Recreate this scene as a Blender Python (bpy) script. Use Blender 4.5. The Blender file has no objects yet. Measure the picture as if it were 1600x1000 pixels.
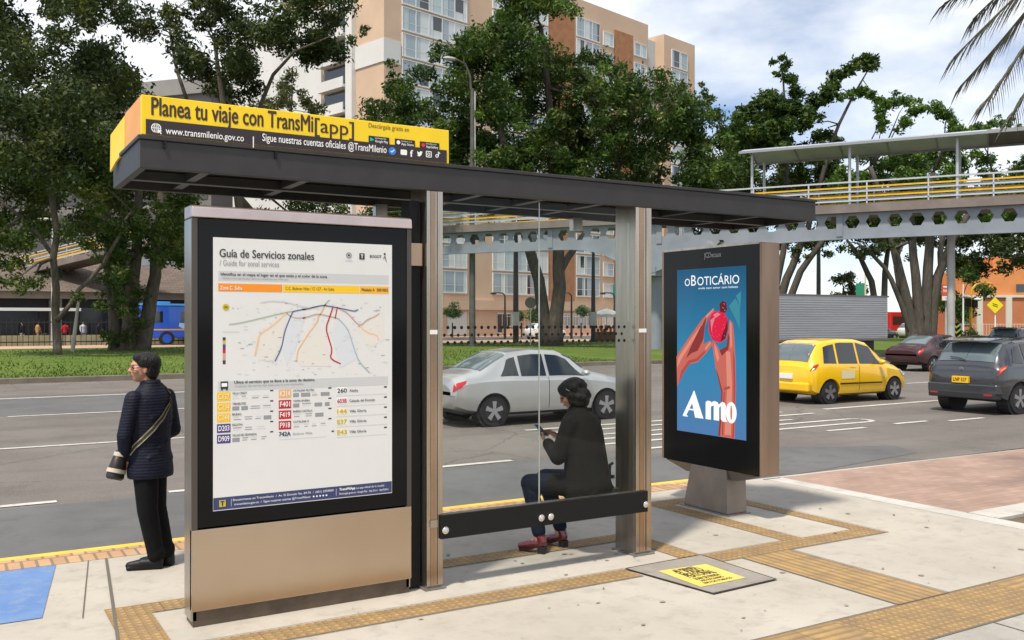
import bpy, bmesh, math, random
import numpy as np
from mathutils import Vector, Matrix

# ------------------------------------------------------------------ camera, world, sun
SC = bpy.context.scene
COL = SC.collection
YAW = math.radians(31.0); FOC = 1460.0; CH = 1.9          # focal length in pixels of a 1600 px wide picture
SY, CY = math.sin(YAW), math.cos(YAW)
cam_d = bpy.data.cameras.new('camera'); cam = bpy.data.objects.new('camera', cam_d); COL.objects.link(cam)
cam.location = (0, 0, CH); cam.rotation_euler = (math.radians(90), 0, -YAW)
cam_d.sensor_width = 36.0; cam_d.lens = FOC / 1600 * 36; cam_d.clip_end = 3000; cam_d.clip_start = .05
SC.camera = cam

SUN_DIR = Vector((-0.40, -0.22, 0.90)).normalized()
W = bpy.data.worlds.new('World'); SC.world = W; W.use_nodes = True
nt = W.node_tree; nt.nodes.clear()
def _n(t, kind, **kw):
    n = t.nodes.new(kind)
    for k, v in kw.items(): setattr(n, k, v)
    return n
out = _n(nt, 'ShaderNodeOutputWorld'); mixw = _n(nt, 'ShaderNodeMixShader')
sky = _n(nt, 'ShaderNodeTexSky', sky_type='NISHITA'); sky.sun_disc = False
sky.sun_elevation = math.asin(SUN_DIR.z); sky.sun_rotation = math.atan2(SUN_DIR.x, SUN_DIR.y)
sky.altitude = 2600; sky.dust_density = 1.5
bg1 = _n(nt, 'ShaderNodeBackground'); bg1.inputs[1].default_value = 0.10
bg2 = _n(nt, 'ShaderNodeBackground'); bg2.inputs[0].default_value = (.93, .96, 1.0, 1); bg2.inputs[1].default_value = 0.72
nt.links.new(sky.outputs[0], bg1.inputs[0])
tc = _n(nt, 'ShaderNodeTexCoord'); mp = _n(nt, 'ShaderNodeMapping'); mp.inputs['Scale'].default_value = (1.0, 1.0, 2.4)
mp.inputs['Location'].default_value = (0.35, 0.1, 0.62)
nz = _n(nt, 'ShaderNodeTexNoise'); nz.inputs['Scale'].default_value = 2.6; nz.inputs['Detail'].default_value = 7; nz.inputs['Roughness'].default_value = .52
rp = _n(nt, 'ShaderNodeValToRGB'); rp.color_ramp.elements[0].position = .36; rp.color_ramp.elements[1].position = .55
nt.links.new(tc.outputs['Generated'], mp.inputs[0]); nt.links.new(mp.outputs[0], nz.inputs['Vector']); nt.links.new(nz.outputs['Fac'], rp.inputs[0])
mulw = _n(nt, 'ShaderNodeMath', operation='MULTIPLY'); mulw.inputs[1].default_value = .95
nt.links.new(rp.outputs[0], mulw.inputs[0])
nt.links.new(mulw.outputs[0], mixw.inputs[0]); nt.links.new(bg1.outputs[0], mixw.inputs[1]); nt.links.new(bg2.outputs[0], mixw.inputs[2])
nt.links.new(mixw.outputs[0], out.inputs[0])

sun_d = bpy.data.lights.new('sun', 'SUN'); sun_d.energy = 3.0; sun_d.angle = math.radians(5.0); sun_d.color = (1, .925, .81)
sun = bpy.data.objects.new('sun', sun_d); COL.objects.link(sun); sun.location = (-10, -5, 30)
sun.rotation_euler = SUN_DIR.to_track_quat('Z', 'Y').to_euler()
VS = SC.view_settings; VS.view_transform = 'Standard'; VS.look = 'None'; VS.exposure = 0.72; VS.gamma = 1; VS.use_curve_mapping = False
SC.cycles.max_bounces = 8; SC.cycles.transparent_max_bounces = 16; SC.cycles.use_denoising = True

random.seed(7); NR = np.random.default_rng(11)

# ------------------------------------------------------------------ picture <-> world
def ray(px, py):
    a = (px - 800) / FOC; b = (500 - py) / FOC
    return Vector((SY + CY * a, CY - SY * a, b))
def D(px, py, t): return Vector((0, 0, CH)) + ray(px, py) * t
def G(px, py, z=0.0):
    r = ray(px, py); return Vector((0, 0, CH)) + r * ((z - CH) / r.z)
def YP(px, py, Y):
    r = ray(px, py); return Vector((0, 0, CH)) + r * (Y / r.y)
def XP(px, py, X):
    r = ray(px, py); return Vector((0, 0, CH)) + r * (X / r.x)

# ------------------------------------------------------------------ materials
def lin(h):
    h = h.lstrip('#'); o = []
    for i in (0, 2, 4):
        c = int(h[i:i+2], 16) / 255; o.append(c / 12.92 if c <= .04045 else ((c + .055) / 1.055) ** 2.4)
    return tuple(o)
MATS = {}
def mat(name, col=(.5, .5, .5), rough=.6, metal=0., var=0., vscale=5., bump=0., bscale=60., col2=None, emit=0., spec=.5, coat=0., detail=6., bdist=.01, stretch=None):
    if name in MATS: return MATS[name]
    if isinstance(col, str): col = lin(col)
    if isinstance(col2, str): col2 = lin(col2)
    m = bpy.data.materials.new(name); m.use_nodes = True; t = m.node_tree; b = t.nodes['Principled BSDF']
    b.inputs['Roughness'].default_value = rough; b.inputs['Metallic'].default_value = metal
    b.inputs['Specular IOR Level'].default_value = spec; b.inputs['Coat Weight'].default_value = coat
    b.inputs['Base Color'].default_value = (*col, 1)
    if emit:
        b.inputs['Emission Color'].default_value = (*col, 1); b.inputs['Emission Strength'].default_value = emit
    if var or bump:
        c = _n(t, 'ShaderNodeTexCoord'); src = c.outputs['Object']
        if stretch:
            mpn = _n(t, 'ShaderNodeMapping'); mpn.inputs['Scale'].default_value = stretch
            t.links.new(src, mpn.inputs[0]); src = mpn.outputs[0]
    if var:
        n = _n(t, 'ShaderNodeTexNoise'); n.inputs['Scale'].default_value = vscale; n.inputs['Detail'].default_value = detail; n.inputs['Roughness'].default_value = .6
        r = _n(t, 'ShaderNodeValToRGB'); r.color_ramp.elements[0].position = .32; r.color_ramp.elements[1].position = .68
        c2 = col2 or tuple(max(0, x * (1 - var)) for x in col)
        c1 = col if col2 else tuple(min(1, x * (1 + var * .5)) for x in col)
        r.color_ramp.elements[0].color = (*c2, 1); r.color_ramp.elements[1].color = (*c1, 1)
        t.links.new(src, n.inputs['Vector']); t.links.new(n.outputs['Fac'], r.inputs[0]); t.links.new(r.outputs[0], b.inputs['Base Color'])
    if bump:
        n2 = _n(t, 'ShaderNodeTexNoise'); n2.inputs['Scale'].default_value = bscale; n2.inputs['Detail'].default_value = 4
        bp = _n(t, 'ShaderNodeBump'); bp.inputs['Strength'].default_value = bump; bp.inputs['Distance'].default_value = bdist
        t.links.new(src, n2.inputs['Vector']); t.links.new(n2.outputs['Fac'], bp.inputs['Height']); t.links.new(bp.outputs[0], b.inputs['Normal'])
    MATS[name] = m; return m

def ground_mat(name, c1, c2, c3, s1, s2, speck=0., speck_scale=200., speck_col=(.5, .5, .5), rough=.85, bump=.3, dark_col=None, tracks=None):
    """two scales of mottling plus fine speckle and bump"""
    m = bpy.data.materials.new(name); m.use_nodes = True; t = m.node_tree; b = t.nodes['Principled BSDF']; b.inputs['Roughness'].default_value = rough
    b.inputs['Specular IOR Level'].default_value = .25
    c = _n(t, 'ShaderNodeTexCoord')
    def noise(sc, det=6, ro=.6):
        n = _n(t, 'ShaderNodeTexNoise'); n.inputs['Scale'].default_value = sc; n.inputs['Detail'].default_value = det; n.inputs['Roughness'].default_value = ro
        t.links.new(c.outputs['Object'], n.inputs['Vector']); return n
    def ramp(n, a, bb, lo=0., hi=1.):
        r = _n(t, 'ShaderNodeMapRange'); r.inputs[1].default_value = a; r.inputs[2].default_value = bb; r.inputs[3].default_value = lo; r.inputs[4].default_value = hi
        t.links.new(n.outputs[0], r.inputs[0]); return r
    def mixc(f, A, B):
        x = _n(t, 'ShaderNodeMix', data_type='RGBA')
        t.links.new(f.outputs[0], x.inputs[0])
        for i, v in ((6, A), (7, B)):
            if isinstance(v, tuple): x.inputs[i].default_value = (*v, 1)
            else: t.links.new(v, x.inputs[i])
        return x.outputs[2]
    o = mixc(ramp(noise(s1), .35, .65), c1, c2)
    o = mixc(ramp(noise(s2, 8, .7), .5, .72, 0, .75), o, c3)
    if tracks:                                            # darker bands worn along the lanes, and old sealed cracks
        mpn = _n(t, 'ShaderNodeMapping'); mpn.inputs['Scale'].default_value = (.03, .55, 1); n = _n(t, 'ShaderNodeTexNoise'); n.inputs['Scale'].default_value = 1.6; n.inputs['Detail'].default_value = 5
        t.links.new(c.outputs['Object'], mpn.inputs[0]); t.links.new(mpn.outputs[0], n.inputs['Vector']); o = mixc(ramp(n, .48, .66, 0, .55), o, tracks)
        vn = _n(t, 'ShaderNodeTexVoronoi', feature='DISTANCE_TO_EDGE'); vn.inputs['Scale'].default_value = .28; wn = noise(1.2, 4); vm = _n(t, 'ShaderNodeMix', data_type='VECTOR'); vm.inputs[0].default_value = .22
        t.links.new(c.outputs['Object'], vm.inputs[4]); t.links.new(wn.outputs['Color'], vm.inputs[5]); t.links.new(vm.outputs[1], vn.inputs['Vector']); o = mixc(ramp(vn, .004, .0, 0, .6), o, (.03, .028, .026))
    if speck:
        o = mixc(ramp(noise(speck_scale, 3, .8), .52, .72, 0, speck), o, speck_col)
        if dark_col: o = mixc(ramp(noise(speck_scale * .7, 3, .8), .55, .75, 0, speck), o, dark_col)
    t.links.new(o, b.inputs['Base Color'])
    bp = _n(t, 'ShaderNodeBump'); bp.inputs['Strength'].default_value = bump; bp.inputs['Distance'].default_value = .006
    t.links.new(noise(speck_scale if speck else 90, 4).outputs[0], bp.inputs['Height']); t.links.new(bp.outputs[0], b.inputs['Normal'])
    MATS[name] = m; return m

def tactile_mat(name, pitch, bars=None, c=(.45, .285, .10), dark=(.17, .105, .045)):
    m = bpy.data.materials.new(name); m.use_nodes = True; t = m.node_tree; b = t.nodes['Principled BSDF']; b.inputs['Roughness'].default_value = .8
    co = _n(t, 'ShaderNodeTexCoord'); sp = _n(t, 'ShaderNodeSeparateXYZ'); t.links.new(co.outputs['Object'], sp.inputs[0])
    def M(op, a, bb=None):
        n = _n(t, 'ShaderNodeMath', operation=op)
        for i, v in enumerate((a, bb)):
            if v is None: continue
            if isinstance(v, (int, float)): n.inputs[i].default_value = v
            else: t.links.new(v, n.inputs[i])
        return n.outputs[0]
    def cell(o, p): return M('SUBTRACT', M('FRACT', M('ADD', M('DIVIDE', o, p), 100.0)), .5)
    fx, fy = cell(sp.outputs[0], pitch), cell(sp.outputs[1], pitch)
    if bars == 'y': d = M('ABSOLUTE', fx)
    elif bars == 'x': d = M('ABSOLUTE', fy)
    else: d = M('SQRT', M('ADD', M('MULTIPLY', fx, fx), M('MULTIPLY', fy, fy)))
    h = _n(t, 'ShaderNodeMapRange', interpolation_type='SMOOTHSTEP'); h.inputs[1].default_value = .40; h.inputs[2].default_value = .22; t.links.new(d, h.inputs[0])
    # tile joints every 0.4 m
    jx, jy = M('ABSOLUTE', cell(sp.outputs[0], .4)), M('ABSOLUTE', cell(sp.outputs[1], .4))
    j = M('GREATER_THAN', M('MAXIMUM', jx, jy), .488)
    nz = _n(t, 'ShaderNodeTexNoise'); nz.inputs['Scale'].default_value = 5; nz.inputs['Detail'].default_value = 8; nz.inputs['Roughness'].default_value = .7
    t.links.new(co.outputs['Object'], nz.inputs['Vector'])
    r = _n(t, 'ShaderNodeValToRGB'); r.color_ramp.elements[0].position = .3; r.color_ramp.elements[1].position = .7
    r.color_ramp.elements[0].color = (c[0] * .50, c[1] * .54, c[2] * .95, 1); r.color_ramp.elements[1].color = (*c, 1); t.links.new(nz.outputs[0], r.inputs[0])
    x = _n(t, 'ShaderNodeMix', data_type='RGBA'); x.inputs[7].default_value = (*dark, 1); t.links.new(r.outputs[0], x.inputs[6])
    gaps = M('MULTIPLY', M('SUBTRACT', 1.0, h.outputs[0]), .5); t.links.new(M('MAXIMUM', gaps, M('MULTIPLY', j, .8)), x.inputs[0])
    t.links.new(x.outputs[2], b.inputs['Base Color'])
    bp = _n(t, 'ShaderNodeBump'); bp.inputs['Strength'].default_value = 1; bp.inputs['Distance'].default_value = .006
    t.links.new(h.outputs[0], bp.inputs['Height']); t.links.new(bp.outputs[0], b.inputs['Normal'])
    MATS[name] = m; return m

def brick_mat(name, c1, c2, mortar, scale=1., bw=.24, bh=.12, ms=.012, vert=False, rough=.9):
    m = bpy.data.materials.new(name); m.use_nodes = True; t = m.node_tree; b = t.nodes['Principled BSDF']; b.inputs['Roughness'].default_value = rough
    co = _n(t, 'ShaderNodeTexCoord'); br = _n(t, 'ShaderNodeTexBrick'); src = co.outputs['Object']
    if vert:
        sp = _n(t, 'ShaderNodeSeparateXYZ'); cb = _n(t, 'ShaderNodeCombineXYZ'); ad = _n(t, 'ShaderNodeMath', operation='ADD')
        t.links.new(src, sp.inputs[0]); t.links.new(sp.outputs[0], ad.inputs[0]); t.links.new(sp.outputs[1], ad.inputs[1])
        t.links.new(ad.outputs[0], cb.inputs[0]); t.links.new(sp.outputs[2], cb.inputs[1]); src = cb.outputs[0]
    t.links.new(src, br.inputs['Vector'])
    br.inputs['Color1'].default_value = (*c1, 1); br.inputs['Color2'].default_value = (*c2, 1); br.inputs['Mortar'].default_value = (*mortar, 1)
    br.inputs['Scale'].default_value = scale; br.inputs['Brick Width'].default_value = bw; br.inputs['Row Height'].default_value = bh; br.inputs['Mortar Size'].default_value = ms
    nz = _n(t, 'ShaderNodeTexNoise'); nz.inputs['Scale'].default_value = 1.3; nz.inputs['Detail'].default_value = 8
    x = _n(t, 'ShaderNodeMix', data_type='RGBA', blend_type='MULTIPLY'); x.inputs[0].default_value = .6
    r = _n(t, 'ShaderNodeValToRGB'); r.color_ramp.elements[0].position = .3; r.color_ramp.elements[1].position = .65; r.color_ramp.elements[0].color = (.6, .58, .56, 1)
    t.links.new(co.outputs['Object'], nz.inputs['Vector']); t.links.new(nz.outputs[0], r.inputs[0])
    t.links.new(br.outputs[0], x.inputs[6]); t.links.new(r.outputs[0], x.inputs[7]); t.links.new(x.outputs[2], b.inputs['Base Color'])
    MATS[name] = m; return m

def leaf_mat(name, c1, c2, c3, transl=.32):
    m = bpy.data.materials.new(name); m.use_nodes = True; t = m.node_tree; b = t.nodes['Principled BSDF']
    b.inputs['Roughness'].default_value = .55; b.inputs['Specular IOR Level'].default_value = .35
    g = _n(t, 'ShaderNodeNewGeometry'); co = _n(t, 'ShaderNodeTexCoord')
    nz = _n(t, 'ShaderNodeTexNoise'); nz.inputs['Scale'].default_value = .42; nz.inputs['Detail'].default_value = 3
    t.links.new(co.outputs['Object'], nz.inputs['Vector'])
    r = _n(t, 'ShaderNodeValToRGB'); r.color_ramp.elements[0].position = 0; r.color_ramp.elements[1].position = 1
    r.color_ramp.elements[0].color = (*c1, 1); r.color_ramp.elements[1].color = (*c3, 1); e = r.color_ramp.elements.new(.5); e.color = (*c2, 1)
    a = _n(t, 'ShaderNodeMath', operation='MULTIPLY_ADD'); a.inputs[1].default_value = .55; t.links.new(g.outputs['Random Per Island'], a.inputs[0])
    mr = _n(t, 'ShaderNodeMapRange'); mr.inputs[1].default_value = .38; mr.inputs[2].default_value = .66; mr.inputs[3].default_value = 0; mr.inputs[4].default_value = .5
    t.links.new(nz.outputs[0], mr.inputs[0]); t.links.new(mr.outputs[0], a.inputs[2]); t.links.new(a.outputs[0], r.inputs[0])
    t.links.new(r.outputs[0], b.inputs['Base Color'])
    tr = _n(t, 'ShaderNodeBsdfTranslucent'); mx = _n(t, 'ShaderNodeMixShader'); mx.inputs[0].default_value = transl
    t.links.new(r.outputs[0], tr.inputs[0]); t.links.new(b.outputs[0], mx.inputs[1]); t.links.new(tr.outputs[0], mx.inputs[2])
    t.links.new(mx.outputs[0], t.nodes['Material Output'].inputs[0]); MATS[name] = m; return m

def glass_mat(name, tint=(.8, .82, .8), refl=.9, rough=.0, ior=1.45):
    m = bpy.data.materials.new(name); m.use_nodes = True; t = m.node_tree; t.nodes.remove(t.nodes['Principled BSDF'])
    tr = _n(t, 'ShaderNodeBsdfTransparent'); tr.inputs[0].default_value = (*tint, 1)
    gl = _n(t, 'ShaderNodeBsdfGlossy'); gl.inputs['Roughness'].default_value = rough
    fr = _n(t, 'ShaderNodeFresnel'); fr.inputs[0].default_value = ior; mu = _n(t, 'ShaderNodeMath', operation='MULTIPLY'); mu.inputs[1].default_value = refl
    mx = _n(t, 'ShaderNodeMixShader'); t.links.new(fr.outputs[0], mu.inputs[0]); t.links.new(mu.outputs[0], mx.inputs[0])
    t.links.new(tr.outputs[0], mx.inputs[1]); t.links.new(gl.outputs[0], mx.inputs[2]); t.links.new(mx.outputs[0], t.nodes['Material Output'].inputs[0])
    MATS[name] = m; return m

# ------------------------------------------------------------------ mesh helper
class MB:
    def __init__(s): s.v = []; s.f = []; s.m = []
    def add(s, vs, fs, mi=0):
        o = len(s.v); s.v += [tuple(x) for x in vs]; s.f += [tuple(i + o for i in f) for f in fs]; s.m += [mi] * len(fs)
    def quad(s, a, b, c, d, mi=0): s.add([a, b, c, d], [(0, 1, 2, 3)], mi)
    def poly(s, pts, mi=0): s.add(pts, [tuple(range(len(pts)))], mi)
    def box(s, x0, y0, z0, x1, y1, z1, mi=0):
        s.add([(x0,y0,z0),(x1,y0,z0),(x1,y1,z0),(x0,y1,z0),(x0,y0,z1),(x1,y0,z1),(x1,y1,z1),(x0,y1,z1)],
              [(0,3,2,1),(4,5,6,7),(0,1,5,4),(1,2,6,5),(2,3,7,6),(3,0,4,7)], mi)
    def obox(s, c, ax, ay, az, mi=0):      # centre + three half-axis vectors
        c, ax, ay, az = map(Vector, (c, ax, ay, az)); P = []
        for k in (-1, 1):
            for i, j in ((-1,-1),(1,-1),(1,1),(-1,1)): P.append(c + ax*i + ay*j + az*k)
        s.add(P, [(0,3,2,1),(4,5,6,7),(0,1,5,4),(1,2,6,5),(2,3,7,6),(3,0,4,7)], mi)
    def bar(s, p, q, w, h, mi=0, up=(0,0,1)):
        p, q = Vector(p), Vector(q); d = (q - p); L = d.length; d.normalize(); u = Vector(up)
        if abs(d.dot(u)) > .99: u = Vector((1, 0, 0))
        r = d.cross(u).normalized(); u = r.cross(d)
        s.obox((p + q) / 2, d * L / 2, r * w / 2, u * h / 2, mi)
    def tube(s, path, rad, n=8, mi=0, caps=True, flat=1.0, up=None):
        path = [Vector(p) for p in path]; k = len(path)
        if not hasattr(rad, '__len__'): rad = [rad] * k
        vs = []; prev = None
        for i, p in enumerate(path):
            d = path[min(i + 1, k - 1)] - path[max(i - 1, 0)]
            if d.length < 1e-9: d = Vector((0, 0, 1))
            d.normalize()
            ref = Vector(up) if up else (Vector((0, 0, 1)) if abs(d.z) < .9 else Vector((1, 0, 0)))
            a = d.cross(ref)
            if a.length < 1e-4: a = d.cross(Vector((0, 1, 0)))
            a.normalize()
            if prev is not None and up is None:
                a = prev - d * prev.dot(d)
                if a.length < 1e-5: a = d.orthogonal()
                a.normalize()
            prev = a; b = d.cross(a)
            for j in range(n):
                th = 2 * math.pi * j / n; vs.append(p + a * (rad[i] * math.cos(th)) + b * (rad[i] * flat * math.sin(th)))
        fs = []
        for i in range(k - 1):
            for j in range(n): fs.append((i*n + j, i*n + (j+1) % n, (i+1)*n + (j+1) % n, (i+1)*n + j))
        if caps: fs.append(tuple(range(n))[::-1]); fs.append(tuple((k-1)*n + j for j in range(n)))
        s.add(vs, fs, mi)
    def cyl(s, p, q, r, n=16, mi=0, r2=None): s.tube([p, q], [r, r if r2 is None else r2], n, mi)
    def capsule(s, p, q, r0, r1, n=12, flat=1.0, up=None):
        p, q = Vector(p), Vector(q); d = (q - p); L = d.length
        d = d / L if L > 1e-6 else Vector((0, 0, 1)); path = []; rad = []
        for k in (1.0, .8, .45, 0.): path.append(p - d * r0 * k); rad.append(r0 * math.sqrt(max(1 - k*k, .0036)))
        for k in (0., .45, .8, 1.0): path.append(q + d * r1 * k); rad.append(r1 * math.sqrt(max(1 - k*k, .0036)))
        s.tube(path, rad, n, flat=flat, up=up)
    def ell(s, c, r, rot=None, n=14, m=10, mi=0):
        c = Vector(c); vs = []; fs = []
        for i in range(1, m):
            ph = math.pi * i / m
            for j in range(n):
                th = 2 * math.pi * j / n; p = Vector((r[0]*math.sin(ph)*math.cos(th), r[1]*math.sin(ph)*math.sin(th), r[2]*math.cos(ph)))
                vs.append(c + (rot @ p if rot else p))
        a = Vector((0, 0, r[2])); b = -a
        vs += [c + (rot @ a if rot else a), c + (rot @ b if rot else b)]; T = len(vs) - 2
        for i in range(m - 2):
            for j in range(n): fs.append((i*n + j, (i+1)*n + j, (i+1)*n + (j+1) % n, i*n + (j+1) % n))
        for j in range(n): fs.append((T, j, (j+1) % n)); fs.append((T + 1, (m-2)*n + (j+1) % n, (m-2)*n + j))
        s.add(vs, fs, mi)
    def loft(s, st, n=20, mi=0):            # st: (x, y, z, half_width, half_depth, yaw): rings lying flat; local +x forward
        vs = []; fs = []
        for (x, y, z, a, b, w) in st:
            for j in range(n):
                th = 2 * math.pi * j / n; fx = b * math.cos(th); fy = a * math.sin(th)
                vs.append((x + fx*math.cos(w) - fy*math.sin(w), y + fx*math.sin(w) + fy*math.cos(w), z))
        for i in range(len(st) - 1):
            for j in range(n): fs.append((i*n + j, i*n + (j+1) % n, (i+1)*n + (j+1) % n, (i+1)*n + j))
        fs.append(tuple(range(n))[::-1]); fs.append(tuple((len(st)-1)*n + j for j in range(n))); s.add(vs, fs, mi)
    def disc(s, c, u, w, r, n=16, mi=0, r2=None):
        c, u, w = Vector(c), Vector(u), Vector(w)
        s.poly([c + u * (r * math.cos(2*math.pi*i/n)) + w * ((r2 or r) * math.sin(2*math.pi*i/n)) for i in range(n)], mi)
    def prism(s, pts, off, mi=0):           # flat polygon + extrusion vector
        n = len(pts); off = Vector(off); a = [Vector(p) for p in pts]; b = [p + off for p in a]
        s.add(a + b, [tuple(range(n))[::-1], tuple(range(n, 2*n))] + [(i, (i+1) % n, n + (i+1) % n, n + i) for i in range(n)], mi)
    def text(s, txt, o, ux, uz, width, cap, mi=0, bold=0.):
        """lettering with its left baseline at o, fitted to a width, capital height cap"""
        V, Fc = glyphs(txt)
        if not len(V): return
        x0, x1 = V[:, 0].min(), V[:, 0].max(); sx = (width / (x1 - x0)) if width else cap / CAPH; sy = cap / CAPH
        o, ux, uz = Vector(o), Vector(ux), Vector(uz)
        nn = ux.cross(uz)
        for k, (dx, dy) in enumerate(((0, 0), (1, 0), (-1, 0), (0, 1), (0, -1)) if bold > 0 else ((0, 0),)):
            s.add([o + ux * ((x - x0 + dx*bold*1.3) * sx) + uz * ((y + dy*bold*.8) * sy) + nn * (k * .00012) for x, y in V], Fc, mi)
    def build(s, name, mats, parent=None, world=True, smooth=False, loc=None, bevel=0., label=None):
        if not isinstance(mats, (list, tuple)): mats = [mats]
        V = np.array(s.v, dtype=np.float64)
        off = np.zeros(3)
        if parent is not None and world: off = np.array(parent.matrix_world.translation if parent.parent is None else (parent.get('wo') or (0, 0, 0)))
        if parent is not None and world and 'wo' in parent: off = np.array(parent['wo'])
        if loc is not None: off = np.array(loc, dtype=float)
        me = bpy.data.meshes.new(name); me.from_pydata((V - off).tolist(), [], s.f)
        for m in mats: me.materials.append(m)
        if len(mats) > 1: me.polygons.foreach_set('material_index', s.m)
        bm = bmesh.new(); bm.from_mesh(me)
        bmesh.ops.recalc_face_normals(bm, faces=bm.faces); bm.to_mesh(me); bm.free()
        if smooth:
            me.polygons.foreach_set('use_smooth', [True] * len(me.polygons))
            if smooth != 'full': me.set_sharp_from_angle(angle=math.radians(38))
        o = bpy.data.objects.new(name, me); COL.objects.link(o)
        if parent is not None: o.parent = parent
        elif loc is not None: o.location = loc
        o['wo'] = tuple(float(x) for x in off)
        if bevel:
            b = o.modifiers.new('bevel', 'BEVEL'); b.width = bevel; b.segments = 2; b.limit_method = 'ANGLE'
        if label: o['label'] = label
        return o

_gc = {}
def glyphs(txt, bold=0.):
    k = (txt, bold)
    if k in _gc: return _gc[k]
    cu = bpy.data.curves.new('t', 'FONT'); cu.body = txt; cu.size = 1; cu.offset = bold; cu.resolution_u = 3; cu.fill_mode = 'FRONT'
    o = bpy.data.objects.new('t', cu); COL.objects.link(o); bpy.context.view_layer.update()
    me = bpy.data.meshes.new_from_object(o.evaluated_get(bpy.context.evaluated_depsgraph_get()))
    V = np.array([v.co[:2] for v in me.vertices]) if len(me.vertices) else np.zeros((0, 2)); F_ = [tuple(p.vertices) for p in me.polygons]
    bpy.data.objects.remove(o); bpy.data.curves.remove(cu); bpy.data.meshes.remove(me)
    _gc[k] = (V, F_); return _gc[k]
_h = glyphs('H')[0]; CAPH = float(_h[:, 1].max() - _h[:, 1].min())

def tag(o, label=None, cat=None, group=None, kind=None):
    if label: o['label'] = label
    if cat: o['category'] = cat
    if group: o['group'] = group
    if kind: o['kind'] = kind
    return o
def thing(name, label, cat, loc=(0, 0, 0), rz=0., group=None):
    o = bpy.data.objects.new(name, None); COL.objects.link(o); o.location = loc; o.rotation_euler = (0, 0, rz); o.empty_display_size = .2
    o['wo'] = tuple(float(x) for x in loc); tag(o, label, cat, group); bpy.context.view_layer.update(); return o
def struct(name, mb, m, **k): return tag(mb.build(name, m, **k), kind='structure')
def copy_tree(o, parent=None):
    c = o.copy(); COL.objects.link(c); c.parent = parent
    for ch in [x for x in bpy.data.objects if x.parent == o]: copy_tree(ch, c)
    return c
def solid(name, mb, m, parent, voxel=.012, smooth=4, world=False):
    """fuse overlapping pieces into one continuous smooth surface"""
    o = mb.build(name, m, parent, world=world)
    r = o.modifiers.new('r', 'REMESH'); r.mode = 'VOXEL'; r.voxel_size = voxel; r.use_smooth_shade = True
    sm = o.modifiers.new('s', 'SMOOTH'); sm.factor = .5; sm.iterations = smooth
    bpy.context.view_layer.update()
    me = bpy.data.meshes.new_from_object(o.evaluated_get(bpy.context.evaluated_depsgraph_get()))
    o.modifiers.clear(); old = o.data; o.data = me; me.name = name; bpy.data.meshes.remove(old)
    me.polygons.foreach_set('use_smooth', [True] * len(me.polygons)); return o

# ------------------------------------------------------------------ ground, road, pavement
RZ = -0.12                                                # road level below the pavement
M_conc = ground_mat('concrete', (.375, .34, .29), (.46, .42, .365), (.30, .27, .23), .8, 5.5, .40, 150, (.31, .28, .24), .85, .3, (.24, .215, .18))
M_conc2 = ground_mat('pale_concrete', (.44, .42, .38), (.52, .50, .46), (.32, .30, .27), 1.5, 4, .3, 160, (.3, .28, .25), .85, .25)
M_asph = ground_mat('asphalt', (.13, .114, .10), (.172, .156, .140), (.085, .077, .070), .35, 1.1, .8, 60, (.30, .275, .245), .8, .5, (.035, .033, .03), (.085, .078, .07))
M_asph2 = ground_mat('patched_asphalt', (.105, .104, .104), (.135, .134, .134), (.08, .08, .082), .7, 2, .4, 110, (.2, .2, .2), .8, .4, (.04, .04, .04))
M_paint = ground_mat('road_paint', (.47, .455, .425), (.56, .545, .51), (.20, .19, .175), 3, 7, .5, 120, (.3, .29, .27), .7, .2)
M_yel = ground_mat('kerb_yellow', (.72, .42, .045), (.80, .50, .06), (.50, .36, .14), 3, 8, .3, 120, (.45, .35, .2), .7, .2)
M_blue = ground_mat('blue_paint', (.095, .185, .39), (.13, .225, .43), (.25, .29, .38), 2.5, 6, .35, 140, (.3, .38, .55), .75, .2)
M_grass = ground_mat('lawn', (.055, .105, .010), (.10, .15, .018), (.17, .17, .05), .35, 1.6, .6, 14, (.16, .22, .04), .9, .6, (.03, .06, .01))
M_pink = brick_mat('pink_paving', (.40, .265, .205), (.33, .215, .165), (.27, .21, .17), 1, .2, .1, .008)
M_kbrick = brick_mat('kerb_brick', (.56, .36, .20), (.44, .25, .13), (.26, .18, .11), 1, .105, .36, .012)
M_tdot = tactile_mat('tactile_domes', .058); M_tbx = tactile_mat('tactile_bars_along', .075, 'x'); M_tby = tactile_mat('tactile_bars_across', .075, 'y')
M_soil = ground_mat('soil', (.10, .075, .05), (.14, .105, .07), (.06, .045, .03), 3, 9, .6, 60, (.2, .17, .12), .95, .6)
M_joint = mat('joint', (.12, .105, .085), .9)
M_grey_paver = ground_mat('grey_paver', (.30, .28, .25), (.38, .355, .32), (.2, .185, .165), 2, 5, .4, 140, (.2, .18, .16), .85, .3)

b = MB(); b.box(-900, -900, -1.2, 900, 1500, -.20); struct('ground', b, M_asph)
b = MB(); b.box(-120, 8.50, -.5, 260, 33.4, RZ); struct('road', b, M_asph)
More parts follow.
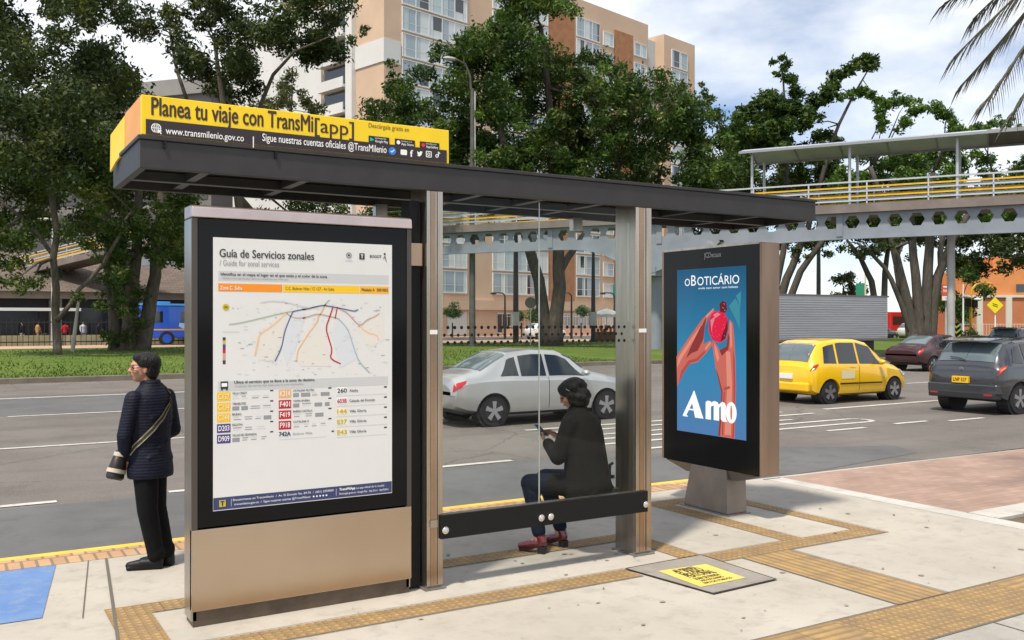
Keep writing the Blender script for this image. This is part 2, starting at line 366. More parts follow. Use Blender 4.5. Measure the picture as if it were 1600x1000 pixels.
# repaired asphalt: the near kerb lane on the left and the patch by the driveway
b = MB(); b.poly([(-20, 8.51, RZ+.004), (9.2, 8.51, RZ+.004), (12.6, 9.0, RZ+.004), (13.0, 9.7, RZ+.004), (11.2, 10.55, RZ+.004), (7.3, 11.3, RZ+.004), (-20, 11.36, RZ+.004)])
struct('road_patch', b, M_asph2)
b = MB(); b.poly([(-20, 22.3, RZ+.004), (18, 22.3, RZ+.004), (18, 26.9, RZ+.004), (-20, 26.9, RZ+.004)]); struct('road_patch', b, M_asph2)
b = MB()
def mark(x0, y0, x1, y1, w=.13):
    d = Vector((x1-x0, y1-y0, 0)).normalized(); n = Vector((-d.y, d.x, 0)) * w / 2; z = RZ + .008
    b.quad((x0-n.x, y0-n.y, z), (x1-n.x, y1-n.y, z), (x1+n.x, y1+n.y, z), (x0+n.x, y0+n.y, z))
for x0, x1 in ((-9, -4.2), (-3.2, 1.01), (2.19, 6.9), (9.0, 12.0)): mark(x0, 11.46, x1, 11.50)
for x0, x1, y in ((13.65, 14.7, 11.6), (15.7, 16.7, 11.72), (17.1, 18.25, 11.5)): mark(x0, y, x1, y, .12)
mark(9, 12.22, 15.6, 12.22, .13); mark(9, 12.78, 15.6, 12.78, .13)
for i in range(6):
    a0, a1 = -math.pi/2 + math.pi*i/6, -math.pi/2 + math.pi*(i+1)/6
    mark(15.6 + .28*math.cos(a0), 12.5 + .28*math.sin(a0), 15.6 + .28*math.cos(a1), 12.5 + .28*math.sin(a1), .13)
mark(9, 13.3, 14.6, 13.3, .12); mark(9, 13.95, 15.98, 13.95, .13); mark(9, 14.5, 15.6, 14.5, .13); mark(16.9, 14.45, 20.6, 14.55, .16); mark(20.6, 14.55, 26, 14.6, .13)
mark(-12, 16.62, 8.5, 16.62, .13); mark(1.02, 22.1, 9, 22.1, .15); mark(-14, 27.1, 20, 27.2, .2); mark(26, 19, 60, 19.1, .14)
struct('road_markings', b, M_paint)

# pavement slab, its joints
b = MB(); b.box(-12, -12, -.6, 8.30, 8.04, 0); struct('pavement', b, M_conc)
b = MB(); b.box(8.306, -12, -.6, 8.62, 8.0, -.006); struct('pavement_border', b, M_conc2)
b = MB(); b.box(-12, 8.044, -.6, 8.0, 8.375, .002); struct('kerb_brick_strip', b, M_kbrick)
b = MB(); b.box(-14, 8.379, -.6, 8.3, 8.50, .0); struct('kerb', b, M_yel, bevel=.015)
b = MB(); b.poly([(8.3, 8.50, -.10), (8.3, 8.1, -.02), (30, 7.72, -.06), (30, 7.95, -.1)]); struct('kerb_ramp', b, M_conc2)
b = MB(); b.poly([(8.625, 5.62, -.008), (9.5, 5.62, -.008), (40, 5.2, -.05), (40, 7.70, -.05), (8.625, 8.05, -.012)]); struct('brick_apron', b, M_pink)
b = MB(); b.box(8.625, -12, -.6, 40, 5.28, -.03); struct('soil_bed', b, M_soil)
b = MB(); b.box(8.626, 5.284, -.4, 40, 5.60, -.002); struct('bed_kerb', b, M_conc2)
b = MB(); Z = .004
def strip(x0, y0, x1, y1): b.quad((x0, y0, Z), (x1, y0, Z), (x1, y1, Z), (x0, y1, Z))
strip(.50, 5.44, 4.40, 5.66); strip(5.20, 5.44, 7.18, 5.68)                    # along the shelter front, past the cover
strip(.86, 5.70, 1.12, 6.62); strip(1.12, 6.40, 5.2, 6.62); strip(4.98, 5.70, 5.2, 6.40)
strip(7.0, 5.68, 7.18, 7.6); strip(6.14, 5.68, 6.36, 7.6); strip(6.36, 7.38, 7.0, 7.6)
strip(4.75, 3.48, 6.45, 4.0)
struct('tactile_paving', b, M_tdot)
b = MB(); strip(5.42, 4.004, 5.94, 5.436); struct('tactile_guide', b, M_tby)
b = MB(); strip(3.0, 3.48, 4.75, 4.0); strip(6.45, 3.48, 8.3, 4.0); struct('tactile_guide', b, M_tbx)
b = MB(); Z = .004; strip(-4, 1.0, 8.3, 3.47); struct('grey_paving', b, M_grey_paver)
b = MB(); Z = .005; b.poly([(-3, 6.62, Z), (.50, 6.64, Z), (.70, 8.02, Z), (-3, 8.03, Z)]); struct('blue_paving_paint', b, M_blue)
b = MB(); Z = .0075
def jl(x0, y0, x1, y1, w=.012):
    d = Vector((x1-x0, y1-y0, 0)).normalized(); n = Vector((-d.y, d.x, 0)) * w / 2
    b.quad((x0-n.x, y0-n.y, Z), (x1-n.x, y1-n.y, Z), (x1+n.x, y1+n.y, Z), (x0+n.x, y0+n.y, Z))
jl(1.06, 8.03, .845, 5.9, .02); jl(.845, 5.9, .75, 4.0, .014); jl(.93, 8.03, .72, 6.5, .007)
for x in (5.41, 5.95): jl(x, 4.0, x, 5.44, .012)
jl(.5, 5.43, 4.4, 5.43, .008); jl(.5, 5.67, 4.4, 5.67, .008); jl(5.95, 5.43, 7.19, 5.43, .008); jl(3, 4.005, 8.3, 4.005, .012); jl(3, 3.472, 8.3, 3.472, .02)
jl(7.19, 5.43, 7.19, 7.6, .008); jl(5.21, 5.69, 6.13, 5.69, .008); jl(8.30, 4.0, 8.30, 8.0, .014); jl(1.13, 6.39, 4.97, 6.39, .008)
for x in (4.2, 5.6, 7.0): jl(x, 1.4, x, 3.46, .012)
jl(3.0, 2.5, 8.3, 2.5, .012)
struct('pavement_joints', b, M_joint)
# leaf litter and chips of grit on the pavement and in the gutter
b = MB()
for i in range(170):
    if i < 90: x, y, z = random.uniform(1.2, 8.2), random.uniform(3.6, 7.9), .0095
    else: x, y, z = random.uniform(7, 26), random.uniform(8.15, 11.5), RZ + .013
    a = random.uniform(0, 6.28); r = random.choice((.006, .008, .01, .014, .022)); u = Vector((math.cos(a), math.sin(a), .1)) * r; w = Vector((-math.sin(a), math.cos(a), .15)) * r * .6
    c = Vector((x, y, z)); b.quad(c - u, c - w, c + u, c + w)
tag(b.build('litter', mat('dry_leaf', (.10, .075, .045), .8, var=.5, vscale=3)), kind='stuff')

b = MB()
for i in range(62):
    x, y = (random.uniform(1.2, 8.2), random.uniform(4.02, 5.4)) if i < 30 else (random.uniform(5.0, 8.2), random.uniform(5.8, 7.9)) if i < 48 else (random.uniform(2.9, 5.2), random.uniform(5.7, 6.3))
    r = random.choice((.006, .009, .012, .016, .024)); k = random.uniform(.5, 1); n = 9; a0 = random.random()*6
    b.poly([(x + r*math.cos(a0 + 6.283*j/n)*random.uniform(.8, 1.2), y + r*k*math.sin(a0 + 6.283*j/n)*random.uniform(.8, 1.2), .0062) for j in range(n)])
struct('pavement_spots', b, mat('gum_grey', (.29, .26, .22), .9, var=.25, vscale=3))
# service cover in the pavement
CO = Vector((4.8, 5.25, 0)); t = thing('service_cover', 'square concrete service cover with a worn yellow notice painted on it', 'manhole cover', CO)
b = MB(); q = [G(975, 890), G(1115, 930), G(1215, 907), G(1095, 868)]; cc = sum(q, Vector()) / 4
qi = [p + (cc - p) * .045 for p in q]
b.poly([p + Vector((0, 0, .0085)) for p in qi]); b.build('lid', ground_mat('cover_concrete', (.255, .23, .20), (.31, .285, .25), (.17, .15, .13), 3, 7, .35, 150, (.2, .18, .15), .85, .3), t)
b = MB()
for i in range(4):
    p, r = q[i], q[(i+1) % 4]; pi_, ri = qi[i], qi[(i+1) % 4]; k = Vector((0, 0, .0105)); b.quad(p + k, r + k, ri + k, pi_ + k)
b.build('frame', mat('iron_edge', (.06, .045, .035), .7, .3, var=.4, vscale=8), t)
b = MB(); k = Vector((0, 0, .0115))
nq = [G(1028, 894.5), G(1095, 919.5), G(1165, 905), G(1103, 883.5)]
b.poly([p + k for p in nq]); pn = b.build('notice', ground_mat('notice_yellow', (.64, .49, .10), (.70, .55, .13), (.42, .35, .17), 5, 12, .35, 120, (.5, .42, .2), .8, .2), t)
b = MB(); e0, e1 = (nq[1] - nq[0]).normalized(), None
ux = (nq[2] - nq[1]); wl = ux.length; ux.normalize(); uz = (nq[0] - nq[1]); hl = uz.length; uz.normalize()
def nt_(s, fx, fy, fw, cap): b.text(s, nq[1] + ux*wl*fx + uz*hl*fy + Vector((0, 0, .0135)), ux, uz, wl*fw, cap, 0, .02)
for s, fy, cap, fw, fx in (('SE PERMITE', .80, .05, .46, .22), ('EL PASO', .62, .10, .52, .2), ('PEATONAL', .44, .085, .6, .2), ('ZONA DE PARADA', .30, .045, .55, .2), ('USO EXCLUSIVO', .19, .035, .5, .22), ('ESPACIO PUBLICO', .08, .03, .62, .18)): nt_(s, fx, fy, fw, cap)
b.build('lettering', mat('notice_ink', (.06, .055, .03), .8), pn)
pn['wo'] = tuple(CO)

# median lawn, far walk, far roads
b = MB(); b.box(-120, 33.404, -.5, 140, 33.62, .06); struct('median_kerb', b, ground_mat('old_kerb', (.16, .13, .10), (.22, .19, .15), (.10, .085, .07), 1, 3, .4, 40, (.25, .22, .18), .9, .4), bevel=.02)
b = MB(); X = np.linspace(-120, 140, 66); Y = np.linspace(33.624, 68, 16)
vs = [(x, y, .04 + .18*math.sin((y-33.6)/34.4*math.pi)**1.0 * (.8 + .3*math.sin(x*.21 + y*.3))) for y in Y for x in X]; n = len(X)
b.add(vs, [(j*n+i, j*n+i+1, (j+1)*n+i+1, (j+1)*n+i) for j in range(len(Y)-1) for i in range(n-1)]); struct('lawn', b, M_grass, smooth='full')
# short grass blades along the near edge and over the lawn
b = MB()
for i in range(22000):
    y = 33.65 + 30 * random.random()**2.2; x = random.uniform(-16, 26) if y < 45 else random.uniform(-24, 40)
    z = .04 + .18*math.sin((y-33.6)/34.4*math.pi); h = random.uniform(.03, .085); a = random.uniform(0, 3.14); w = random.uniform(.015, .04); dx, dy = math.cos(a)*w, math.sin(a)*w
    lx, ly = random.uniform(-.06, .06), random.uniform(-.06, .06)
    b.poly([(x-dx, y-dy, z-.02), (x+dx, y+dy, z-.02), (x+lx, y+ly, z+h)])
tag(b.build('grass', leaf_mat('grass_blades', (.045, .09, .008), (.085, .14, .015), (.17, .19, .05), .25)), kind='stuff')
b = MB(); b.box(-120, 68.004, -.5, 160, 76.0, .02); struct('far_walk', b, ground_mat('far_paving', (.42, .27, .20), (.50, .33, .25), (.34, .25, .2), .3, 1, .3, 8, (.4, .3, .25), .9, .2))
b = MB(); b.box(-120, 76.004, -.5, 200, 92, -.08); struct('busway', b, M_asph2)
b = MB(); b.box(-120, 92.004, -.5, 220, 108, .03); struct('far_pavement', b, MATS['far_paving'])

# ------------------------------------------------------------------ bus shelter
M_bronze = mat('bronze_metal', (.50, .42, .34), .22, 1.0, var=.22, vscale=3, bump=.05, bscale=200, stretch=(6, 6, .5))
M_bronze_d = mat('bronze_dark', (.34, .255, .19), .42, .8, var=.25, vscale=3)
M_orange = mat('orange_bronze', (.46, .31, .21), .25, .95, var=.3, vscale=2.5, stretch=(1, 1, .4))
M_steel = mat('brushed_steel', (.46, .42, .37), .28, .95, var=.18, vscale=4, stretch=(5, 5, .4))
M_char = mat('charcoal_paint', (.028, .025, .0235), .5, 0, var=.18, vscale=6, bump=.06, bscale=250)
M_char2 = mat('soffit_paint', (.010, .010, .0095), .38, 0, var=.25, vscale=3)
M_black = mat('black_gloss', (.004, .004, .0045), .10, 0, spec=.22)
M_blackm = mat('black_matt', (.008, .008, .008), .6, spec=.25)
M_chrome = mat('chrome', (.78, .77, .74), .16, 1.0)
M_white = mat('white_plastic', (.78, .77, .74), .45)
M_glass = glass_mat('shelter_glass', (.955, .97, .96), .17)
M_rib = mat('soffit_rib', (.045, .045, .044), .4, .3)

SH = thing('bus_shelter', 'charcoal roofed bus shelter with bronze posts and clear glass back above tactile paving', 'bus shelter', (3.9, 6.3, 0))
RX0, RX1, RY0, RY1, RB, RT = .968, 6.81, 5.92, 6.98, 2.81, 2.98
b = MB(); b.box(RX0, RY0, RB, RX1, RY0+.045, RT); b.box(RX0, RY1-.045, RB, RX1, RY1, RT); b.box(RX0, RY0+.045, RB, RX0+.045, RY1-.045, RT); b.box(RX1-.045, RY0+.045, RB, RX1, RY1-.045, RT)
b.box(RX0-.012, RY0-.014, RT+.001, RX1+.012, RY1+.012, RT+.026)
roof = b.build('roof', M_char, SH, bevel=.004)
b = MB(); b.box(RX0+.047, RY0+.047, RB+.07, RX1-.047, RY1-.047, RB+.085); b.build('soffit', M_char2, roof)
roof['wo'] = SH['wo']
b = MB()
for x in (1.35, 2.0, 3.35, 3.9, 4.45, 5.45, 6.2): b.box(x, RY0+.05, RB+.018, x+.06, RY1-.05, RB+.069)
b.box(RX0+.05, 6.5, RB+.008, RX1-.05, 6.57, RB+.066); b.build('rib', M_rib, roof)
b = MB()
for x in (1.1, 1.78): b.box(x, RY0-.0165, RT-.045, x+.014, RY0-.001, RT-.001)
b.build('drain_slot', M_blackm, roof)
for (x0, x1, nm) in ((2.865, 2.99, 0), (4.725, 4.885, 1)):
    b = MB(); y0 = 5.93; y1 = 6.20
    b.box(x0, y0+.02, 0.004, x1, y1, RB+.07); post = b.build('post', M_steel, SH, bevel=.004); post['wo'] = SH['wo']
    b = MB(); w = x1 - x0
    b.box(x0, y0, .03, x0+w*.22, y0+.018, RB-.002); b.box(x0+w*.68, y0, .03, x1, y0+.018, RB-.002); b.box(x0+w*.56, y0+.006, .03, x0+w*.66, y0+.018, RB-.002)
    b.build('front_rail', M_bronze, post)
    b = MB(); b.box(x0+w*.25, y0+.003, .03, x0+w*.54, y0+.018, RB-.002); b.build('reflection_strip', M_orange, post)  # bronze strip; its orange is a reflection put into the colour
    b = MB(); b.box(x0-.02, y0-.02, .0035, x1+.02, y1+.02, .012); b.build('foot_plate', mat('dull_steel', (.3, .28, .25), .5, .7, var=.3, vscale=9), post)
    for z in (1.80, .44):
        b = MB(); b.box(x0+w*.2, y0-.012, z, x0+w*.62, y0-.001, z+.03 if z > 1 else z+.05); b.build('clip', M_white if z > 1 else M_steel, post)
# rear posts by the kerb side of the shelter, slimmer
for x in (2.87, 4.76):
    b = MB(); b.box(x, 6.86, 2.70, x+.1, 6.92, 2.815); b.build('bracket', M_steel, SH)
GY = 6.02
for (x0, x1) in ((2.992, 3.858), (3.866, 4.722)):
    b = MB(); b.box(x0, GY, .36, x1, GY+.010, 2.80); g = b.build('glass_pane', M_glass, SH); g['wo'] = SH['wo']
    b = MB()
    for k, z in enumerate((1.735, 1.79, 1.845)):
        nx = int((x1 - x0) / .056)
        for i in range(nx):
            x = x0 + .028 + i*.056 + (.028 if k == 1 else 0)
            if x + .02 < x1: b.disc((x, GY-.0015, z), (1,0,0), (0,0,1), .0135 if k != 1 else .012, 10)
    b.build('safety_dots', M_blackm, g)
b = MB(); b.box(3.8585, GY+.001, .40, 3.8655, GY+.009, 2.80); b.build('glass_joint', mat('clear_seal', (.45, .47, .46), .25, .3), SH)
b = MB(); b.box(2.965, 5.905, .352, 4.83, 5.928, .520); kr = b.build('kick_rail', M_blackm, SH, bevel=.003); kr['wo'] = SH['wo']
for x in (2.995, 3.80, 3.885, 4.80):
    b = MB(); b.cyl((x, 5.904, .415), (x, 5.893, .415), .026, 18); b.ell((x, 5.893, .415), (.022, .009, .022)); b.build('bolt', M_chrome, kr, smooth=True)
b = MB(); b.box(2.99, 5.9285, .505, 4.724, GY, .512); b.build('glass_channel', M_steel, SH)
bench = MB()
for i in range(4): bench.box(4.30, 6.12 + i*.085, .49, 4.715, 6.19 + i*.085, .52)
be = bench.build('bench_seat', mat('bench_slat', (.05, .045, .04), .45, .2), SH, bevel=.004); be['wo'] = SH['wo']
b = MB(); b.bar((4.30, 6.16, .465), (4.724, 6.16, .465), .05, .045); b.build('bench_support', M_blackm, be)
b = MB(); b.tube([(4.68, 6.22, .521), (4.68, 6.22, .66), (4.69, 6.225, .70), (4.72, 6.23, .71)], .013, 8); b.bar((4.66, 6.22, .60), (4.724, 6.22, .60), .026, .026); b.build('armrest', M_blackm, be, smooth=True)

# ------------------------------------------------------------------ roof sign
M_sy = mat('sign_yellow', (.88, .60, .006), .35, 0, var=.06, vscale=4)
M_sd = mat('sign_dark', (.028, .016, .018), .4); M_so = mat('sign_lit_through', (.80, .36, .10), .55, var=.12, vscale=3)
M_sw = mat('sign_white', (.85, .84, .80), .5)
RS = thing('roof_sign', 'long yellow and dark brown advertising sign with app lettering standing on the shelter roof', 'sign', (2.0, 5.95, RT+.03))
def SP(px, py, dy=0.): return YP(px, py, 5.906 + dy)
sx0, sx1, sz0, sz1 = .975, SP(702, 220).x, RT+.028, SP(460, 175).z
b = MB(); b.box(sx0, 5.910, sz0, sx1, 5.955, sz1); pan = b.build('front_panel', M_sy, RS, bevel=.004); pan['wo'] = RS['wo']
b = MB(); b.box(SP(228, 200).x, 5.9055, sz0+.002, SP(698, 240).x, 5.9095, SP(460, 210).z); b.build('dark_band', M_sd, pan)
b = MB(); b.prism([(sx0, 5.957, sz0), (sx0, 6.52, sz0), (sx0, 6.52, sz1-.002), (sx0, 5.957, sz1-.001)], (.012, 0, 0)); b.build('side_panel', M_so, RS)  # orange puts light shining through the yellow sheet into the colour
b = MB(); b.prism([(sx0-.002, 6.522, sz1-.012), (sx0-.05, 6.80, sz0+.14), (sx0-.045, 6.86, sz0-.10), (sx0-.03, 6.72, sz0-.05), (sx0-.002, 6.522, sz0)], (.012, .003, 0)); b.build('side_flap', M_sy, RS)
b = MB(); b.box(sx0+.1, 6.62, sz0, sx1, 6.66, sz1-.01); b.build('rear_panel', M_sy, RS)
b = MB()
for x in (1.3, 2.0, 2.7): b.bar((x, 5.95, sz1-.06), (x, 6.63, sz1-.06), .03, .03); 
b.build('frame', M_rib, RS)
ux, uz = Vector((1, 0, 0)), Vector((0, 0, 1))
def sline(mb, s, px0, py0, px1, py1, cap_px, mi=0, bold=0., Y=5.9035, px_cap=None):
    """lettering on a wall facing the street: picture baseline from (px0,py0) to (px1,py1), capital height in picture pixels at the left end"""
    A = YP(px0, py0, Y); B = YP(px1, py1, Y); t = Y / ray(px0, py0).y
    mb.text(s, A, (1, 0, 0), (0, 0, 1), B.x - A.x, cap_px * t / FOC, mi, bold)
b = MB(); sline(b, 'Planea tu viaje con TransMi', 237, 179, 489, 206, 27, 0, .022, 5.9085); sline(b, '[app]', 492, 206, 553, 212, 22, 0, .006, 5.9085)
sline(b, 'Descárgala gratis en', 576, 199, 639, 205, 7, 0, 0, 5.9085); b.build('lettering', mat('sign_ink', (.05, .025, .008), .5), pan)
b = MB(); sline(b, 'www.transmilenio.gov.co', 259, 209, 381, 219, 10.5, 0, .008); sline(b, 'Sigue nuestras cuentas oficiales @TransMilenio', 410, 220, 604, 240, 11.5, 0, .008)
A = SP(395, 222); b.box(A.x, 5.9028, A.z-.035, A.x+.006, 5.9048, A.z+.035)
# globe and social icons
def ring(mb, c, r, w, mi=0, n=20, r2=None):
    c = Vector(c); r2 = r2 or r
    for i in range(n):
        a0, a1 = 2*math.pi*i/n, 2*math.pi*(i+1)/n
        mb.quad(*[c + Vector((math.cos(a)*(r+d), 0, math.sin(a)*(r2+d))) for a, d in ((a0, -w), (a1, -w), (a1, w), (a0, w))], mi)
Yf = 5.9036
c = YP(244, 200, Yf); ring(b, c, .026, .003); ring(b, c, .012, .0025, r2=.026)
b.box(c.x-.026, Yf-.001, c.z-.002, c.x+.026, Yf+.0005, c.z+.002); b.box(c.x-.002, Yf-.0015, c.z-.026, c.x+.002, Yf+.0002, c.z+.026)
b.poly([c + Vector(p) for p in ((.006, -.002, -.006), (.034, -.002, -.014), (.024, -.002, -.02), (.032, -.002, -.032), (.026, -.002, -.036), (.018, -.002, -.024), (.012, -.002, -.032))])
c = YP(631, 238, Yf); b.prism([c + Vector(p) for p in ((-.024,0,-.014),(-.019,0,-.018),(.019,0,-.018),(.024,0,-.014),(.024,0,.014),(.019,0,.018),(-.019,0,.018),(-.024,0,.014))], (0,.001,0))
c = YP(643, 240, Yf); b.text('f', c + Vector((-.009, 0, -.022)), ux, uz, .018, .045, 0, .03)
c = YP(656, 240, Yf); b.poly([c + Vector(p) for p in ((-.022,0,-.016),(-.002,0,-.020),(.013,0,-.008),(.017,0,.008),(.023,0,.014),(.015,0,.014),(.010,0,.019),(.001,0,.015),(0,0,.008),(-.012,0,.010),(-.020,0,.017),(-.018,0,.006),(-.021,0,.004),(-.014,0,-.004),(-.018,0,-.006),(-.010,0,-.011))])
c = YP(670, 241, Yf)
for s, w in ((.019, .0035),): 
    for p in ((-s,-s,s,-s),(s,-s,s,s),(s,s,-s,s),(-s,s,-s,-s)): b.bar(c + Vector((p[0],0,p[1])), c + Vector((p[2],0,p[3])), w*1.6, .002, up=(0,1,0))
ring(b, c, .009, .0025)
c = YP(684, 242, Yf); ring(b, c + Vector((-.006, 0, -.008)), .0095, .003); b.bar(c + Vector((.005,0,-.008)), c + Vector((.005,0,.023)), .006, .002, up=(0,1,0)); b.bar(c + Vector((.006,0,.021)), c + Vector((.018,0,.010)), .006, .002, up=(0,1,0))
b.build('lettering', M_sw, pan)
M_check = mat('badge_blue', (.02, .20, .62), .4)
c = YP(613, 236, 5.9032); b = MB(); b.disc(c, ux, uz, .027, 20); k = b.build('check_badge', M_check, pan); b = MB(); c = c + Vector((0, -.001, 0))
b.bar(c + Vector((-.012,0,.0)), c + Vector((-.003,0,-.010)), .006, .001, up=(0,1,0)); b.bar(c + Vector((-.004,0,-.010)), c + Vector((.014,0,.010)), .006, .001, up=(0,1,0)); k['wo'] = RS['wo']; b.build('check_mark', M_sw, k)
for (px, s1, s2, colr) in ((576, 'DISPONIBLE EN', 'Google Play', (.02, .45, .3)), (617, 'Consíguelo en el', 'App Store', (.85, .85, .85)), (656, 'EXPLÓRALO EN', 'AppGallery', (.75, .02, .03))):
    A = YP(px, 215 + (px-576)*.11, 5.9085); bx = MB(); w, h = .150, .048; bx.box(A.x, 5.906, A.z-h*.72, A.x+w, 5.9085, A.z+h*.28); bt = bx.build('store_badge', mat('badge_black', (.012, .010, .010), .4), pan); bt['wo'] = RS['wo']
    bx = MB(); bx.poly([(A.x+.010, 5.9052, A.z-h*.5), (A.x+.040, 5.9052, A.z-h*.25), (A.x+.010, 5.9052, A.z+h*.08)] if px == 576 else [(A.x+.025+.014*math.cos(q*math.pi/5), 5.9052, A.z-h*.22+.014*math.sin(q*math.pi/5)) for q in range(10)])
    bx.build('store_icon', mat('icon_%d' % px, colr, .4), bt)
    bx = MB(); bx.text(s2, (A.x+.046, 5.9052, A.z-h*.55), ux, uz, .094, .016, 0, .01); bx.text(s1, (A.x+.046, 5.9052, A.z-h*.06), ux, uz, .08, .008); bx.build('lettering', M_sw, bt)

# ------------------------------------------------------------------ information panel (route guide)
IP = thing('information_panel', 'tall bronze street panel holding a large white bus route map poster', 'information panel', (2.01, 6.05, 0))
PX0, PX1, PF, PB = 1.272, 2.752, 5.945, 6.155
b = MB(); b.box(PX0, PF+.012, .035, PX0+.035, PB, 2.53); b.box(PX1-.035, PF+.012, .035, PX1, PB, 2.53); b.box(PX0+.035, PB-.03, .035, PX1-.035, PB, 2.53)
b.build('cabinet', M_steel, IP, bevel=.004)
b = MB(); b.prism([(PX0+.0, PF-.02, 2.535), (PX0+.0, PF-.012, 2.60), (PX0+.0, PF+.04, 2.615), (PX0+.0, PB, 2.615), (PX0+.0, PB, 2.535)], (PX1-PX0, 0, 0)); b.build('cap', mat('pale_anodised', (.62, .50, .46), .3, .75, var=.12, vscale=4), IP, bevel=.006)
b = MB(); b.box(PX0+.037, PF, .612, PX1-.037, PF+.05, 2.531); gf = b.build('black_frame', M_black, IP, bevel=.003); gf['wo'] = IP['wo']
b = MB(); b.box(PX0+.0, PF-.004, .606, PX0+.034, PF+.0115, 2.53); b.build('edge_trim', mat('edge_dark', (.10, .085, .075), .35, .7), IP); b = MB(); b.box(PX1-.034, PF-.004, .606, PX1, PF+.0115, 2.53); b.build('edge_trim', MATS['edge_dark'], IP)
b = MB(); b.box(PX0, PF-.006, .10, PX1, PF+.05, .603); b.build('base_panel', mat('bronze_sheet', (.56, .45, .345), .20, 1.0, var=.08, vscale=.9, bump=.05, bscale=260, detail=3), IP, bevel=.004)
b = MB(); b.box(PX0+.01, PF+.012, .001, PX1-.01, PB-.02, .098); b.build('plinth', mat('plinth_dark', (.12, .09, .065), .5, .5, var=.3, vscale=7), IP)
b = MB(); b.box(PX1+.002, 5.97, 2.28, PX1+.10, 6.03, 2.44); b.build('bracket', M_orange, IP, bevel=.003)
b = MB(); b.box(PX1+.012, 6.0, .02, PX1+.095, 6.14, 2.74); b.build('gap_shade', M_blackm, IP)  # black box in the gap, standing for the shaded side of the post
M_paper = mat('poster_paper', (.70, .69, .66), .5, var=.03, vscale=2)
Yq = PF - .003
def Q(px, py): return YP(px, py, Yq)
q0, q1 = Q(333, 799), Q(612.5, 383)
b = MB(); b.box(q0.x, PF-.0025, q0.z, q1.x, PF-.0005, q1.z); po = b.build('poster', M_paper, gf); po['wo'] = IP['wo']
INK = {n: mat('ink_' + n, c, .55) for n, c in dict(black=(.035, .035, .038), grey=(.28, .28, .29), pale=(.60, .60, .60), orange=(.85, .27, .008), amber=(.87, .52, .01), gold=(.86, .44, .02), tan=(.80, .42, .16), purple=(.075, .04, .20), red=(.50, .008, .02), navy=(.035, .045, .13), white=(.84, .84, .82), band=(.55, .55, .54), green=(.36, .42, .25), rose=(.55, .33, .27), blue=(.10, .12, .25), peach=(.82, .50, .30), yolk=(.55, .43, .02), teal=(.35, .44, .50), cream=(.84, .74, .52), sky=(.70, .73, .78), zone=(.71, .675, .60), zone2=(.645, .655, .68)).items()}
IN = list(INK); IM = [INK[k] for k in IN]; ii = {k: i for i, k in enumerate(IN)}
def rect(mb, px0, py0, px1, py1, c, lift=0):        # corners: lower left, upper right in the picture
    A, B = Q(px0, py0), Q(px1, py1); y = Yq - lift; mb.quad((A.x, y, A.z), (B.x, y, A.z), (B.x, y, B.z), (A.x, y, B.z), ii[c])
def L(mb, s, px0, py0, px1, py1, cap, c, bold=0., lift=.0014): sline(mb, s, px0, py0, px1, py1, cap, ii[c], bold, Yq - lift)
b = MB()
rect(b, 333.3, 798, 612, 761 - 0.0, 'navy')         # footer band: level edges, so a corner fixes each height
b.v = b.v[:-4]; b.f = b.f[:-1]; b.m = b.m[:-1]
def band(zpx0, zpx1, xpx0, xpx1, c, lift=0):        # heights read at the poster's left edge, widths anywhere
    za, zb = Q(333, zpx0).z, Q(333, zpx1).z; xa, xb = Q(xpx0, 500).x, Q(xpx1, 500).x; y = Yq - lift
    b.quad((xa, y, za), (xb, y, za), (xb, y, zb), (xa, y, zb), ii[c])
def lt(s, zpx, cap, xpx0, xpx1, c, bold=0., lift=.0014):   # level line of lettering
    z = Q(333, zpx).z; xa, xb = Q(xpx0, 500).x, Q(xpx1, 500).x; b.text(s, (xa, Yq - lift, z), ux, uz, xb - xa, cap * 5.82 / FOC, ii[c], bold)
band(797.8, 778.5, 333.3, 612, 'navy')
band(438.5, 423, 341, 607, 'band', .0); band(455, 442.5, 341, 441, 'orange', .0003); band(455, 442.5, 442.5, 561, 'amber', .0003); band(455, 442.5, 562, 607.5, 'gold', .0003)
lt('Guía de Servicios zonales', 401, 12.5, 343, 490.5, 'black', .014); lt('/ Guide for zonal services', 414.5, 9, 343, 436, 'grey')
lt('Identifica en el mapa el lugar en el que estás y el color de la zona', 430, 4.6, 345, 511, 'black', .012); lt('/ Identify on the map the place where you are and the color of the zone', 435.5, 3, 346, 450, 'grey')
lt('Zona C  Suba', 452, 5.5, 344, 378, 'white', .01); lt('C.C. Bulevar Niza / Cl 127 - Av Suba', 451, 5, 446, 522, 'black'); lt('Módulo A  5001B02', 451, 5, 565, 606, 'black', .01)
# logos in the header
def at_(px, zpx): return Vector((Q(px, 500).x, Yq - .0014, Q(333, zpx).z))
c = at_(545, 391); ring(b, c, .017, .0035, ii['grey']); b.disc(c, ux, uz, .008, 10, ii['black']); lt('ALCALDIA', 401.5, 2, 539, 551, 'grey')
c = at_(565.5, 392); b.quad(*[c + Vector((x*.019, 0, z*.021)) for x, z in ((-1,-1),(1,-1),(1,1),(-1,1))], ii['black']); b.text('T', c + Vector((-.008, -.001, -.012)), ux, uz, .016, .024, ii['white'], .03)
lt('BOGOT', 393.5, 4.5, 578, 596, 'black', .02); c = at_(601, 386.5); b.disc(c, ux, uz, .008, 8, ii['black']); c = at_(601, 394)
b.bar(c + Vector((-.010,0,-.004)), c + Vector((.002,0,.016)), .004, .001, ii['black'], (0,1,0)); b.bar(c + Vector((.012,0,-.022)), c + Vector((.002,0,.016)), .004, .001, ii['black'], (0,1,0))
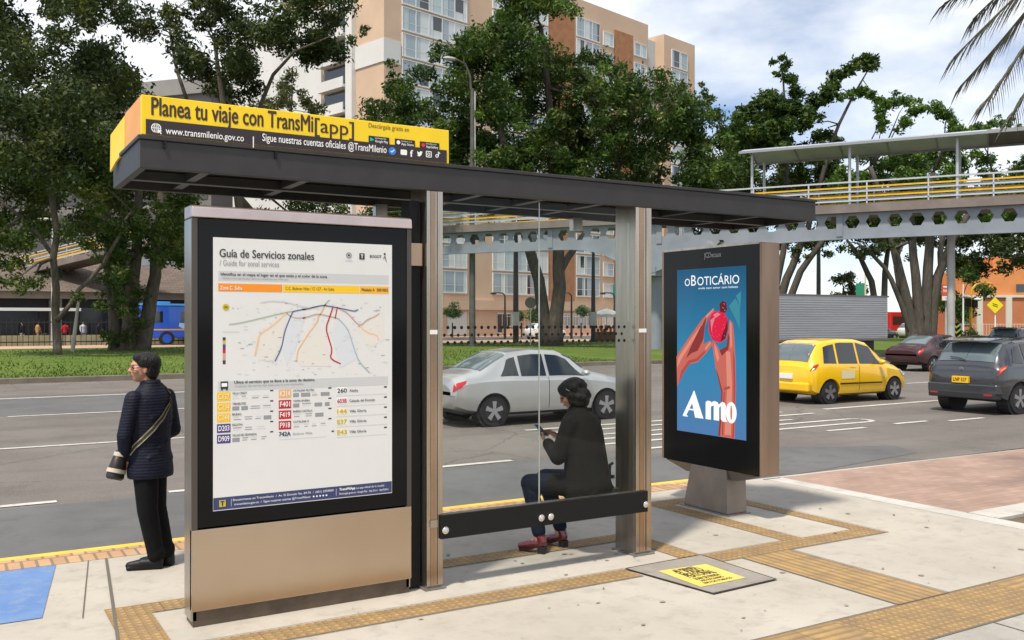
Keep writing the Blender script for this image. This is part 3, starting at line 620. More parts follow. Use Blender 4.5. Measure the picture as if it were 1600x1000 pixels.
# route map: tinted zones, trunk lines, place specks
def pl(pts, c, w, lift=.0010, lo=None):
    P = [YP(x, y, Yq - lift) for x, y in pts]
    # soften the corners
    for _ in range(2):
        N = [P[0]]
        for u_, v_ in zip(P, P[1:]): N += [u_*.75 + v_*.25, u_*.25 + v_*.75]
        P = N + [P[-1]]
    prev = None
    for i, p in enumerate(P):
        d = (P[min(i+1, len(P)-1)] - P[max(i-1, 0)]).normalized(); n = Vector((-d.z, 0, d.x)) * w / 2
        if prev: b.quad(prev[0], p - n, p + n, prev[1], ii[c])
        prev = (p - n, p + n)
for pts, c in (([(404, 548), (406, 520), (448, 488), (440, 540), (424, 566), (404, 562)], 'zone'), ([(462, 560), (470, 530), (497, 500), (512, 545), (516, 572), (470, 572)], 'zone'), ([(530, 500), (548, 520), (560, 560), (530, 575), (518, 520)], 'zone2'), ([(560, 515), (596, 485), (602, 530), (575, 545)], 'zone'), ([(440, 545), (452, 492), (478, 490), (462, 545), (448, 572)], 'zone2')):
    b.poly([YP(x, y, Yq - .0003) for x, y in pts], ii[c])
m = lambda x, y, o: ((o + x * 150 / 1154), 460 + y * 130 / 1000)
A3 = lambda *p: [m(x, y, 330) for x, y in p]; A4 = lambda *p: [m(x, y, 470) for x, y in p]
pl(A3((215,360),(330,350),(640,275),(880,220),(980,200)), 'green', .006); pl(A3((590,100),(680,78),(850,85),(960,105),(1040,135),(1150,150)) + A4((100,165),(200,140)), 'pale', .006)
pl(A3((985,205),(1080,185),(1154,170)) + A4((0,190),(120,165),(260,130),(330,140),(440,160),(560,185),(655,205),(690,180)), 'blue', .008); pl(A3((985,205),(955,265),(880,450),(850,640),(765,805)), 'blue', .008)
pl(A3((905,220),(955,270),(1050,290),(1150,270)) + A4((0,300),(120,255),(215,232),(340,262),(450,290)), 'rose', .007); pl(A3((905,225),(740,380),(580,475),(555,600),(525,740)), 'peach', .010)
pl(A4((385,155),(345,280),(298,405),(340,540),(380,680),(345,770),(480,835)), 'red', .009); pl(A4((440,150),(412,290)), 'red', .007)
pl(A4((450,290),(545,390),(590,480),(640,660),(700,810),(825,940)), 'teal', .008); pl(A4((450,165),(560,220),(640,310),(690,365),(735,365),(800,300),(880,275),(945,230)), 'rose', .008); pl(A4((715,370),(750,430),(830,470),(915,485),(935,550)), 'peach', .009)
pl(A4((300,115),(280,160),(235,235),(205,280),(205,335),(100,460),(0,620)) + A3((1045,670),(1025,795)), 'tan', .007); pl(A4((270,150),(330,75),(350,70)), 'green', .006)
for i in range(170):
    x, y = random.uniform(362, 603), random.uniform(468, 588); w = random.choice((1.5, 3, 4.5, 6)); p = YP(x, y, Yq - .0009); q = YP(x + w, y, Yq - .0009)
    b.quad(p, (q.x, p.y, p.z), (q.x, p.y, p.z + .004), (p.x, p.y, p.z + .004), ii[random.choice(('pale', 'pale', 'pale', 'grey'))])
c = YP(353, 480, Yq - .001); b.disc(c, ux, uz, .021, 18, ii['yolk']); b.text('N', c + Vector((-.008, -.0005, -.008)), ux, uz, .016, .016, ii['black'], .02)
band(588, 585.5, 348, 375, 'pale', 0); b.v[-4:] = [tuple(x) for x in (YP(348, 520, Yq), YP(374, 520, Yq), YP(374, 517.5, Yq), YP(348, 517.5, Yq))]
for y0, y1, c_ in ((532, 527, 'black'), (538, 532, 'yolk'), (545, 538, 'purple'), (552, 545, 'red'), (563, 552, 'rose'), (569, 563, 'black')): b.quad(YP(348, y0, Yq-.0005), YP(352.5, y0, Yq-.0005), YP(352.5, y1, Yq-.0005), YP(348, y1, Yq-.0005), ii[c_])
# lower table of routes
band(612, 597, 341, 606, 'band'); lt('Ubica el servicio que te lleva a la zona de destino.', 600.5, 4.4, 366, 492, 'black', .012); lt('/ Look for the service that takes you to your destination.', 606.3, 3, 366, 475, 'grey')
c = at_(350.5, 602.5); b.quad(*[c + Vector((x*.023, 0, z*.024)) for x, z in ((-1,-1),(1,-1),(1,1),(-1,1))], ii['black']); b.quad(*[c + Vector((x*.017, -.0004, .002 + z*.011)) for x, z in ((-1,-1),(1,-1),(1,1),(-1,1))], ii['white'])
for s in (-1, 1): b.quad(*[c + Vector((s*.015 + x*.005, 0, -.028 + z*.005)) for x, z in ((-1,-1),(1,-1),(1,1),(-1,1))], ii['black'])
def lab(px0, zc, px1, h, s, bg, fg, bold=.01):
    band(zc + h/2, zc - h/2, px0, px1, bg, .0002); w = px1 - px0; lt(s, zc + h*.27, h*.58, px0 + w*.1, px1 - w*.1, fg, bold)
def smallprint(px0, px1, zt, head, hw, seed, dark='grey'):
    rr = random.Random(seed); lt(head, zt + 3.6, 3.4, px0, px0 + hw, 'black', .006)
    x = px0
    while x < px1 - 6:
        w = rr.uniform(9, 17)
        if rr.random() < .25: band(zt + 12.6, zt + 6.2, x, min(x + w, px1), 'grey', .0001)
        else:
            for k in range(2): band(zt + 7.6 + k*3.4, zt + 6.3 + k*3.4, x + rr.uniform(0, 2), min(x + w - rr.uniform(0, 4), px1), 'grey' if rr.random() < .6 else 'pale', .0001)
        x += w + rr.uniform(2, 5)
    band(zt + 1.0, zt - 1.2, px1 - 2, px1 + 3, 'black', .0001)
for k, (s, bg, hd, hw) in enumerate((('C137', 'amber', 'VILLA CINDY', 23), ('C134', 'amber', 'TIBABUYES', 21), ('C144', 'amber', 'BILBAO', 14), ('D203', 'purple', 'ENGATIVA', 16), ('D909', 'purple', 'VILLAS DE GRANADA', 38))):
    z = 620.5 + k*16.6; lab(339, z, 360.3, 14, s, bg, 'cream' if bg == 'amber' else 'white'); smallprint(363, 424, z - 6.5, hd, hw, k + 3)
for k, (s, bg, hd, hw) in enumerate((('K314', 'tan', 'CATALINA MUTISA', 33), ('F401', 'red', 'TOMA RIVERA', 26), ('F419', 'red', 'BARRIO CASTILLA', 30), ('F918', 'red', 'CATALINA II', 24))):
    z = 620.0 + k*17.0; lab(435.5, z, 455, 14, s, bg, 'white'); smallprint(458, 515, z - 6.5, hd, hw, k + 31)
z = 620 + 4*17.0 - 2; lt('742A', z + 2.5, 6.6, 436, 454, 'navy', .03); lt('Bulevar Niza', z + 2, 4, 458, 488, 'grey'); band(z + 8.6, z + 7.4, 436, 510, 'pale', .0001); band(z+1, z-1.5, 518, 522, 'black')
for k, (s, c_, hd) in enumerate((('260', 'black', 'Alaska'), ('603B', 'red', 'Calzada del Dorado'), ('144', 'yolk', 'Villa Gloria'), ('E37', 'yolk', 'Villa Gloria'), ('E43', 'yolk', 'Villa Gloria'))):
    z = 619 + k*17.4; band(z + 5, z - 6.5, 526, 542, 'cream' if c_ == 'yolk' else 'white', .0001); lt(s, z + 3, 7, 527, 541.5, c_, .02); lt(hd, z + 2, 4.2, 546, 546 + len(hd)*2.2, 'black', .004); band(z + 9, z + 7.6, 526, 605, 'pale', .0001); band(z - 2.4, z - 5, 600, 604.5, 'black', .0001)
# footer
c = at_(347.5, 788); b.quad(*[c + Vector((x*.020, 0, z*.021)) for x, z in ((-1,-1),(1,-1),(1,1),(-1,1))], ii['yolk']); b.text('T', c + Vector((-.011, -.001, -.014)), ux, uz, .022, .028, ii['navy'], .05)
lt('Encuéntranos en Transmilenio  /  Av. El Dorado No. 69-76  /  (601) 2203000', 786, 3.4, 364, 521, 'white'); lt('transmilenio.gov.co  /  Sigue nuestras cuentas @TransMilenio', 793, 3.4, 366, 485, 'white')
for k in range(5): c = at_(490 + k*5, 791.5); b.disc(c, ux, uz, .006, 8, ii['white'])
band(794, 782, 361, 361.6, 'pale', .0005); band(794, 782, 525, 525.6, 'pale', .0005); lt('TransMiApp', 786, 4, 530, 555, 'white', .03); lt('La app oficial de la ciudad', 786, 3.2, 557, 600, 'white'); lt('Descárgala gratis en  Google Play   App Store   AppGallery', 793, 3.2, 530, 607, 'white')
b.build('poster_print', IM, po)

# ------------------------------------------------------------------ digital advertising panel
AP = thing('advertising_panel', 'black digital advertising panel with bright blue screen on a flared bronze foot', 'advertising panel', (6.62, 7.0, 0))
AX = 6.50; ay0, ay1, az0, az1 = 6.285, 7.715, .43, 2.63
b = MB(); b.box(AX+.02, ay0+.03, az0+.01, AX+.215, ay1-.03, az1-.01); b.build('housing', M_blackm, AP)
for q0_, q1_ in ((ay0, ay0+.029), (ay1-.029, ay1)):
    b = MB(); b.box(AX, q0_, az0, AX+.235, q1_, az1); b.build('side_rail', mat('rail_brown', (.36, .25, .18), .36, .75, var=.2, vscale=2, stretch=(3, 3, .4)), AP, bevel=.005)
b = MB(); b.box(AX-.0, ay0+.031, az1-.012, AX+.235, ay1-.031, az1+.012); b.build('top_trim', M_steel, AP)
b = MB(); b.obox((AX+.1, 7.05, az1+.03), (.03, 0, 0), (0, .05, .03), (0, -.006, .01)); b.obox((AX+.1, 6.97, az1+.03), (.03, 0, 0), (0, .05, -.03), (0, .006, .01)); b.build('lifting_eye', M_steel, AP)
b = MB(); b.box(AX+.001, ay0+.031, az0+.005, AX+.019, ay1-.031, az1-.014); fg = b.build('front_glass', M_black, AP); fg['wo'] = AP['wo']
b = MB(); b.prism([(AX-.045, 6.69, .012), (AX-.045, 7.32, .012), (AX+.0, 7.26, .43), (AX+.0, 6.75, .43)], (.26, 0, 0)); b.build('foot', mat('foot_bronze', (.25, .205, .17), .42, .75, var=.25, vscale=2.5), AP, bevel=.006)
b = MB(); b.box(AX-.07, 6.66, .001, AX+.24, 7.35, .0115); b.build('foot_plate', MATS['dull_steel'], AP)
b = MB(); b.prism([(AX+.01, ay0+.05, az0-.002), (AX+.01, ay1-.05, az0-.002), (AX+.03, ay1-.35, az0-.09), (AX+.03, ay0+.35, az0-.09)], (.18, 0, 0)); b.build('under_skirt', mat('skirt', (.20, .17, .145), .45, .6), AP)
XS = AX - .0005
def AQ(px, py, lift=0.): return XP(px, py, XS - lift)
yl, yr = AQ(1058, 500).y, AQ(1166, 500).y; zt_, zb_ = 2.42, .75
# the picture on the screen: a blue sky that pales downwards, printed in the advert itself
ms = bpy.data.materials.new('screen_picture'); ms.use_nodes = True; t_ = ms.node_tree; bb = t_.nodes['Principled BSDF']; bb.inputs['Roughness'].default_value = .2; bb.inputs['Specular IOR Level'].default_value = .12
tcn = _n(t_, 'ShaderNodeTexCoord'); sp = _n(t_, 'ShaderNodeSeparateXYZ'); t_.links.new(tcn.outputs['Object'], sp.inputs[0])
mr = _n(t_, 'ShaderNodeMapRange'); mr.inputs[1].default_value = zb_; mr.inputs[2].default_value = zt_; t_.links.new(sp.outputs[2], mr.inputs[0])
rr = _n(t_, 'ShaderNodeValToRGB'); rr.color_ramp.elements[0].color = (.085, .22, .46, 1); rr.color_ramp.elements[1].color = (.006, .09, .20, 1); e = rr.color_ramp.elements.new(.45); e.color = (.03, .25, .46, 1); t_.links.new(mr.outputs[0], rr.inputs[0])
t_.links.new(rr.outputs[0], bb.inputs['Emission Color']); bb.inputs['Emission Strength'].default_value = .56; bb.inputs['Base Color'].default_value = (.01, .01, .012, 1); MATS['screen_picture'] = ms
def emat(n, c, e): 
    m_ = mat(n, (.01, .01, .01), .25); p = m_.node_tree.nodes['Principled BSDF']; p.inputs['Emission Color'].default_value = (*c, 1); p.inputs['Emission Strength'].default_value = e*.72; p.inputs['Specular IOR Level'].default_value = .12; return m_
b = MB(); b.quad((XS, yl, zb_), (XS, yr, zb_), (XS, yr, zt_), (XS, yl, zt_)); scn = b.build('screen', ms, fg); scn['wo'] = AP['wo']
sk = emat('advert_skin', (.68, .16, .12), .72); sk2 = emat('advert_skin_shade', (.30, .035, .035), .72); rd = emat('advert_red', (.80, .008, .06), .75); wh = emat('advert_white', (1, 1, 1), .85); pk = emat('advert_pink', (.9, .25, .3), .7); cy_ = emat('reflection_cyan', (.06, .36, .46), .6); dk = emat('advert_dark_red', (.18, .01, .02), .6)
sk3 = emat('advert_skin_light', (.85, .30, .22), .74); sk4 = emat('advert_skin_mid', (.50, .085, .07), .72); AM = [sk, sk2, rd, wh, pk, cy_, dk, sk3, sk4]
def ap(pts, mi, lift): b.poly([AQ(x, y, lift) for x, y in pts], mi)
b = MB()
ap([(1139, 478), (1149, 466), (1156, 478), (1156, 515), (1150, 500)], 5, .0004); ap([(1150, 462), (1158, 455), (1157, 480)], 5, .0004)  # cyan triangles: a reflection on the screen, painted in as flat shapes
ap([(1057,557),(1066,543),(1076,528),(1087,513),(1097,499),(1106,490),(1115,481),(1116,487),(1106,498),(1101,512),(1100,526),(1099,538),(1110,532),(1113,538),(1104,551),(1090,566),(1077,569),(1066,585),(1058,604)], 0, .0006)
ap([(1096,507),(1104,496),(1101,512),(1099,530),(1090,548),(1080,552),(1072,560),(1078,545)], 1, .0008)
ap([(1140,499),(1145,505),(1147,526),(1149,560),(1150,602),(1149,640),(1148,686),(1122,681),(1126,640),(1127,613),(1118,575),(1114,545),(1112,533),(1117,534),(1124,547),(1135,541),(1138,520)], 0, .0006)
ap([(1118,575),(1122,585),(1129,612),(1128,640),(1125,681),(1122,681),(1126,640),(1127,613)], 1, .0008); ap([(1124,547),(1135,541),(1138,520),(1140,528),(1138,546),(1128,556)], 1, .0008)
ap([(1112,490),(1119,486),(1131,488),(1137,498),(1138,515),(1134,530),(1125,536),(1113,531),(1107,517),(1108,500)], 2, .0010)
ap([(1125,487),(1124,475),(1129,470),(1135,473),(1136,484),(1133,489)], 6, .0012); ap([(1110,500),(1118,494),(1113,510),(1112,520)], 4, .0013)
ap([(1059,560),(1068,546),(1079,530),(1090,515),(1100,501),(1098,507),(1088,524),(1076,543),(1064,562),(1058,575)], 7, .0008)
ap([(1060,600),(1068,583),(1079,567),(1090,564),(1103,550),(1100,548),(1088,560),(1076,563),(1064,580)], 8, .0009); ap([(1103,493),(1115,482),(1115,484),(1104,497)], 7, .0009); ap([(1101,544),(1109,534),(1111,536),(1103,547)], 7, .0009)
ap([(1134,548),(1141,550),(1144,600),(1142,680),(1132,679),(1136,610)], 7, .0007); ap([(1145,545),(1148,560),(1149,602),(1148,640),(1147,684),(1144,684),(1146,640),(1146,602)], 8, .0008); ap([(1140,502),(1143,506),(1144,540),(1141,545)], 7, .0008); ap([(1116,536),(1121,546),(1124,560),(1121,566),(1117,552)], 7, .0008)
ap([(1130,606),(1140,603),(1141,607),(1131,610)], 8, .0009); ap([(1129,640),(1131,612),(1133,612),(1131,642),(1130,680),(1128,680)], 8, .0009)
ap([(1128,524),(1133,512),(1137,499),(1137,514),(1133,529),(1126,534)], 6, .0012); ap([(1114,492),(1121,488),(1126,491),(1118,497)], 4, .0013)
for i in range(14): 
    x, y = random.uniform(1112, 1133), random.uniform(492, 526); ap([(x, y), (x+1.2, y), (x+.9, y+1.6)], 4, .0014)
for x, y in ((1130, 474), (1128, 480), (1131, 484)): ap([(x, y), (x+2.5, y+.5), (x+2, y+2.2)], 4, .0014)
def at2(px0, py0, px1, py1, s, cap, mi, bold=0., lift=.0016):
    A, B = AQ(px0, py0, lift), AQ(px1, py1, lift); t = XS / ray(px0, py0).x; b.text(s, A, (0, -1, 0), (0, 0, 1), abs(A.y - B.y), cap*t/FOC, mi, bold)
at2(1070, 447, 1078, 446.5, 'O', 11, 3, -.010); at2(1080, 446.5, 1087.5, 446, 'B', 16, 3, -.004); at2(1089.5, 446, 1155, 440, 'OTICÁRIO', 13, 3, -.010)
at2(1091, 452, 1153, 447, 'onde tem amor tem beleza', 3.2, 3)
# Amo, in fat display lettering
A0 = AQ(1067, 650, .0016); kx = (AQ(1067, 650).y - AQ(1151, 650).y); kz = AQ(1090, 610).z - AQ(1090, 650).z
def am(pts): b.poly([(XS - .0018, A0.y - x*kx, A0.z + z*kz) for x, z in pts], 3)
am([(.0, 0), (.10, 0), (.10, .03), (.07, .06), (.20, .62), (.20, 1.0), (.22, 1.06), (.0, .05)]); am([(.20, 1.0), (.225, 1.06), (.40, .0), (.24, 0), (.175, .62)]); am([(.07, .33), (.26, .33), (.27, .27), (.07, .27)])
am([(.44, 0), (.54, 0), (.54, .70), (.48, .72), (.44, .66)]); am([(.54, .5), (.54, .66), (.60, .73), (.66, .70), (.69, .6), (.69, 0), (.59, 0), (.59, .56)]); am([(.69, .5), (.69, .62), (.74, .73), (.79, .70), (.81, .6), (.81, .10), (.84, .0), (.76, -.02), (.72, .06), (.72, .56)])
for i in range(24):
    a0, a1 = 2*math.pi*i/24, 2*math.pi*(i+1)/24; o_, q_ = (.905, .36), (.095, .40); n_, w_ = (.905, .36), (.018, .28)
    am([(o_[0] + q_[0]*math.cos(a0), o_[1] + q_[1]*math.sin(a0)), (o_[0] + q_[0]*math.cos(a1), o_[1] + q_[1]*math.sin(a1)), (n_[0] + w_[0]*math.cos(a1), n_[1] + w_[1]*math.sin(a1)), (n_[0] + w_[0]*math.cos(a0), n_[1] + w_[1]*math.sin(a0))])
b.build('advert_picture', AM, scn)
b = MB(); A, B = AQ(1100, 403, .0004), AQ(1127, 401, .0004); b.text('JCDecaux', (XS-.0006, A.y, A.z), (0, -1, 0), (0, 0, 1), A.y - B.y, .05, 0, .01); b.build('lettering', mat('grey_letter', (.45, .45, .44), .5), fg)

# ------------------------------------------------------------------ footbridge over the avenue
M_gird = mat('bridge_grey', (.235, .26, .295), .55, 0, var=.16, vscale=.8); M_deck = mat('deck_edge', (.20, .165, .145), .8, var=.25, vscale=.9)
M_rail = mat('rail_grey', (.50, .52, .53), .45, .3); M_raily = mat('rail_yellow', (.72, .42, .02), .5, var=.2, vscale=2)
Abr, Bbr = D(1600, 500, 45), D(190, 500, 74); Abr.z = Bbr.z = 0; LB = (Bbr - Abr).length; eB = (Bbr - Abr).normalized(); nB = Vector((-eB.y, eB.x, 0))
if nB.dot(Vector((SY, CY, 0))) < 0: nB = -nB
def BP(s, w, z): 
    p = Abr + eB * s + nB * w; return Vector((p.x, p.y, z))
def s_at(px):
    r = ray(px, 500); a = np.array([[r.x, -eB.x], [r.y, -eB.y]]); t, s = np.linalg.solve(a, np.array([Abr.x, Abr.y])); return float(s)
BR = thing('pedestrian_bridge', 'grey steel footbridge with hexagonal web openings and yellow railings crossing the avenue', 'footbridge', BP(20, 1.5, RZ))
sp_, s0h, HZ = 1.03, s_at(1577), 7.0
s_end = LB; s_hau = s_at(1012)
def zbot(s): return 6.17 - 1.45*math.exp(-((s - s_hau)/2.3)**2) - .22*math.exp(-((s - s_hau + 4)/4.0)**2)
def girder(w, name):
    b = MB(); k0 = int((-20 - s0h)/sp_); k1 = int((s_end - s0h)/sp_); r = .37; h = r*.866; th = .05; zt = 7.45
    for k in range(k0, k1):
        c = s0h + k*sp_; L_, R_ = c - sp_/2, c + sp_/2
        hx = [(c-r, HZ), (c-r/2, HZ+h), (c+r/2, HZ+h), (c+r, HZ), (c+r/2, HZ-h), (c-r/2, HZ-h)]
        TL, TR, BR_, BL = (L_, zt), (R_, zt), (R_, zbot(R_)), (L_, zbot(L_))
        for ww in (w, w + th):
            P = lambda q: BP(q[0], ww, q[1])
            for f in ([TL, TR, hx[2], hx[1]], [TR, BR_, (R_, HZ), ], [BR_, BL, hx[5], hx[4]]):
                if len(f) == 4: b.poly([P(q) for q in f])
            b.poly([P(q) for q in (TR, (R_, HZ), hx[3], hx[2])]); b.poly([P(q) for q in ((R_, HZ), BR_, hx[4], hx[3])])
            b.poly([P(q) for q in (BL, (L_, HZ), hx[0], hx[5])]); b.poly([P(q) for q in ((L_, HZ), TL, hx[1], hx[0])])
        for i in range(6):
            p, q = hx[i], hx[(i+1) % 6]; b.quad(BP(p[0], w, p[1]), BP(q[0], w, q[1]), BP(q[0], w+th, q[1]), BP(p[0], w+th, p[1]))
        b.quad(BP(L_, w-.12, zbot(L_)), BP(R_, w-.12, zbot(R_)), BP(R_, w+.17, zbot(R_)), BP(L_, w+.17, zbot(L_)))
        b.quad(BP(L_, w-.12, zbot(L_)-.05), BP(R_, w-.12, zbot(R_)-.05), BP(R_, w+.17, zbot(R_)-.05), BP(L_, w+.17, zbot(L_)-.05))
        b.quad(BP(L_, w-.12, zbot(L_)-.05), BP(R_, w-.12, zbot(R_)-.05), BP(R_, w-.12, zbot(R_)), BP(L_, w-.12, zbot(L_)))
    b.build('girder', M_gird, BR)
girder(0, 'n')
for s in np.arange(-19, s_end, 5.6):
    b = MB(); b.obox(BP(s, 1.45, 7.30), eB*.09, nB*1.38, Vector((0, 0, .15))); b.build('cross_beam', M_deck, BR)
for pxs in (1312, 1030, 860):
    b = MB(); s = s_at(pxs); b.obox(BP(s, -.03, 6.85), eB*.16, nB*.02, Vector((0, 0, .58))); b.build('splice_plate', M_gird, BR)
def bx_(mb, s0, s1, w0, w1, z0, z1): mb.obox(BP((s0+s1)/2, (w0+w1)/2, (z0+z1)/2), eB*(s1-s0)/2, nB*(w1-w0)/2, Vector((0, 0, (z1-z0)/2)))
b = MB(); bx_(b, -20, s_end, -.32, 3.1, 7.46, 7.90); b.build('deck', M_deck, BR)
for w, nm in ((-.2, 0), (2.95, 1)):
    r1 = MB(); r2 = MB()
    for s in np.arange(-19, s_end, 2.9): bx_(r1, s-.035, s+.035, w-.035, w+.035, 7.902, 9.04)
    for z, y in ((9.05, 0), (8.78, 1), (8.55, 0), (8.30, 1), (8.08, 0)):
        bx_(r2 if y else r1, -20, s_end, w-.035 + (.07 if y else 0), w+.035 + (.07 if y else 0), z-.04, z+.04)
    r = r1.build('railing', M_rail, BR); r['wo'] = BR['wo']; r2.build('yellow_rail', M_raily, r)
s_can = s_at(1160)
for k, s in enumerate(np.arange(-17.3, s_can, 5.05)):
    for w in (-.12, 2.85):
        b = MB(); b.cyl(BP(s, w, 7.902), BP(s, w, 10.93), .075, 10); b.build('canopy_post', M_rail, BR, smooth=True)
M_can = mat('canopy_sky_sheen', (.40, .44, .49), .3, 0, var=.25, vscale=.5)  # bluish left sheets: the sky's reflection is put into their colour
b = MB(); fr_ = MB()
nS = 14; arc = [( -.75 + 4.2*i/8, 10.98 + .42*math.sin(math.pi*i/8)) for i in range(9)]
ss = np.linspace(-20, s_can, nS + 1)
for i in range(nS):
    for j in range(8):
        b.quad(BP(ss[i]+.03, *arc[j]), BP(ss[i+1]-.03, *arc[j]), BP(ss[i+1]-.03, *arc[j+1]), BP(ss[i]+.03, *arc[j+1]), 0 if (i > 8) else 1)
for s in ss: 
    for j in range(8): fr_.bar(BP(s, arc[j][0], arc[j][1]-.04), BP(s, arc[j+1][0], arc[j+1][1]-.04), .07, .08)
for w, z in (arc[0], arc[8]): fr_.bar(BP(-20, w, z-.02), BP(s_can, w, z-.02), .10, .13)
cn = b.build('canopy', [M_can, mat('canopy_dull', (.16, .145, .135), .6, var=.2, vscale=.6)], BR); cn['wo'] = BR['wo']; fr_.build('canopy_frame', mat('canopy_steel', (.30, .31, .32), .5, .4), cn)
b = MB(); b.cyl(BP(s_hau, 1.4, -.3), BP(s_hau, 1.4, 4.6), .42, 18); bx_(b, s_hau-.5, s_hau+.5, -.1, 2.9, 4.45, 4.95); b.build('pier', M_gird, BR, smooth=True)
b = MB(); b.cyl(BP(s_at(1484), 1.4, -.3), BP(s_at(1484), 1.4, 7.4), .19, 16); b.build('pier', mat('pier_white', (.40, .39, .37), .7, var=.2, vscale=1), BR, smooth=True)
# the ramp coming down on the far left
R0 = BP(s_end, 1.4, 7.9); R1 = D(-150, 430, 82); dR = Vector((R1.x - R0.x, R1.y - R0.y, 0)); LR = dR.length; dR.normalize(); nR = Vector((-dR.y, dR.x, 0))
def RP(f, w, z): p = R0 + dR*LR*f; return Vector((p.x, p.y, 7.9 - 4.4*f + z)) + nR*w
b = MB(); b.add([RP(0,-1.4,-.45), RP(1,-1.4,-.45), RP(1,1.4,-.45), RP(0,1.4,-.45), RP(0,-1.4,0), RP(1,-1.4,0), RP(1,1.4,0), RP(0,1.4,0)], [(0,1,2,3),(4,5,6,7),(0,1,5,4),(1,2,6,5),(2,3,7,6),(3,0,4,7)]); b.build('ramp', M_deck, BR)
for w in (-1.35, 1.35):
    b = MB(); c = MB()
    for k in range(14): b.bar(RP(k/13, w, 0), RP(k/13, w, 1.1), .07, .07)
    for z in (1.1, .6, .15): b.bar(RP(0, w, z), RP(1, w, z), .07, .08)
    for z in (.9, .4): c.bar(RP(0, w, z), RP(1, w, z), .07, .09)
    r = b.build('railing', M_rail, BR); r['wo'] = BR['wo']; c.build('yellow_rail', M_raily, r)

# ------------------------------------------------------------------ apartment block
M_peach = mat('peach_wall', (.60, .43, .30), .85, var=.10, vscale=.25); M_obrick = brick_mat('orange_brick', (.46, .185, .075), (.39, .15, .06), (.40, .22, .12), 1, .3, .1, .02, True)
M_wwall = mat('white_wall', (.66, .65, .62), .85, var=.08, vscale=.2); M_wfr = mat('window_white', (.66, .66, .64), .6)
M_pane = [mat('pane_sky', (.30, .37, .42), .08, 0, spec=.8), mat('pane_curtain', (.60, .64, .63), .25, spec=.7), mat('pane_dark', (.035, .045, .055), .07, spec=.8), mat('pane_aqua', (.42, .52, .52), .15, spec=.7)]
Oa = D(600, 500, 100); Oa.z = 0; a75 = math.radians(75.37); uA = Vector((math.sin(a75), math.cos(a75), 0)); vA = Vector((-uA.y, uA.x, 0))      # along the front, into the block
AB = thing('apartment_block', 'tall peach apartment block with orange brick panels and white framed glazing', 'apartment block', Oa)
def AQb(mb, u0, u1, v0, v1, z0, z1, mi=0): mb.obox(Oa + uA*(u0+u1)/2 + vA*(v0+v1)/2 + Vector((0, 0, (z0+z1)/2)), uA*(u1-u0)/2, vA*(v1-v0)/2, Vector((0, 0, (z1-z0)/2)), mi)
b = MB(); AQb(b, 0, 47.5, 0, 20, 0, 44.2); AQb(b, 51, 59, -.3, 20, 0, 43.6); AQb(b, 47.5, 51, 1.5, 20, 0, 42.9); b.build('wall', M_peach, AB)
b = MB(); AQb(b, 47.52, 50.98, 1.3, 1.49, 0, 42.8); b.build('recess_panel', mat('pale_blue_panel', (.50, .54, .56), .5), AB)
for (u0, u1) in ((26.3, 31.2), (39.6, 43.8)):
    b = MB(); AQb(b, u0, u1, -.12, -.003, 4.4, 41.8); b.build('brick_panel', M_obrick, AB)
b = MB(); AQb(b, -.12, 2.2, -.12, -.003, 29.6, 32.1); AQb(b, -.12, -.003, .0, 6, 29.6, 32.1); b.build('white_band', M_wwall, AB)
b = MB(); AQb(b, -.1, 47.4, -.5, -.003, 3.1, 4.25); b.build('ledge', M_peach, AB)
bays = [(2.4, 12.0, 5), (16.2, 26.0, 5), (31.6, 36.4, 3), (37.2, 39.4, 1), (44.0, 47.0, 2), (52.8, 56.8, 2)]
PITCH = 2.85
for bi, (u0, u1, np_) in enumerate(bays):
    v = -.10 if bi < 5 else -.40; tmpl = []
    for var in range(3):
        fm = MB(); pm = MB(); w = u1 - u0; rr = random.Random(bi*10 + var)
        hh = 2.62 if bi not in (3, 4) else 1.9
        def fb(a0, a1, z0, z1, d0=-.07, d1=.097): fm.obox(uA*(a0+a1)/2 + vA*(d0+d1)/2 + Vector((0, 0, (z0+z1)/2)), uA*(a1-a0)/2, vA*(d1-d0)/2, Vector((0, 0, (z1-z0)/2)))
        fb(0, w, 0, .16); fb(0, w, hh-.1, hh); cols = [w*i/np_ for i in range(np_+1)]
        for c in cols: fb(max(0, c-.06), min(w, c+.06), .161, hh-.101)
        fb(0, w, .95, 1.0, -.02, .06)
        for i in range(np_):
            x0, x1 = cols[i], cols[i+1]; split = rr.choice((.5, .32, .7)); xm = x0 + (x1-x0)*split
            for (p0, p1) in ((x0+.05, xm-.02), (xm+.02, x1-.05)):
                k = rr.choice((0, 0, 1, 1, 3, 2))
                for (z0, z1) in ((.16, .95), (1.0, hh-.1)):
                    pm.obox(uA*(p0+p1)/2 + Vector((0, 0, (z0+z1)/2)), uA*(p1-p0)/2, vA*.01, Vector((0, 0, (z1-z0)/2)), k if not (k == 2 and z0 < .5 and rr.random() < .5) else 1)
        tmpl.append((fm, pm))
    meshes = []
    for k in range(13):
        if bi in (3,) and k % 1: continue
        var = (k*7 + bi) % 3
        loc = uA*u0 + vA*v + Vector((0, 0, 4.95 + k*PITCH))
        if len(meshes) < 3:
            f = tmpl[len(meshes)][0].build('window', M_wfr, AB, world=False); p = tmpl[len(meshes)][1].build('pane', M_pane, f, world=False); meshes.append((f, p)); f.location = loc
        else:
            f0, p0 = meshes[var]; f = f0.copy(); COL.objects.link(f); f.parent = AB; f.location = loc; p = p0.copy(); COL.objects.link(p); p.parent = f
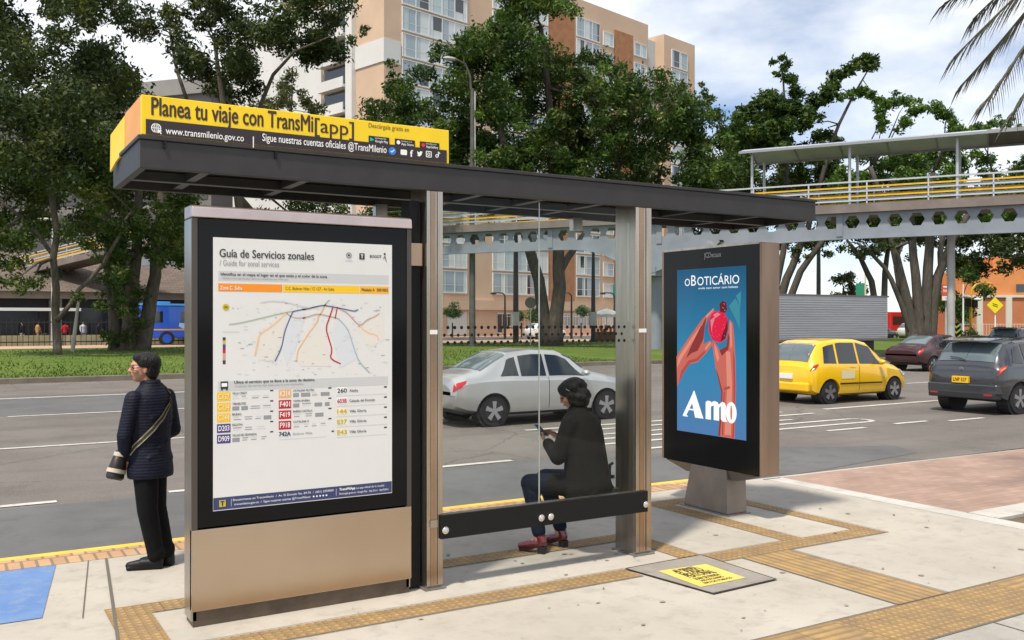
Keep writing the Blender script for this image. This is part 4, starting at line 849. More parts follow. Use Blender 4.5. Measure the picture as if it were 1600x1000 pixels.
# ground floor openings
for i, (u0, u1) in enumerate(((4, 7), (9, 12), (17, 19.5), (29, 34), (37, 41))):
    b = MB(); AQb(b, u0, u1, -.06, -.003, .2, 2.8); g = b.build('shop_window', M_wfr, AB); g['wo'] = tuple(Oa); b = MB()
    n_ = 3
    for k in range(n_): AQb(b, u0 + (u1-u0)*(k+.06)/n_, u0 + (u1-u0)*(k+.94)/n_, -.075, -.062, .4, 2.6)
    b.build('pane', M_pane[i % 3], g)
# the white side wing with its recessed balconies
WW = thing('white_wing', 'plain white apartment wing with dark stacked balconies left of the peach block', 'apartment block', Oa + vA*12)
b = MB(); AQb(b, 1.4, 12, 20.01, 32, 0, 38); AQb(b, .0, 1.39, 20.01, 32, 0, 38.5)
b.build('wall', M_wwall, WW)
for k in range(13):
    b = MB(); z = 2.2 + k*2.85; AQb(b, -.9, -.003, 6.3, 11.2, z, z+.35); AQb(b, -.9, -.8, 6.3, 11.2, z+.351, z+1.15); b.build('balcony', M_wwall, AB)
    b = MB(); AQb(b, -.05, -.004, 6.4, 11, z+.36, z+2.75); b.build('balcony_door', M_pane[2], AB)
b = MB(); AQb(b, -.6, -.003, 5.0, 6.2, 0, 44); AQb(b, -.25, -.003, 11.4, 20, 0, 38); b.build('white_wall', M_wwall, AB)

# ------------------------------------------------------------------ long grey block behind the left trees
gb0 = D(-260, 500, 150); gb1 = D(330, 500, 128); gb0.z = gb1.z = 0; gd = (gb1-gb0).normalized(); gn = Vector((-gd.y, gd.x, 0)); gL = (gb1-gb0).length
GB = thing('office_block', 'long grey concrete office block rising behind the left trees', 'office block', gb0)
def GQ(mb, u0, u1, v0, v1, z0, z1): mb.obox(gb0 + gd*(u0+u1)/2 + gn*(v0+v1)/2 + Vector((0, 0, (z0+z1)/2)), gd*(u1-u0)/2, gn*(v1-v0)/2, Vector((0, 0, (z1-z0)/2)))
b = MB(); GQ(b, 0, gL, 0, 15, 0, 33); b.build('wall', mat('grey_concrete', (.19, .18, .165), .9, var=.2, vscale=.15), GB)
b = MB(); GQ(b, -.5, gL+.5, -.6, 15.5, 33.003, 35.2); b.build('parapet', mat('grey_parapet', (.26, .25, .235), .9, var=.15, vscale=.2), GB)
for k in range(8):
    b = MB(); GQ(b, .5, gL-.5, -.08, -.003, 4.5+k*3.5, 6.6+k*3.5); b.build('window_band', mat('band_glass', (.075, .07, .065), .4), GB)

# ------------------------------------------------------------------ low station building on the left
ST = thing('low_market_building', 'low dark fronted building with brown tiled roof behind the picket fence', 'building', (8, 84, 0))
M_tile = brick_mat('brown_tiles', (.13, .10, .08), (.165, .125, .10), (.085, .065, .052), 1, .6, .35, .03)
b = MB(); b.box(-45, 84, -.3, 34, 95, 3.55); b.build('wall', mat('dark_front', (.05, .042, .038), .6, var=.3, vscale=.4), ST)
b = MB(); b.box(-46, 82.6, 3.6, 35, 96, 4.15); b.build('eaves_beam', mat('eaves', (.34, .28, .22), .85, var=.2, vscale=.4), ST)
b = MB(); b.add([(-46.5,82.2,4.16),(35.5,82.2,4.16),(35.5,89.5,7.6),(-46.5,89.5,7.6),(-46.5,97,4.16),(35.5,97,4.16)], [(0,1,2,3),(3,2,5,4),(0,3,4),(1,5,2)]); b.build('roof', M_tile, ST)
for x in np.arange(-38, 34, 6.4):
    b = MB(); b.box(x, 83.2, 0, x+.9, 83.98, 3.58); b.build('pillar', mat('stone_pillar', (.33, .29, .24), .85, var=.2, vscale=1), ST)
for x in np.arange(-36, 30, 6.4):
    b = MB(); b.box(x+.3, 83.85, .4, x+3.6, 83.99, 2.9); b.build('window', mat('shop_glass', (.035, .04, .045), .12), ST)
b = MB(); b.box(-40, 82.3, 2.62, 9, 82.42, 2.86); b.build('white_sign_rail', M_white, ST)

# ------------------------------------------------------------------ fences
def fence(name, label, x0, x1, y, h, step, m, zb=0., skip=()):
    f = thing(name, label, 'fence', ((x0+x1)/2, y, zb)); b = MB()
    for x in np.arange(x0, x1, step): b.box(x-.02, y-.02, zb, x+.02, y+.02, zb+h)
    b.build('pickets', m, f); b = MB(); b.box(x0, y-.03, zb+.25, x1, y-.021, zb+.33); b.box(x0, y-.03, zb+h-.3, x1, y-.021, zb+h-.22); b.build('rail', m, f); return f
fence('metal_fence', 'black upright bar fence in front of the low dark building', -34, 32, 76.4, 2.0, .35, mat('fence_black', (.02, .02, .02), .6))
b = MB(); b.box(-34, 78.0, -.1, 32, 78.3, .75); tag(b.build('low_wall', mat('yellowish_wall', (.42, .36, .20), .9, var=.3, vscale=1), loc=(-1, 78, 0)), 'low ochre wall behind the black bar fence', 'wall')
fb_ = lambda x: 96.5
WY = 97.0
b = MB(); b.box(36, 97.2, -.1, 130, 97.5, .85); tag(b.build('brick_wall', mat('pink_wall', (.55, .34, .25), .9, var=.18, vscale=.6), loc=(70, 97, 0)), 'long low pink wall under the pale picket fence of the peach block', 'wall')
fence('picket_fence', 'pale picket fence standing on the low pink wall before the peach block', 36, 130, 97.35, 1.75, .42, mat('fence_cream', (.60, .50, .40), .7), .852)

# ------------------------------------------------------------------ brick building on the far right
OBB = D(1512, 500, 112); OBB.z = 0
OB = thing('brick_building', 'orange brick building with pale pillars behind the yellow diamond sign', 'building', OBB)
oe = Vector((CY, -SY, 0)); on = Vector((SY, CY, 0))
def OQ(mb, u0, u1, v0, v1, z0, z1): mb.obox(OBB + oe*(u0+u1)/2 + on*(v0+v1)/2 + Vector((0, 0, (z0+z1)/2)), oe*(u1-u0)/2, on*(v1-v0)/2, Vector((0, 0, (z1-z0)/2)))
M_ob2 = mat('orange_wall', (.66, .25, .085), .85, var=.12, vscale=.3); M_or = mat('red_brick_wall', (.50, .17, .08), .85, var=.15, vscale=.4)
b = MB(); OQ(b, -2.6, 30, 0, 10, 0, 4.6); b.build('wall', M_or, OB)
b = MB(); OQ(b, 1.5, 30, .6, 10, 4.9, 8.0); OQ(b, 3.6, 8, 1.2, 9, 8.0, 9.6); b.build('upper_wall', M_ob2, OB)
b = MB(); OQ(b, -2.8, 30, -.2, 10.2, 4.603, 4.9); b.build('cornice', mat('cream_trim', (.62, .56, .48), .8), OB)
for u in (-2.4, 1.0, 4.5, 8.0, 11.5, 15, 18.5):
    b = MB(); OQ(b, u, u+.7, -.25, -.003, 0, 4.6); b.build('pillar', MATS['cream_trim'], OB)
for u in (-1.2, 5.8, 12.8):
    b = MB(); OQ(b, u, u+1.4, -.06, -.003, 5.2 if u > 0 else 1.2, 6.2 if u > 0 else 2.4); b.build('window', M_pane[2], OB)
fq = D(1480, 500, 100); fq.z = 0
PF_ = thing('railing_fence', 'pale metal railing before the orange brick building', 'fence', fq); b = MB()
for k in range(70): p = fq + oe*k*.3; b.box(p.x-.02, p.y-.02, 0, p.x+.02, p.y+.02, 1.5)
b.build('pickets', mat('pale_metal', (.55, .52, .48), .6), PF_); b = MB(); b.bar(fq + Vector((0,0,1.45)), fq + oe*21 + Vector((0,0,1.45)), .05, .06); b.bar(fq + Vector((0,0,.2)), fq + oe*21 + Vector((0,0,.2)), .05, .06); b.build('rail', MATS['pale_metal'], PF_)
WB = D(1475, 500, 125); WB.z = 0
b = MB(); b.obox(WB + oe*4 + Vector((0,0,3.5)), oe*5, on*3, Vector((0,0,3.5))); c = thing('white_house', 'small white rendered house between trees and the orange brick building', 'house', WB + oe*4); b.build('wall', M_wwall, c); b = MB(); b.obox(WB + oe*4 + Vector((0,0,7.1)), oe*5.3, on*3.3, Vector((0,0,.12))); b.build('roof', MATS['grey_parapet'], c)

# ------------------------------------------------------------------ poles, lamps, signs
M_pole = mat('pole_grey', (.115, .11, .10), .6, .3, var=.3, vscale=2); M_polel = mat('pole_pale', (.50, .49, .46), .6, .2, var=.2, vscale=2); M_poled = mat('pole_dark', (.035, .033, .03), .5, .3)
def pole(name, label, cat, px, t, ytop, w, m, zb=0., lean=0.):
    p = D(px, 500, t); p.z = zb; zt = D(px, ytop, t).z; o = thing(name, label, cat, p); b = MB(); q = Vector((p.x + lean*CY, p.y - lean*SY, zt))
    b.tube([p, p*.5 + q*.5, q], [w/2*1.15, w/2, w/2*.7], 12); b.build('pole', m, o, smooth=True); return o, q
o, q = pole('street_lamp', 'tall grey street lamp rising between shelter and bushy tree', 'street lamp', 738, 60, 140, .36, M_pole, .1)
b = MB(); h = D(712, 92, 60); k = D(736, 140, 60); b.tube([k, D(734, 118, 60), D(727, 100, 60), h], [.09, .08, .07, .06], 8); b.build('arm', M_pole, o, smooth=True); b = MB(); b.ell(D(704, 92, 60), (.55, .2, .13)); b.build('lamp_head', M_polel, o, smooth=True)
b = MB(); b.cyl(D(742, 330, 60), D(742, 143, 60), .06, 8); b.build('cable_duct', M_polel, o, smooth=True)
for px, ytop, lab in ((806, 335, 'dark utility pole with a small control box left of the forked trunk'), (927, 392, 'slim dark pole right of the forked trunk behind the glass')):
    o, q = pole('utility_pole', lab, 'pole', px, 76, ytop, .42 if px == 806 else .34, M_poled, .05)
    b = MB(); c = D(px-1, 500, 75.6); b.obox(c + Vector((0,0,.1)), Vector((.3,0,0)), Vector((0,.15,0)), Vector((0,0,.55))); b.build('control_box', M_polel, o)
for px, lab in ((789, 'small black park lamp left of the dark utility pole'), (893, 'small black park lamp before the glazed bays right of the forked trunk'), (960, 'small black park lamp beside the white parasol')):
    o, q = pole('park_lamp', lab, 'street lamp', px, 92, 462, .22, M_poled, .03); o['group'] = 'small park lamps in front of the peach block'
    b = MB(); b.tube([q, q + Vector((-.2, .1, .25)), q + Vector((-.9, .5, .3))], [.08, .07, .05], 8); b.build('arm', M_poled, o, smooth=True); b = MB(); b.ell(q + Vector((-1.0, .55, .22)), (.35, .2, .12)); b.build('lamp_head', M_poled, o)
o, q = pole('round_sign', 'round sign on a thin white post seen through the shelter glass', 'sign', 829, 66, 482, .09, M_white, .1)
b = MB(); c = D(829, 473, 65.9); b.cyl(c, c + Vector((SY, CY, 0))*.05, .40, 20); b.build('disc', mat('sign_grey', (.22, .20, .19), .5), o)
o, q = pole('white_post', 'thin white post on the lawn beside the right shelter post', 'post', 966, 48, 492, .11, M_white, .1)
o, q = pole('leaning_post', 'pale wooden post leaning on the lawn left of the big trunk', 'post', 113, 52, 470, .20, mat('bare_wood', (.55, .50, .42), .8, var=.2, vscale=2), .1, .35)
o, q = pole('lamp_post', 'grey lamp post among the left trees', 'street lamp', 193, 66, 300, .28, M_polel, .05); b = MB(); b.ell(q + Vector((-.5, .2, .1)), (.6, .25, .12)); b.build('lamp_head', M_polel, o)
o, q = pole('lamp_post', 'whitish lamp post behind the slim left trunk', 'street lamp', 83, 70, 345, .26, M_polel, .05); b = MB(); b.ell(q + Vector((-.5, .2, .1)), (.6, .25, .12)); b.build('lamp_head', M_polel, o)
o, q = pole('utility_pole', 'plain grey pole under the bridge above the truck', 'pole', 1279, 88, 330, .40, M_pole, 0)
o, q = pole('white_mast', 'thin white mast right of the trunk cluster', 'pole', 1505, 92, 444, .16, M_white, 0)
o, q = pole('flag_post', 'cream post with a green banner behind the truck', 'post', 1352, 95, 418, .2, mat('cream_post', (.7, .65, .5), .7), 0)
b = MB(); c = D(1345, 452, 95); b.obox(c, oe*.5, on*.03, Vector((0,0,.62))); b.build('banner', mat('green_banner', (.03, .28, .16), .7), o)
o, q = pole('traffic_signal', 'teal backed traffic signal beside the white parasol', 'traffic light', 966, 95, 470, .14, M_white, 0)
b = MB(); c = D(963, 455, 94.9); b.obox(c, oe*.32, on*.2, Vector((0,0,.7))); b.build('signal_head', mat('signal_teal', (.02, .17, .16), .5), o)
# bus stop blade, red and white
o, q = pole('bus_stop_sign', 'red and white bus stop sign on a pale post before the trunk cluster', 'sign', 1478, 58, 470, .12, M_polel, 0)
b = MB(); c = D(1482, 457, 57.8); b.obox(c, oe*.42, on*.03, Vector((0,0,.5))); sg = b.build('sign_plate', mat('sign_red', (.62, .09, .04), .5), o); sg['wo'] = o['wo']
b = MB(); b.obox(c + Vector((0,0,-.36)) - on*.034, oe*.41, on*.003, Vector((0,0,.13))); b.obox(c + Vector((0,0,.35)) - on*.034, oe*.34, on*.003, Vector((0,0,.05))); b.build('white_field', M_white, sg)
b = MB(); b.text('PARADERO', c - oe*.34 + Vector((0,0,.02)) - on*.034, oe, Vector((0,0,1)), .68, .16, 0, .02); b.build('lettering', M_white, sg)
b = MB(); b.text('SITP', c - oe*.2 + Vector((0,0,-.42)) - on*.0385, oe, Vector((0,0,1)), .4, .12, 0, .02); b.build('lettering', M_check, sg)
# yellow diamond
o, q = pole('warning_sign', 'yellow diamond warning sign on a white post before the orange brick building', 'sign', 1555, 62, 492, .12, M_white, 0)
b = MB(); c = D(1555, 477, 61.9); b.prism([c + v for v in (Vector((0,0,.54)), oe*.54, Vector((0,0,-.54)), -oe*.54)], on*.04); sg = b.build('diamond_plate', mat('diamond_yellow', (.82, .68, .01), .5), o); sg['wo'] = o['wo']
b = MB(); 
for dz in (-.05, .07): b.bar(c - oe*.17 + Vector((0,0,dz+.05)) - on*.003, c + oe*.17 + Vector((0,0,dz-.07)) - on*.003, .05, .004, up=(SY, CY, 0))
b.build('symbol', M_blackm, sg)
# chevron marker
o, q = pole('chevron_sign', 'black marker with yellow chevrons at the end of the lawn', 'sign', 1494, 50, 528, .10, M_blackm, 0)
b = MB(); c = D(1494, 518, 49.9); b.obox(c, oe*.24, on*.03, Vector((0,0,.46))); sg = b.build('plate', M_blackm, o); sg['wo'] = o['wo']; b = MB()
for dz in (-.28, .02, .30):
    for s in (-1, 1): 
        p0 = c + Vector((0,0,dz-.08)) - on*.034; p1 = c + oe*.22*s + Vector((0,0,dz+.10)) - on*.034; u_ = Vector((0,0,.055)); b.quad(p0 - u_, p1 - u_, p1 + u_, p0 + u_)
b.build('chevron', mat('chevron_yellow', (.72, .80, .04), .5), sg)
# yellow mast arm with traffic light
o, q = pole('signal_mast', 'yellow curved mast arm with hanging black traffic lights', 'traffic light', 1517, 84, 462, .26, M_raily, 0)
b = MB(); pts = [D(1517, 462, 84), D(1519, 452, 84), D(1525, 444.5, 84), D(1534, 442.5, 84), D(1550, 443, 84)]; b.tube(pts, [.12, .11, .10, .09, .08], 8); b.build('arm', M_raily, o, smooth=True)
for px, py in ((1513, 473), (1523, 474)):
    b = MB(); b.obox(D(px, py, 83.8), oe*.2, on*.18, Vector((0,0,.36))); b.build('signal_head', M_blackm, o)
for px, py in ((1511, 464), (1528, 468)):
    b = MB(); b.ell(D(px, py, 83.8), (.45, .3, .14)); b.build('camera_dome', M_white, o)
# parasol over a street stall
PS = thing('parasol', 'white parasol shading a street stall beyond the lawn', 'parasol', D(948, 528, 80)); c = D(948, 490, 80)
b = MB(); n_ = 10
for i in range(n_):
    a0, a1 = 2*math.pi*i/n_, 2*math.pi*(i+1)/n_; top = c + Vector((0,0,.45)); e0 = c + Vector((1.55*math.cos(a0), 1.55*math.sin(a0), -.1)); e1 = c + Vector((1.55*math.cos(a1), 1.55*math.sin(a1), -.1)); m_ = (e0+e1)/2 + Vector((0,0,.06))
    b.add([top, e0, m_, e1], [(0,1,2),(0,2,3)]); b.add([e0, e1, e1 - Vector((0,0,.18)), e0 - Vector((0,0,.18))], [(0,1,2,3)])
b.build('canvas', mat('white_canvas', (.78, .76, .72), .8), PS); b = MB(); b.cyl(c + Vector((0,0,.44)), Vector((c.x, c.y, .0)), .035, 8); b.build('pole', M_white, PS)
sl = D(946, 500, 80); sl.z = 0; stl = thing('street_stall', 'dark street stall with goods under the white parasol', 'stall', sl); b = MB(); b.box(sl.x-.8, sl.y-.4, .1, sl.x+.8, sl.y+.4, .9); b.build('counter', mat('stall_brown', (.14, .07, .04), .8), stl)
b = MB()
for k in range(14): b.ell(Vector((sl.x + random.uniform(-.7,.7), sl.y + random.uniform(-.3,.3), 1.0 + random.uniform(0,.35))), (.13,.13,.15), n=8, m=6, mi=k % 3)
b.build('goods', [mat('goods_ochre', (.5,.3,.05), .7), mat('goods_red', (.3,.06,.03), .7), mat('goods_brown', (.1,.06,.04), .7)], stl)

# ------------------------------------------------------------------ vehicles
M_tyre = mat('tyre', (.018, .018, .018), .85); M_rim = mat('rim_alloy', (.42, .42, .43), .3, .85); M_rimd = mat('rim_dark', (.05, .05, .055), .35, .6)
M_cglass = mat('car_glass', (.012, .016, .018), .04, 0, spec=.9); M_cglass2 = mat('car_glass_bright', (.10, .13, .14), .05, 0, spec=1.0)
M_trim = mat('car_trim', (.018, .018, .019), .55); M_red = mat('tail_red', (.42, .012, .012), .2, coat=1); M_amb = mat('tail_amber', (.75, .22, .03), .2, coat=1); M_head = mat('headlight', (.62, .64, .66), .08, .3, coat=1)
M_plate = mat('plate_yellow', (.80, .47, .01), .5)
class Car:
    """a body lofted through stations; sections run from the sill round to the roof centre"""
    def __init__(s, st, W):
        s.st = st; s.W = W; s.x = np.array([k[0] for k in st])
    def sec(s, x):
        out = []
        for c in range(1, 7): out.append(float(np.interp(x, s.x, [k[c] for k in s.st])))
        zb, zbelt, zt, wb, wbelt, wt = out; hm = zb + (zbelt - zb)*.55
        zr = zt - min(.07, max(.012, (zt - zbelt)*.25))
        return [(0, zb), (wb*.80, zb), (wb*.96, zb+.06), (wb*1.0, zb+.22), (wb*1.005, hm), (wb*.995, zbelt-.06 if zbelt-.06 > hm else hm+.005), (wbelt, zbelt), (wbelt*.55 + wt*.45, zbelt*.55 + zr*.45), (wt, zr), (wt*.90, zt-.018), (wt*.5, zt-.003), (0, zt)]
    def P(s, x, v):                                   # v in ring-index units 0..11
        r = s.sec(x); i = min(int(v), 10); f = v - i; return r[i][0]*(1-f) + r[i+1][0]*f, r[i][1]*(1-f) + r[i+1][1]*f
    def N(s, x, v, side):
        e = .01; a = Vector((x+e, *s.P(x+e, v))) - Vector((x-e, *s.P(x-e, v))); v0, v1 = max(0, v-.05), min(10.999, v+.05); b = Vector((x, *s.P(x, v1))) - Vector((x, *s.P(x, v0)))
        n = a.cross(b); n.normalize()
        if n.y < 0 and abs(n.y) > .02: n = -n
        elif abs(n.y) <= .02 and n.z < 0: n = -n
        return Vector((n.x, n.y*side, n.z))
    def body(s, n=64):
        xs = np.unique(np.concatenate([np.linspace(s.x[0], s.x[-1], n), s.x])); vs = []; fs = []; R = 22
        for x in xs:
            r = s.sec(x); ring = [(y, z) for y, z in r] + [(-y, z) for y, z in r[-2:0:-1]]; vs += [(x, y, z) for y, z in ring]
        m = len(xs)
        for i in range(m-1):
            for j in range(R): fs.append((i*R+j, i*R+(j+1) % R, (i+1)*R+(j+1) % R, (i+1)*R+j))
        fs.append(tuple(range(R))[::-1]); fs.append(tuple((m-1)*R+j for j in range(R))); return vs, fs
    def patch(s, mb, corners, side=1, off=.008, nu=10, nv=4, mi=0):
        """corners: (x0,v0) rear-low, (x1,v1) front-low, (x2,v2) front-top, (x3,v3) rear-top"""
        (xa, va), (xb, vb), (xc, vc), (xd, vd) = corners; g = []
        for j in range(nv+1):
            for i in range(nu+1):
                u, w = i/nu, j/nv; x = (xa*(1-u)+xb*u)*(1-w) + (xd*(1-u)+xc*u)*w; v = (va*(1-u)+vb*u)*(1-w) + (vd*(1-u)+vc*u)*w
                y, z = s.P(x, v); g.append(Vector((x, y*side, z)) + s.N(x, v, side)*off)
        k = nu+1; mb.add(g, [(j*k+i, j*k+i+1, (j+1)*k+i+1, (j+1)*k+i) for j in range(nv) for i in range(nu)], mi)

def make_car(name, label, cat, st, W, axles, wr, paint, loc, rz=0., windows=(), rear=None, front=None, wheel_w=.19, group=None, detail=True, rim=None, zoff=0., cglass=None):
    c = Car(st, W); t = thing(name, label, cat, loc, rz, group); vs, fs = c.body(56 if detail else 34)
    mb = MB(); mb.add(vs, fs); o = mb.build('body', paint, t, world=False, smooth=True)
    cut = MB(); yw = max(k[4] for k in st)
    for ax in axles:
        cut.cyl((ax, yw+.2, wr-.02), (ax, yw-.30, wr-.02), wr+.065, 28); cut.cyl((ax, -yw-.2, wr-.02), (ax, -yw+.30, wr-.02), wr+.065, 28)
    co = cut.build('cut', paint); co.parent = t; bo = o.modifiers.new('b', 'BOOLEAN'); bo.object = co; bo.operation = 'DIFFERENCE'; bo.solver = 'EXACT'
    bpy.context.view_layer.update(); me = bpy.data.meshes.new_from_object(o.evaluated_get(bpy.context.evaluated_depsgraph_get())); o.modifiers.clear(); o.data = me; me.name = 'body'; bpy.data.objects.remove(co)
    me.polygons.foreach_set('use_smooth', [True]*len(me.polygons)); me.set_sharp_from_angle(angle=math.radians(32))
    mb = MB()
    for ax in axles:
        for s in (-1, 1): mb.cyl((ax, s*(yw-.06), wr), (ax, s*(yw-.32), wr), wr+.05, 20)
    mb.box(c.x[0]+.25, -yw*.8, st[2][1]-.03, c.x[-1]-.25, yw*.8, st[2][1]+.2); mb.build('underbody', M_trim, t, world=False)
    for ax in axles:
        for s in (-1, 1):
            y = s*(yw-.02); w = MB(); w.tube([(ax, y-s*wheel_w, wr), (ax, y-s*wheel_w*.98, wr), (ax, y-s*.03, wr), (ax, y, wr), (ax, y+s*.002, wr)], [wr*.9, wr, wr, wr*.95, wr*.68], 26); wo_ = w.build('wheel', M_tyre, t, world=False, smooth=True)
            r = MB(); r.cyl((ax, y-s*.02, wr), (ax, y+s*.004, wr), wr*.66, 22, 1); r.cyl((ax, y, wr), (ax, y+s*.014, wr), wr*.17, 12, 0)
            for k in range(5):
                a = 2*math.pi*k/5 + .3; dv = Vector((math.cos(a), 0, math.sin(a))); dn = Vector((-dv.z, 0, dv.x)); p0 = Vector((ax, y+s*.005, wr)); r.add([p0 + dv*wr*.12 + dn*.03, p0 + dv*wr*.62 + dn*.045, p0 + dv*wr*.62 - dn*.045, p0 + dv*wr*.12 - dn*.03] + [q_ + Vector((0, s*.012, 0)) for q_ in (p0 + dv*wr*.12 + dn*.03, p0 + dv*wr*.62 + dn*.045, p0 + dv*wr*.62 - dn*.045, p0 + dv*wr*.12 - dn*.03)], [(0,1,2,3),(4,5,6,7),(0,1,5,4),(1,2,6,5),(2,3,7,6),(3,0,4,7)])
            r.build('rim', [rim or M_rim, M_rimd], wo_, world=False)
    for cn in windows:
        for s in (-1, 1):
            mb = MB(); c.patch(mb, cn, s, .007, 8, 4); mb.build('side_window', cglass or M_cglass, t, world=False, smooth='full')
    for nm, cn in (('rear_window', rear), ('windscreen', front)):
        if cn:
            mb = MB(); c.patch(mb, cn, 1, .009, 6, 5); c.patch(mb, cn, -1, .009, 6, 5); mb.build(nm, M_cglass2 if nm == 'rear_window' else M_cglass, t, world=False, smooth='full')
    return t, c
# station: x, sill z, belt z, top z, half width body, half width belt, half width roof
TX = [(0, .38, .84, .90, .66, .64, .50), (.06, .30, .90, .99, .74, .72, .58), (.16, .24, .93, 1.22, .775, .75, .60), (.34, .21, .95, 1.45, .795, .765, .60), (.62, .19, .95, 1.525, .80, .775, .61), (1.1, .18, .94, 1.565, .80, .775, .63), (1.7, .18, .925, 1.555, .80, .775, .63), (2.15, .18, .91, 1.47, .80, .77, .61), (2.55, .18, .89, 1.22, .80, .76, .60), (2.85, .18, .86, .985, .795, .74, .62), (3.2, .20, .80, .89, .78, .71, .60), (3.45, .22, .72, .79, .74, .66, .55), (3.60, .28, .62, .66, .64, .58, .46), (3.64, .36, .56, .58, .54, .48, .40)]
M_taxi = mat('taxi_yellow', (.86, .50, .004), .28, 0, coat=.8, var=.04, vscale=2)
tx, C1 = make_car('taxi', 'bright yellow taxi hatchback driving past between the advertising panel and the dark grey car', 'taxi', TX, .8, (.62, 3.0), .285, M_taxi, (17.46, 16.06, RZ),
    windows=([(.42, 6.15), (.86, 6.1), (.88, 7.85), (.52, 7.75)], [(.93, 6.1), (1.62, 6.1), (1.60, 7.9), (.95, 7.9)], [(1.69, 6.1), (2.60, 6.15), (2.22, 7.85), (1.67, 7.9)]), rear=[(.08, 8.2), (.08, 10.99), (.36, 10.99), (.36, 8.4)], front=[(2.80, 8.1), (2.80, 10.99), (2.18, 10.99), (2.18, 8.4)])
def part_box(t, name, m, x0, y0, z0, x1, y1, z1, bev=.01): b = MB(); b.box(x0, y0, z0, x1, y1, z1); return b.build(name, m, t, world=False, bevel=bev)
part_box(tx, 'rear_bumper', M_taxi, -.05, -.68, .30, .10, .68, .52, .04)
for s in (-1, 1):
    b = MB(); C1.patch(b, [(.015, 5.0), (.14, 5.0), (.26, 6.2), (.10, 6.2)], s, .012, 4, 4); b.build('tail_light', M_red, tx, world=False)
    b = MB(); C1.patch(b, [(3.30, 4.6), (3.55, 4.8), (3.50, 6.0), (3.20, 6.0)], s, .01, 4, 4); b.build('headlight', M_head, tx, world=False)
    b = MB(); b.ell((2.38, s*.90, .98), (.07, .09, .06)); b.build('mirror', M_taxi, tx, world=False, smooth=True)
    b = MB(); C1.patch(b, [(.95, 3.3), (2.5, 3.3), (2.5, 3.5), (.95, 3.5)], s, .012, 6, 1); b.build('side_strip', M_trim, tx, world=False)
    for x in (1.65,):
        b = MB(); C1.patch(b, [(x, 1.9), (x+.012, 1.9), (x+.012, 6.0), (x, 6.0)], s, .0035, 1, 8); b.build('door_gap', M_trim, tx, world=False)
    b = MB(); C1.patch(b, [(1.30, 5.1), (1.50, 5.1), (1.50, 5.4), (1.30, 5.4)], s, .014, 2, 1); b.build('door_handle', M_taxi, tx, world=False)
    b = MB(); C1.patch(b, [(1.0, 4.0), (1.48, 4.0), (1.48, 4.75), (1.0, 4.75)], s, .006, 3, 2); dc = b.build('door_panel', mat('decal_pale', (.72, .62, .35), .5), tx, world=False)
part_box(tx, 'number_plate', M_white, -.056, -.2, .60, -.001, .2, .72, .004)

SV = [(0, .50, .86, .92, .72, .70, .52), (.05, .40, .94, 1.04, .82, .80, .66), (.12, .32, 1.0, 1.12, .86, .83, .68), (.28, .27, 1.05, 1.36, .875, .845, .67), (.48, .25, 1.06, 1.54, .88, .85, .665), (.8, .24, 1.05, 1.585, .88, .855, .68), (1.5, .24, 1.03, 1.605, .88, .855, .69), (2.1, .24, 1.02, 1.585, .88, .855, .685), (2.6, .24, 1.01, 1.46, .88, .85, .66), (3.0, .24, .99, 1.14, .88, .84, .68), (3.4, .25, .94, 1.03, .87, .80, .68), (3.75, .28, .86, .93, .83, .74, .60), (3.92, .34, .74, .79, .74, .66, .52), (3.98, .42, .66, .69, .64, .56, .46)]
M_dgrey = mat('car_grey', (.045, .048, .055), .26, .35, coat=.9); M_silver = mat('car_silver', (.50, .50, .49), .28, .6, coat=.6); M_wcar = mat('car_white', (.74, .74, .74), .3, coat=.6); M_navy = mat('car_dark_red', (.055, .018, .02), .3, .2, coat=.7)
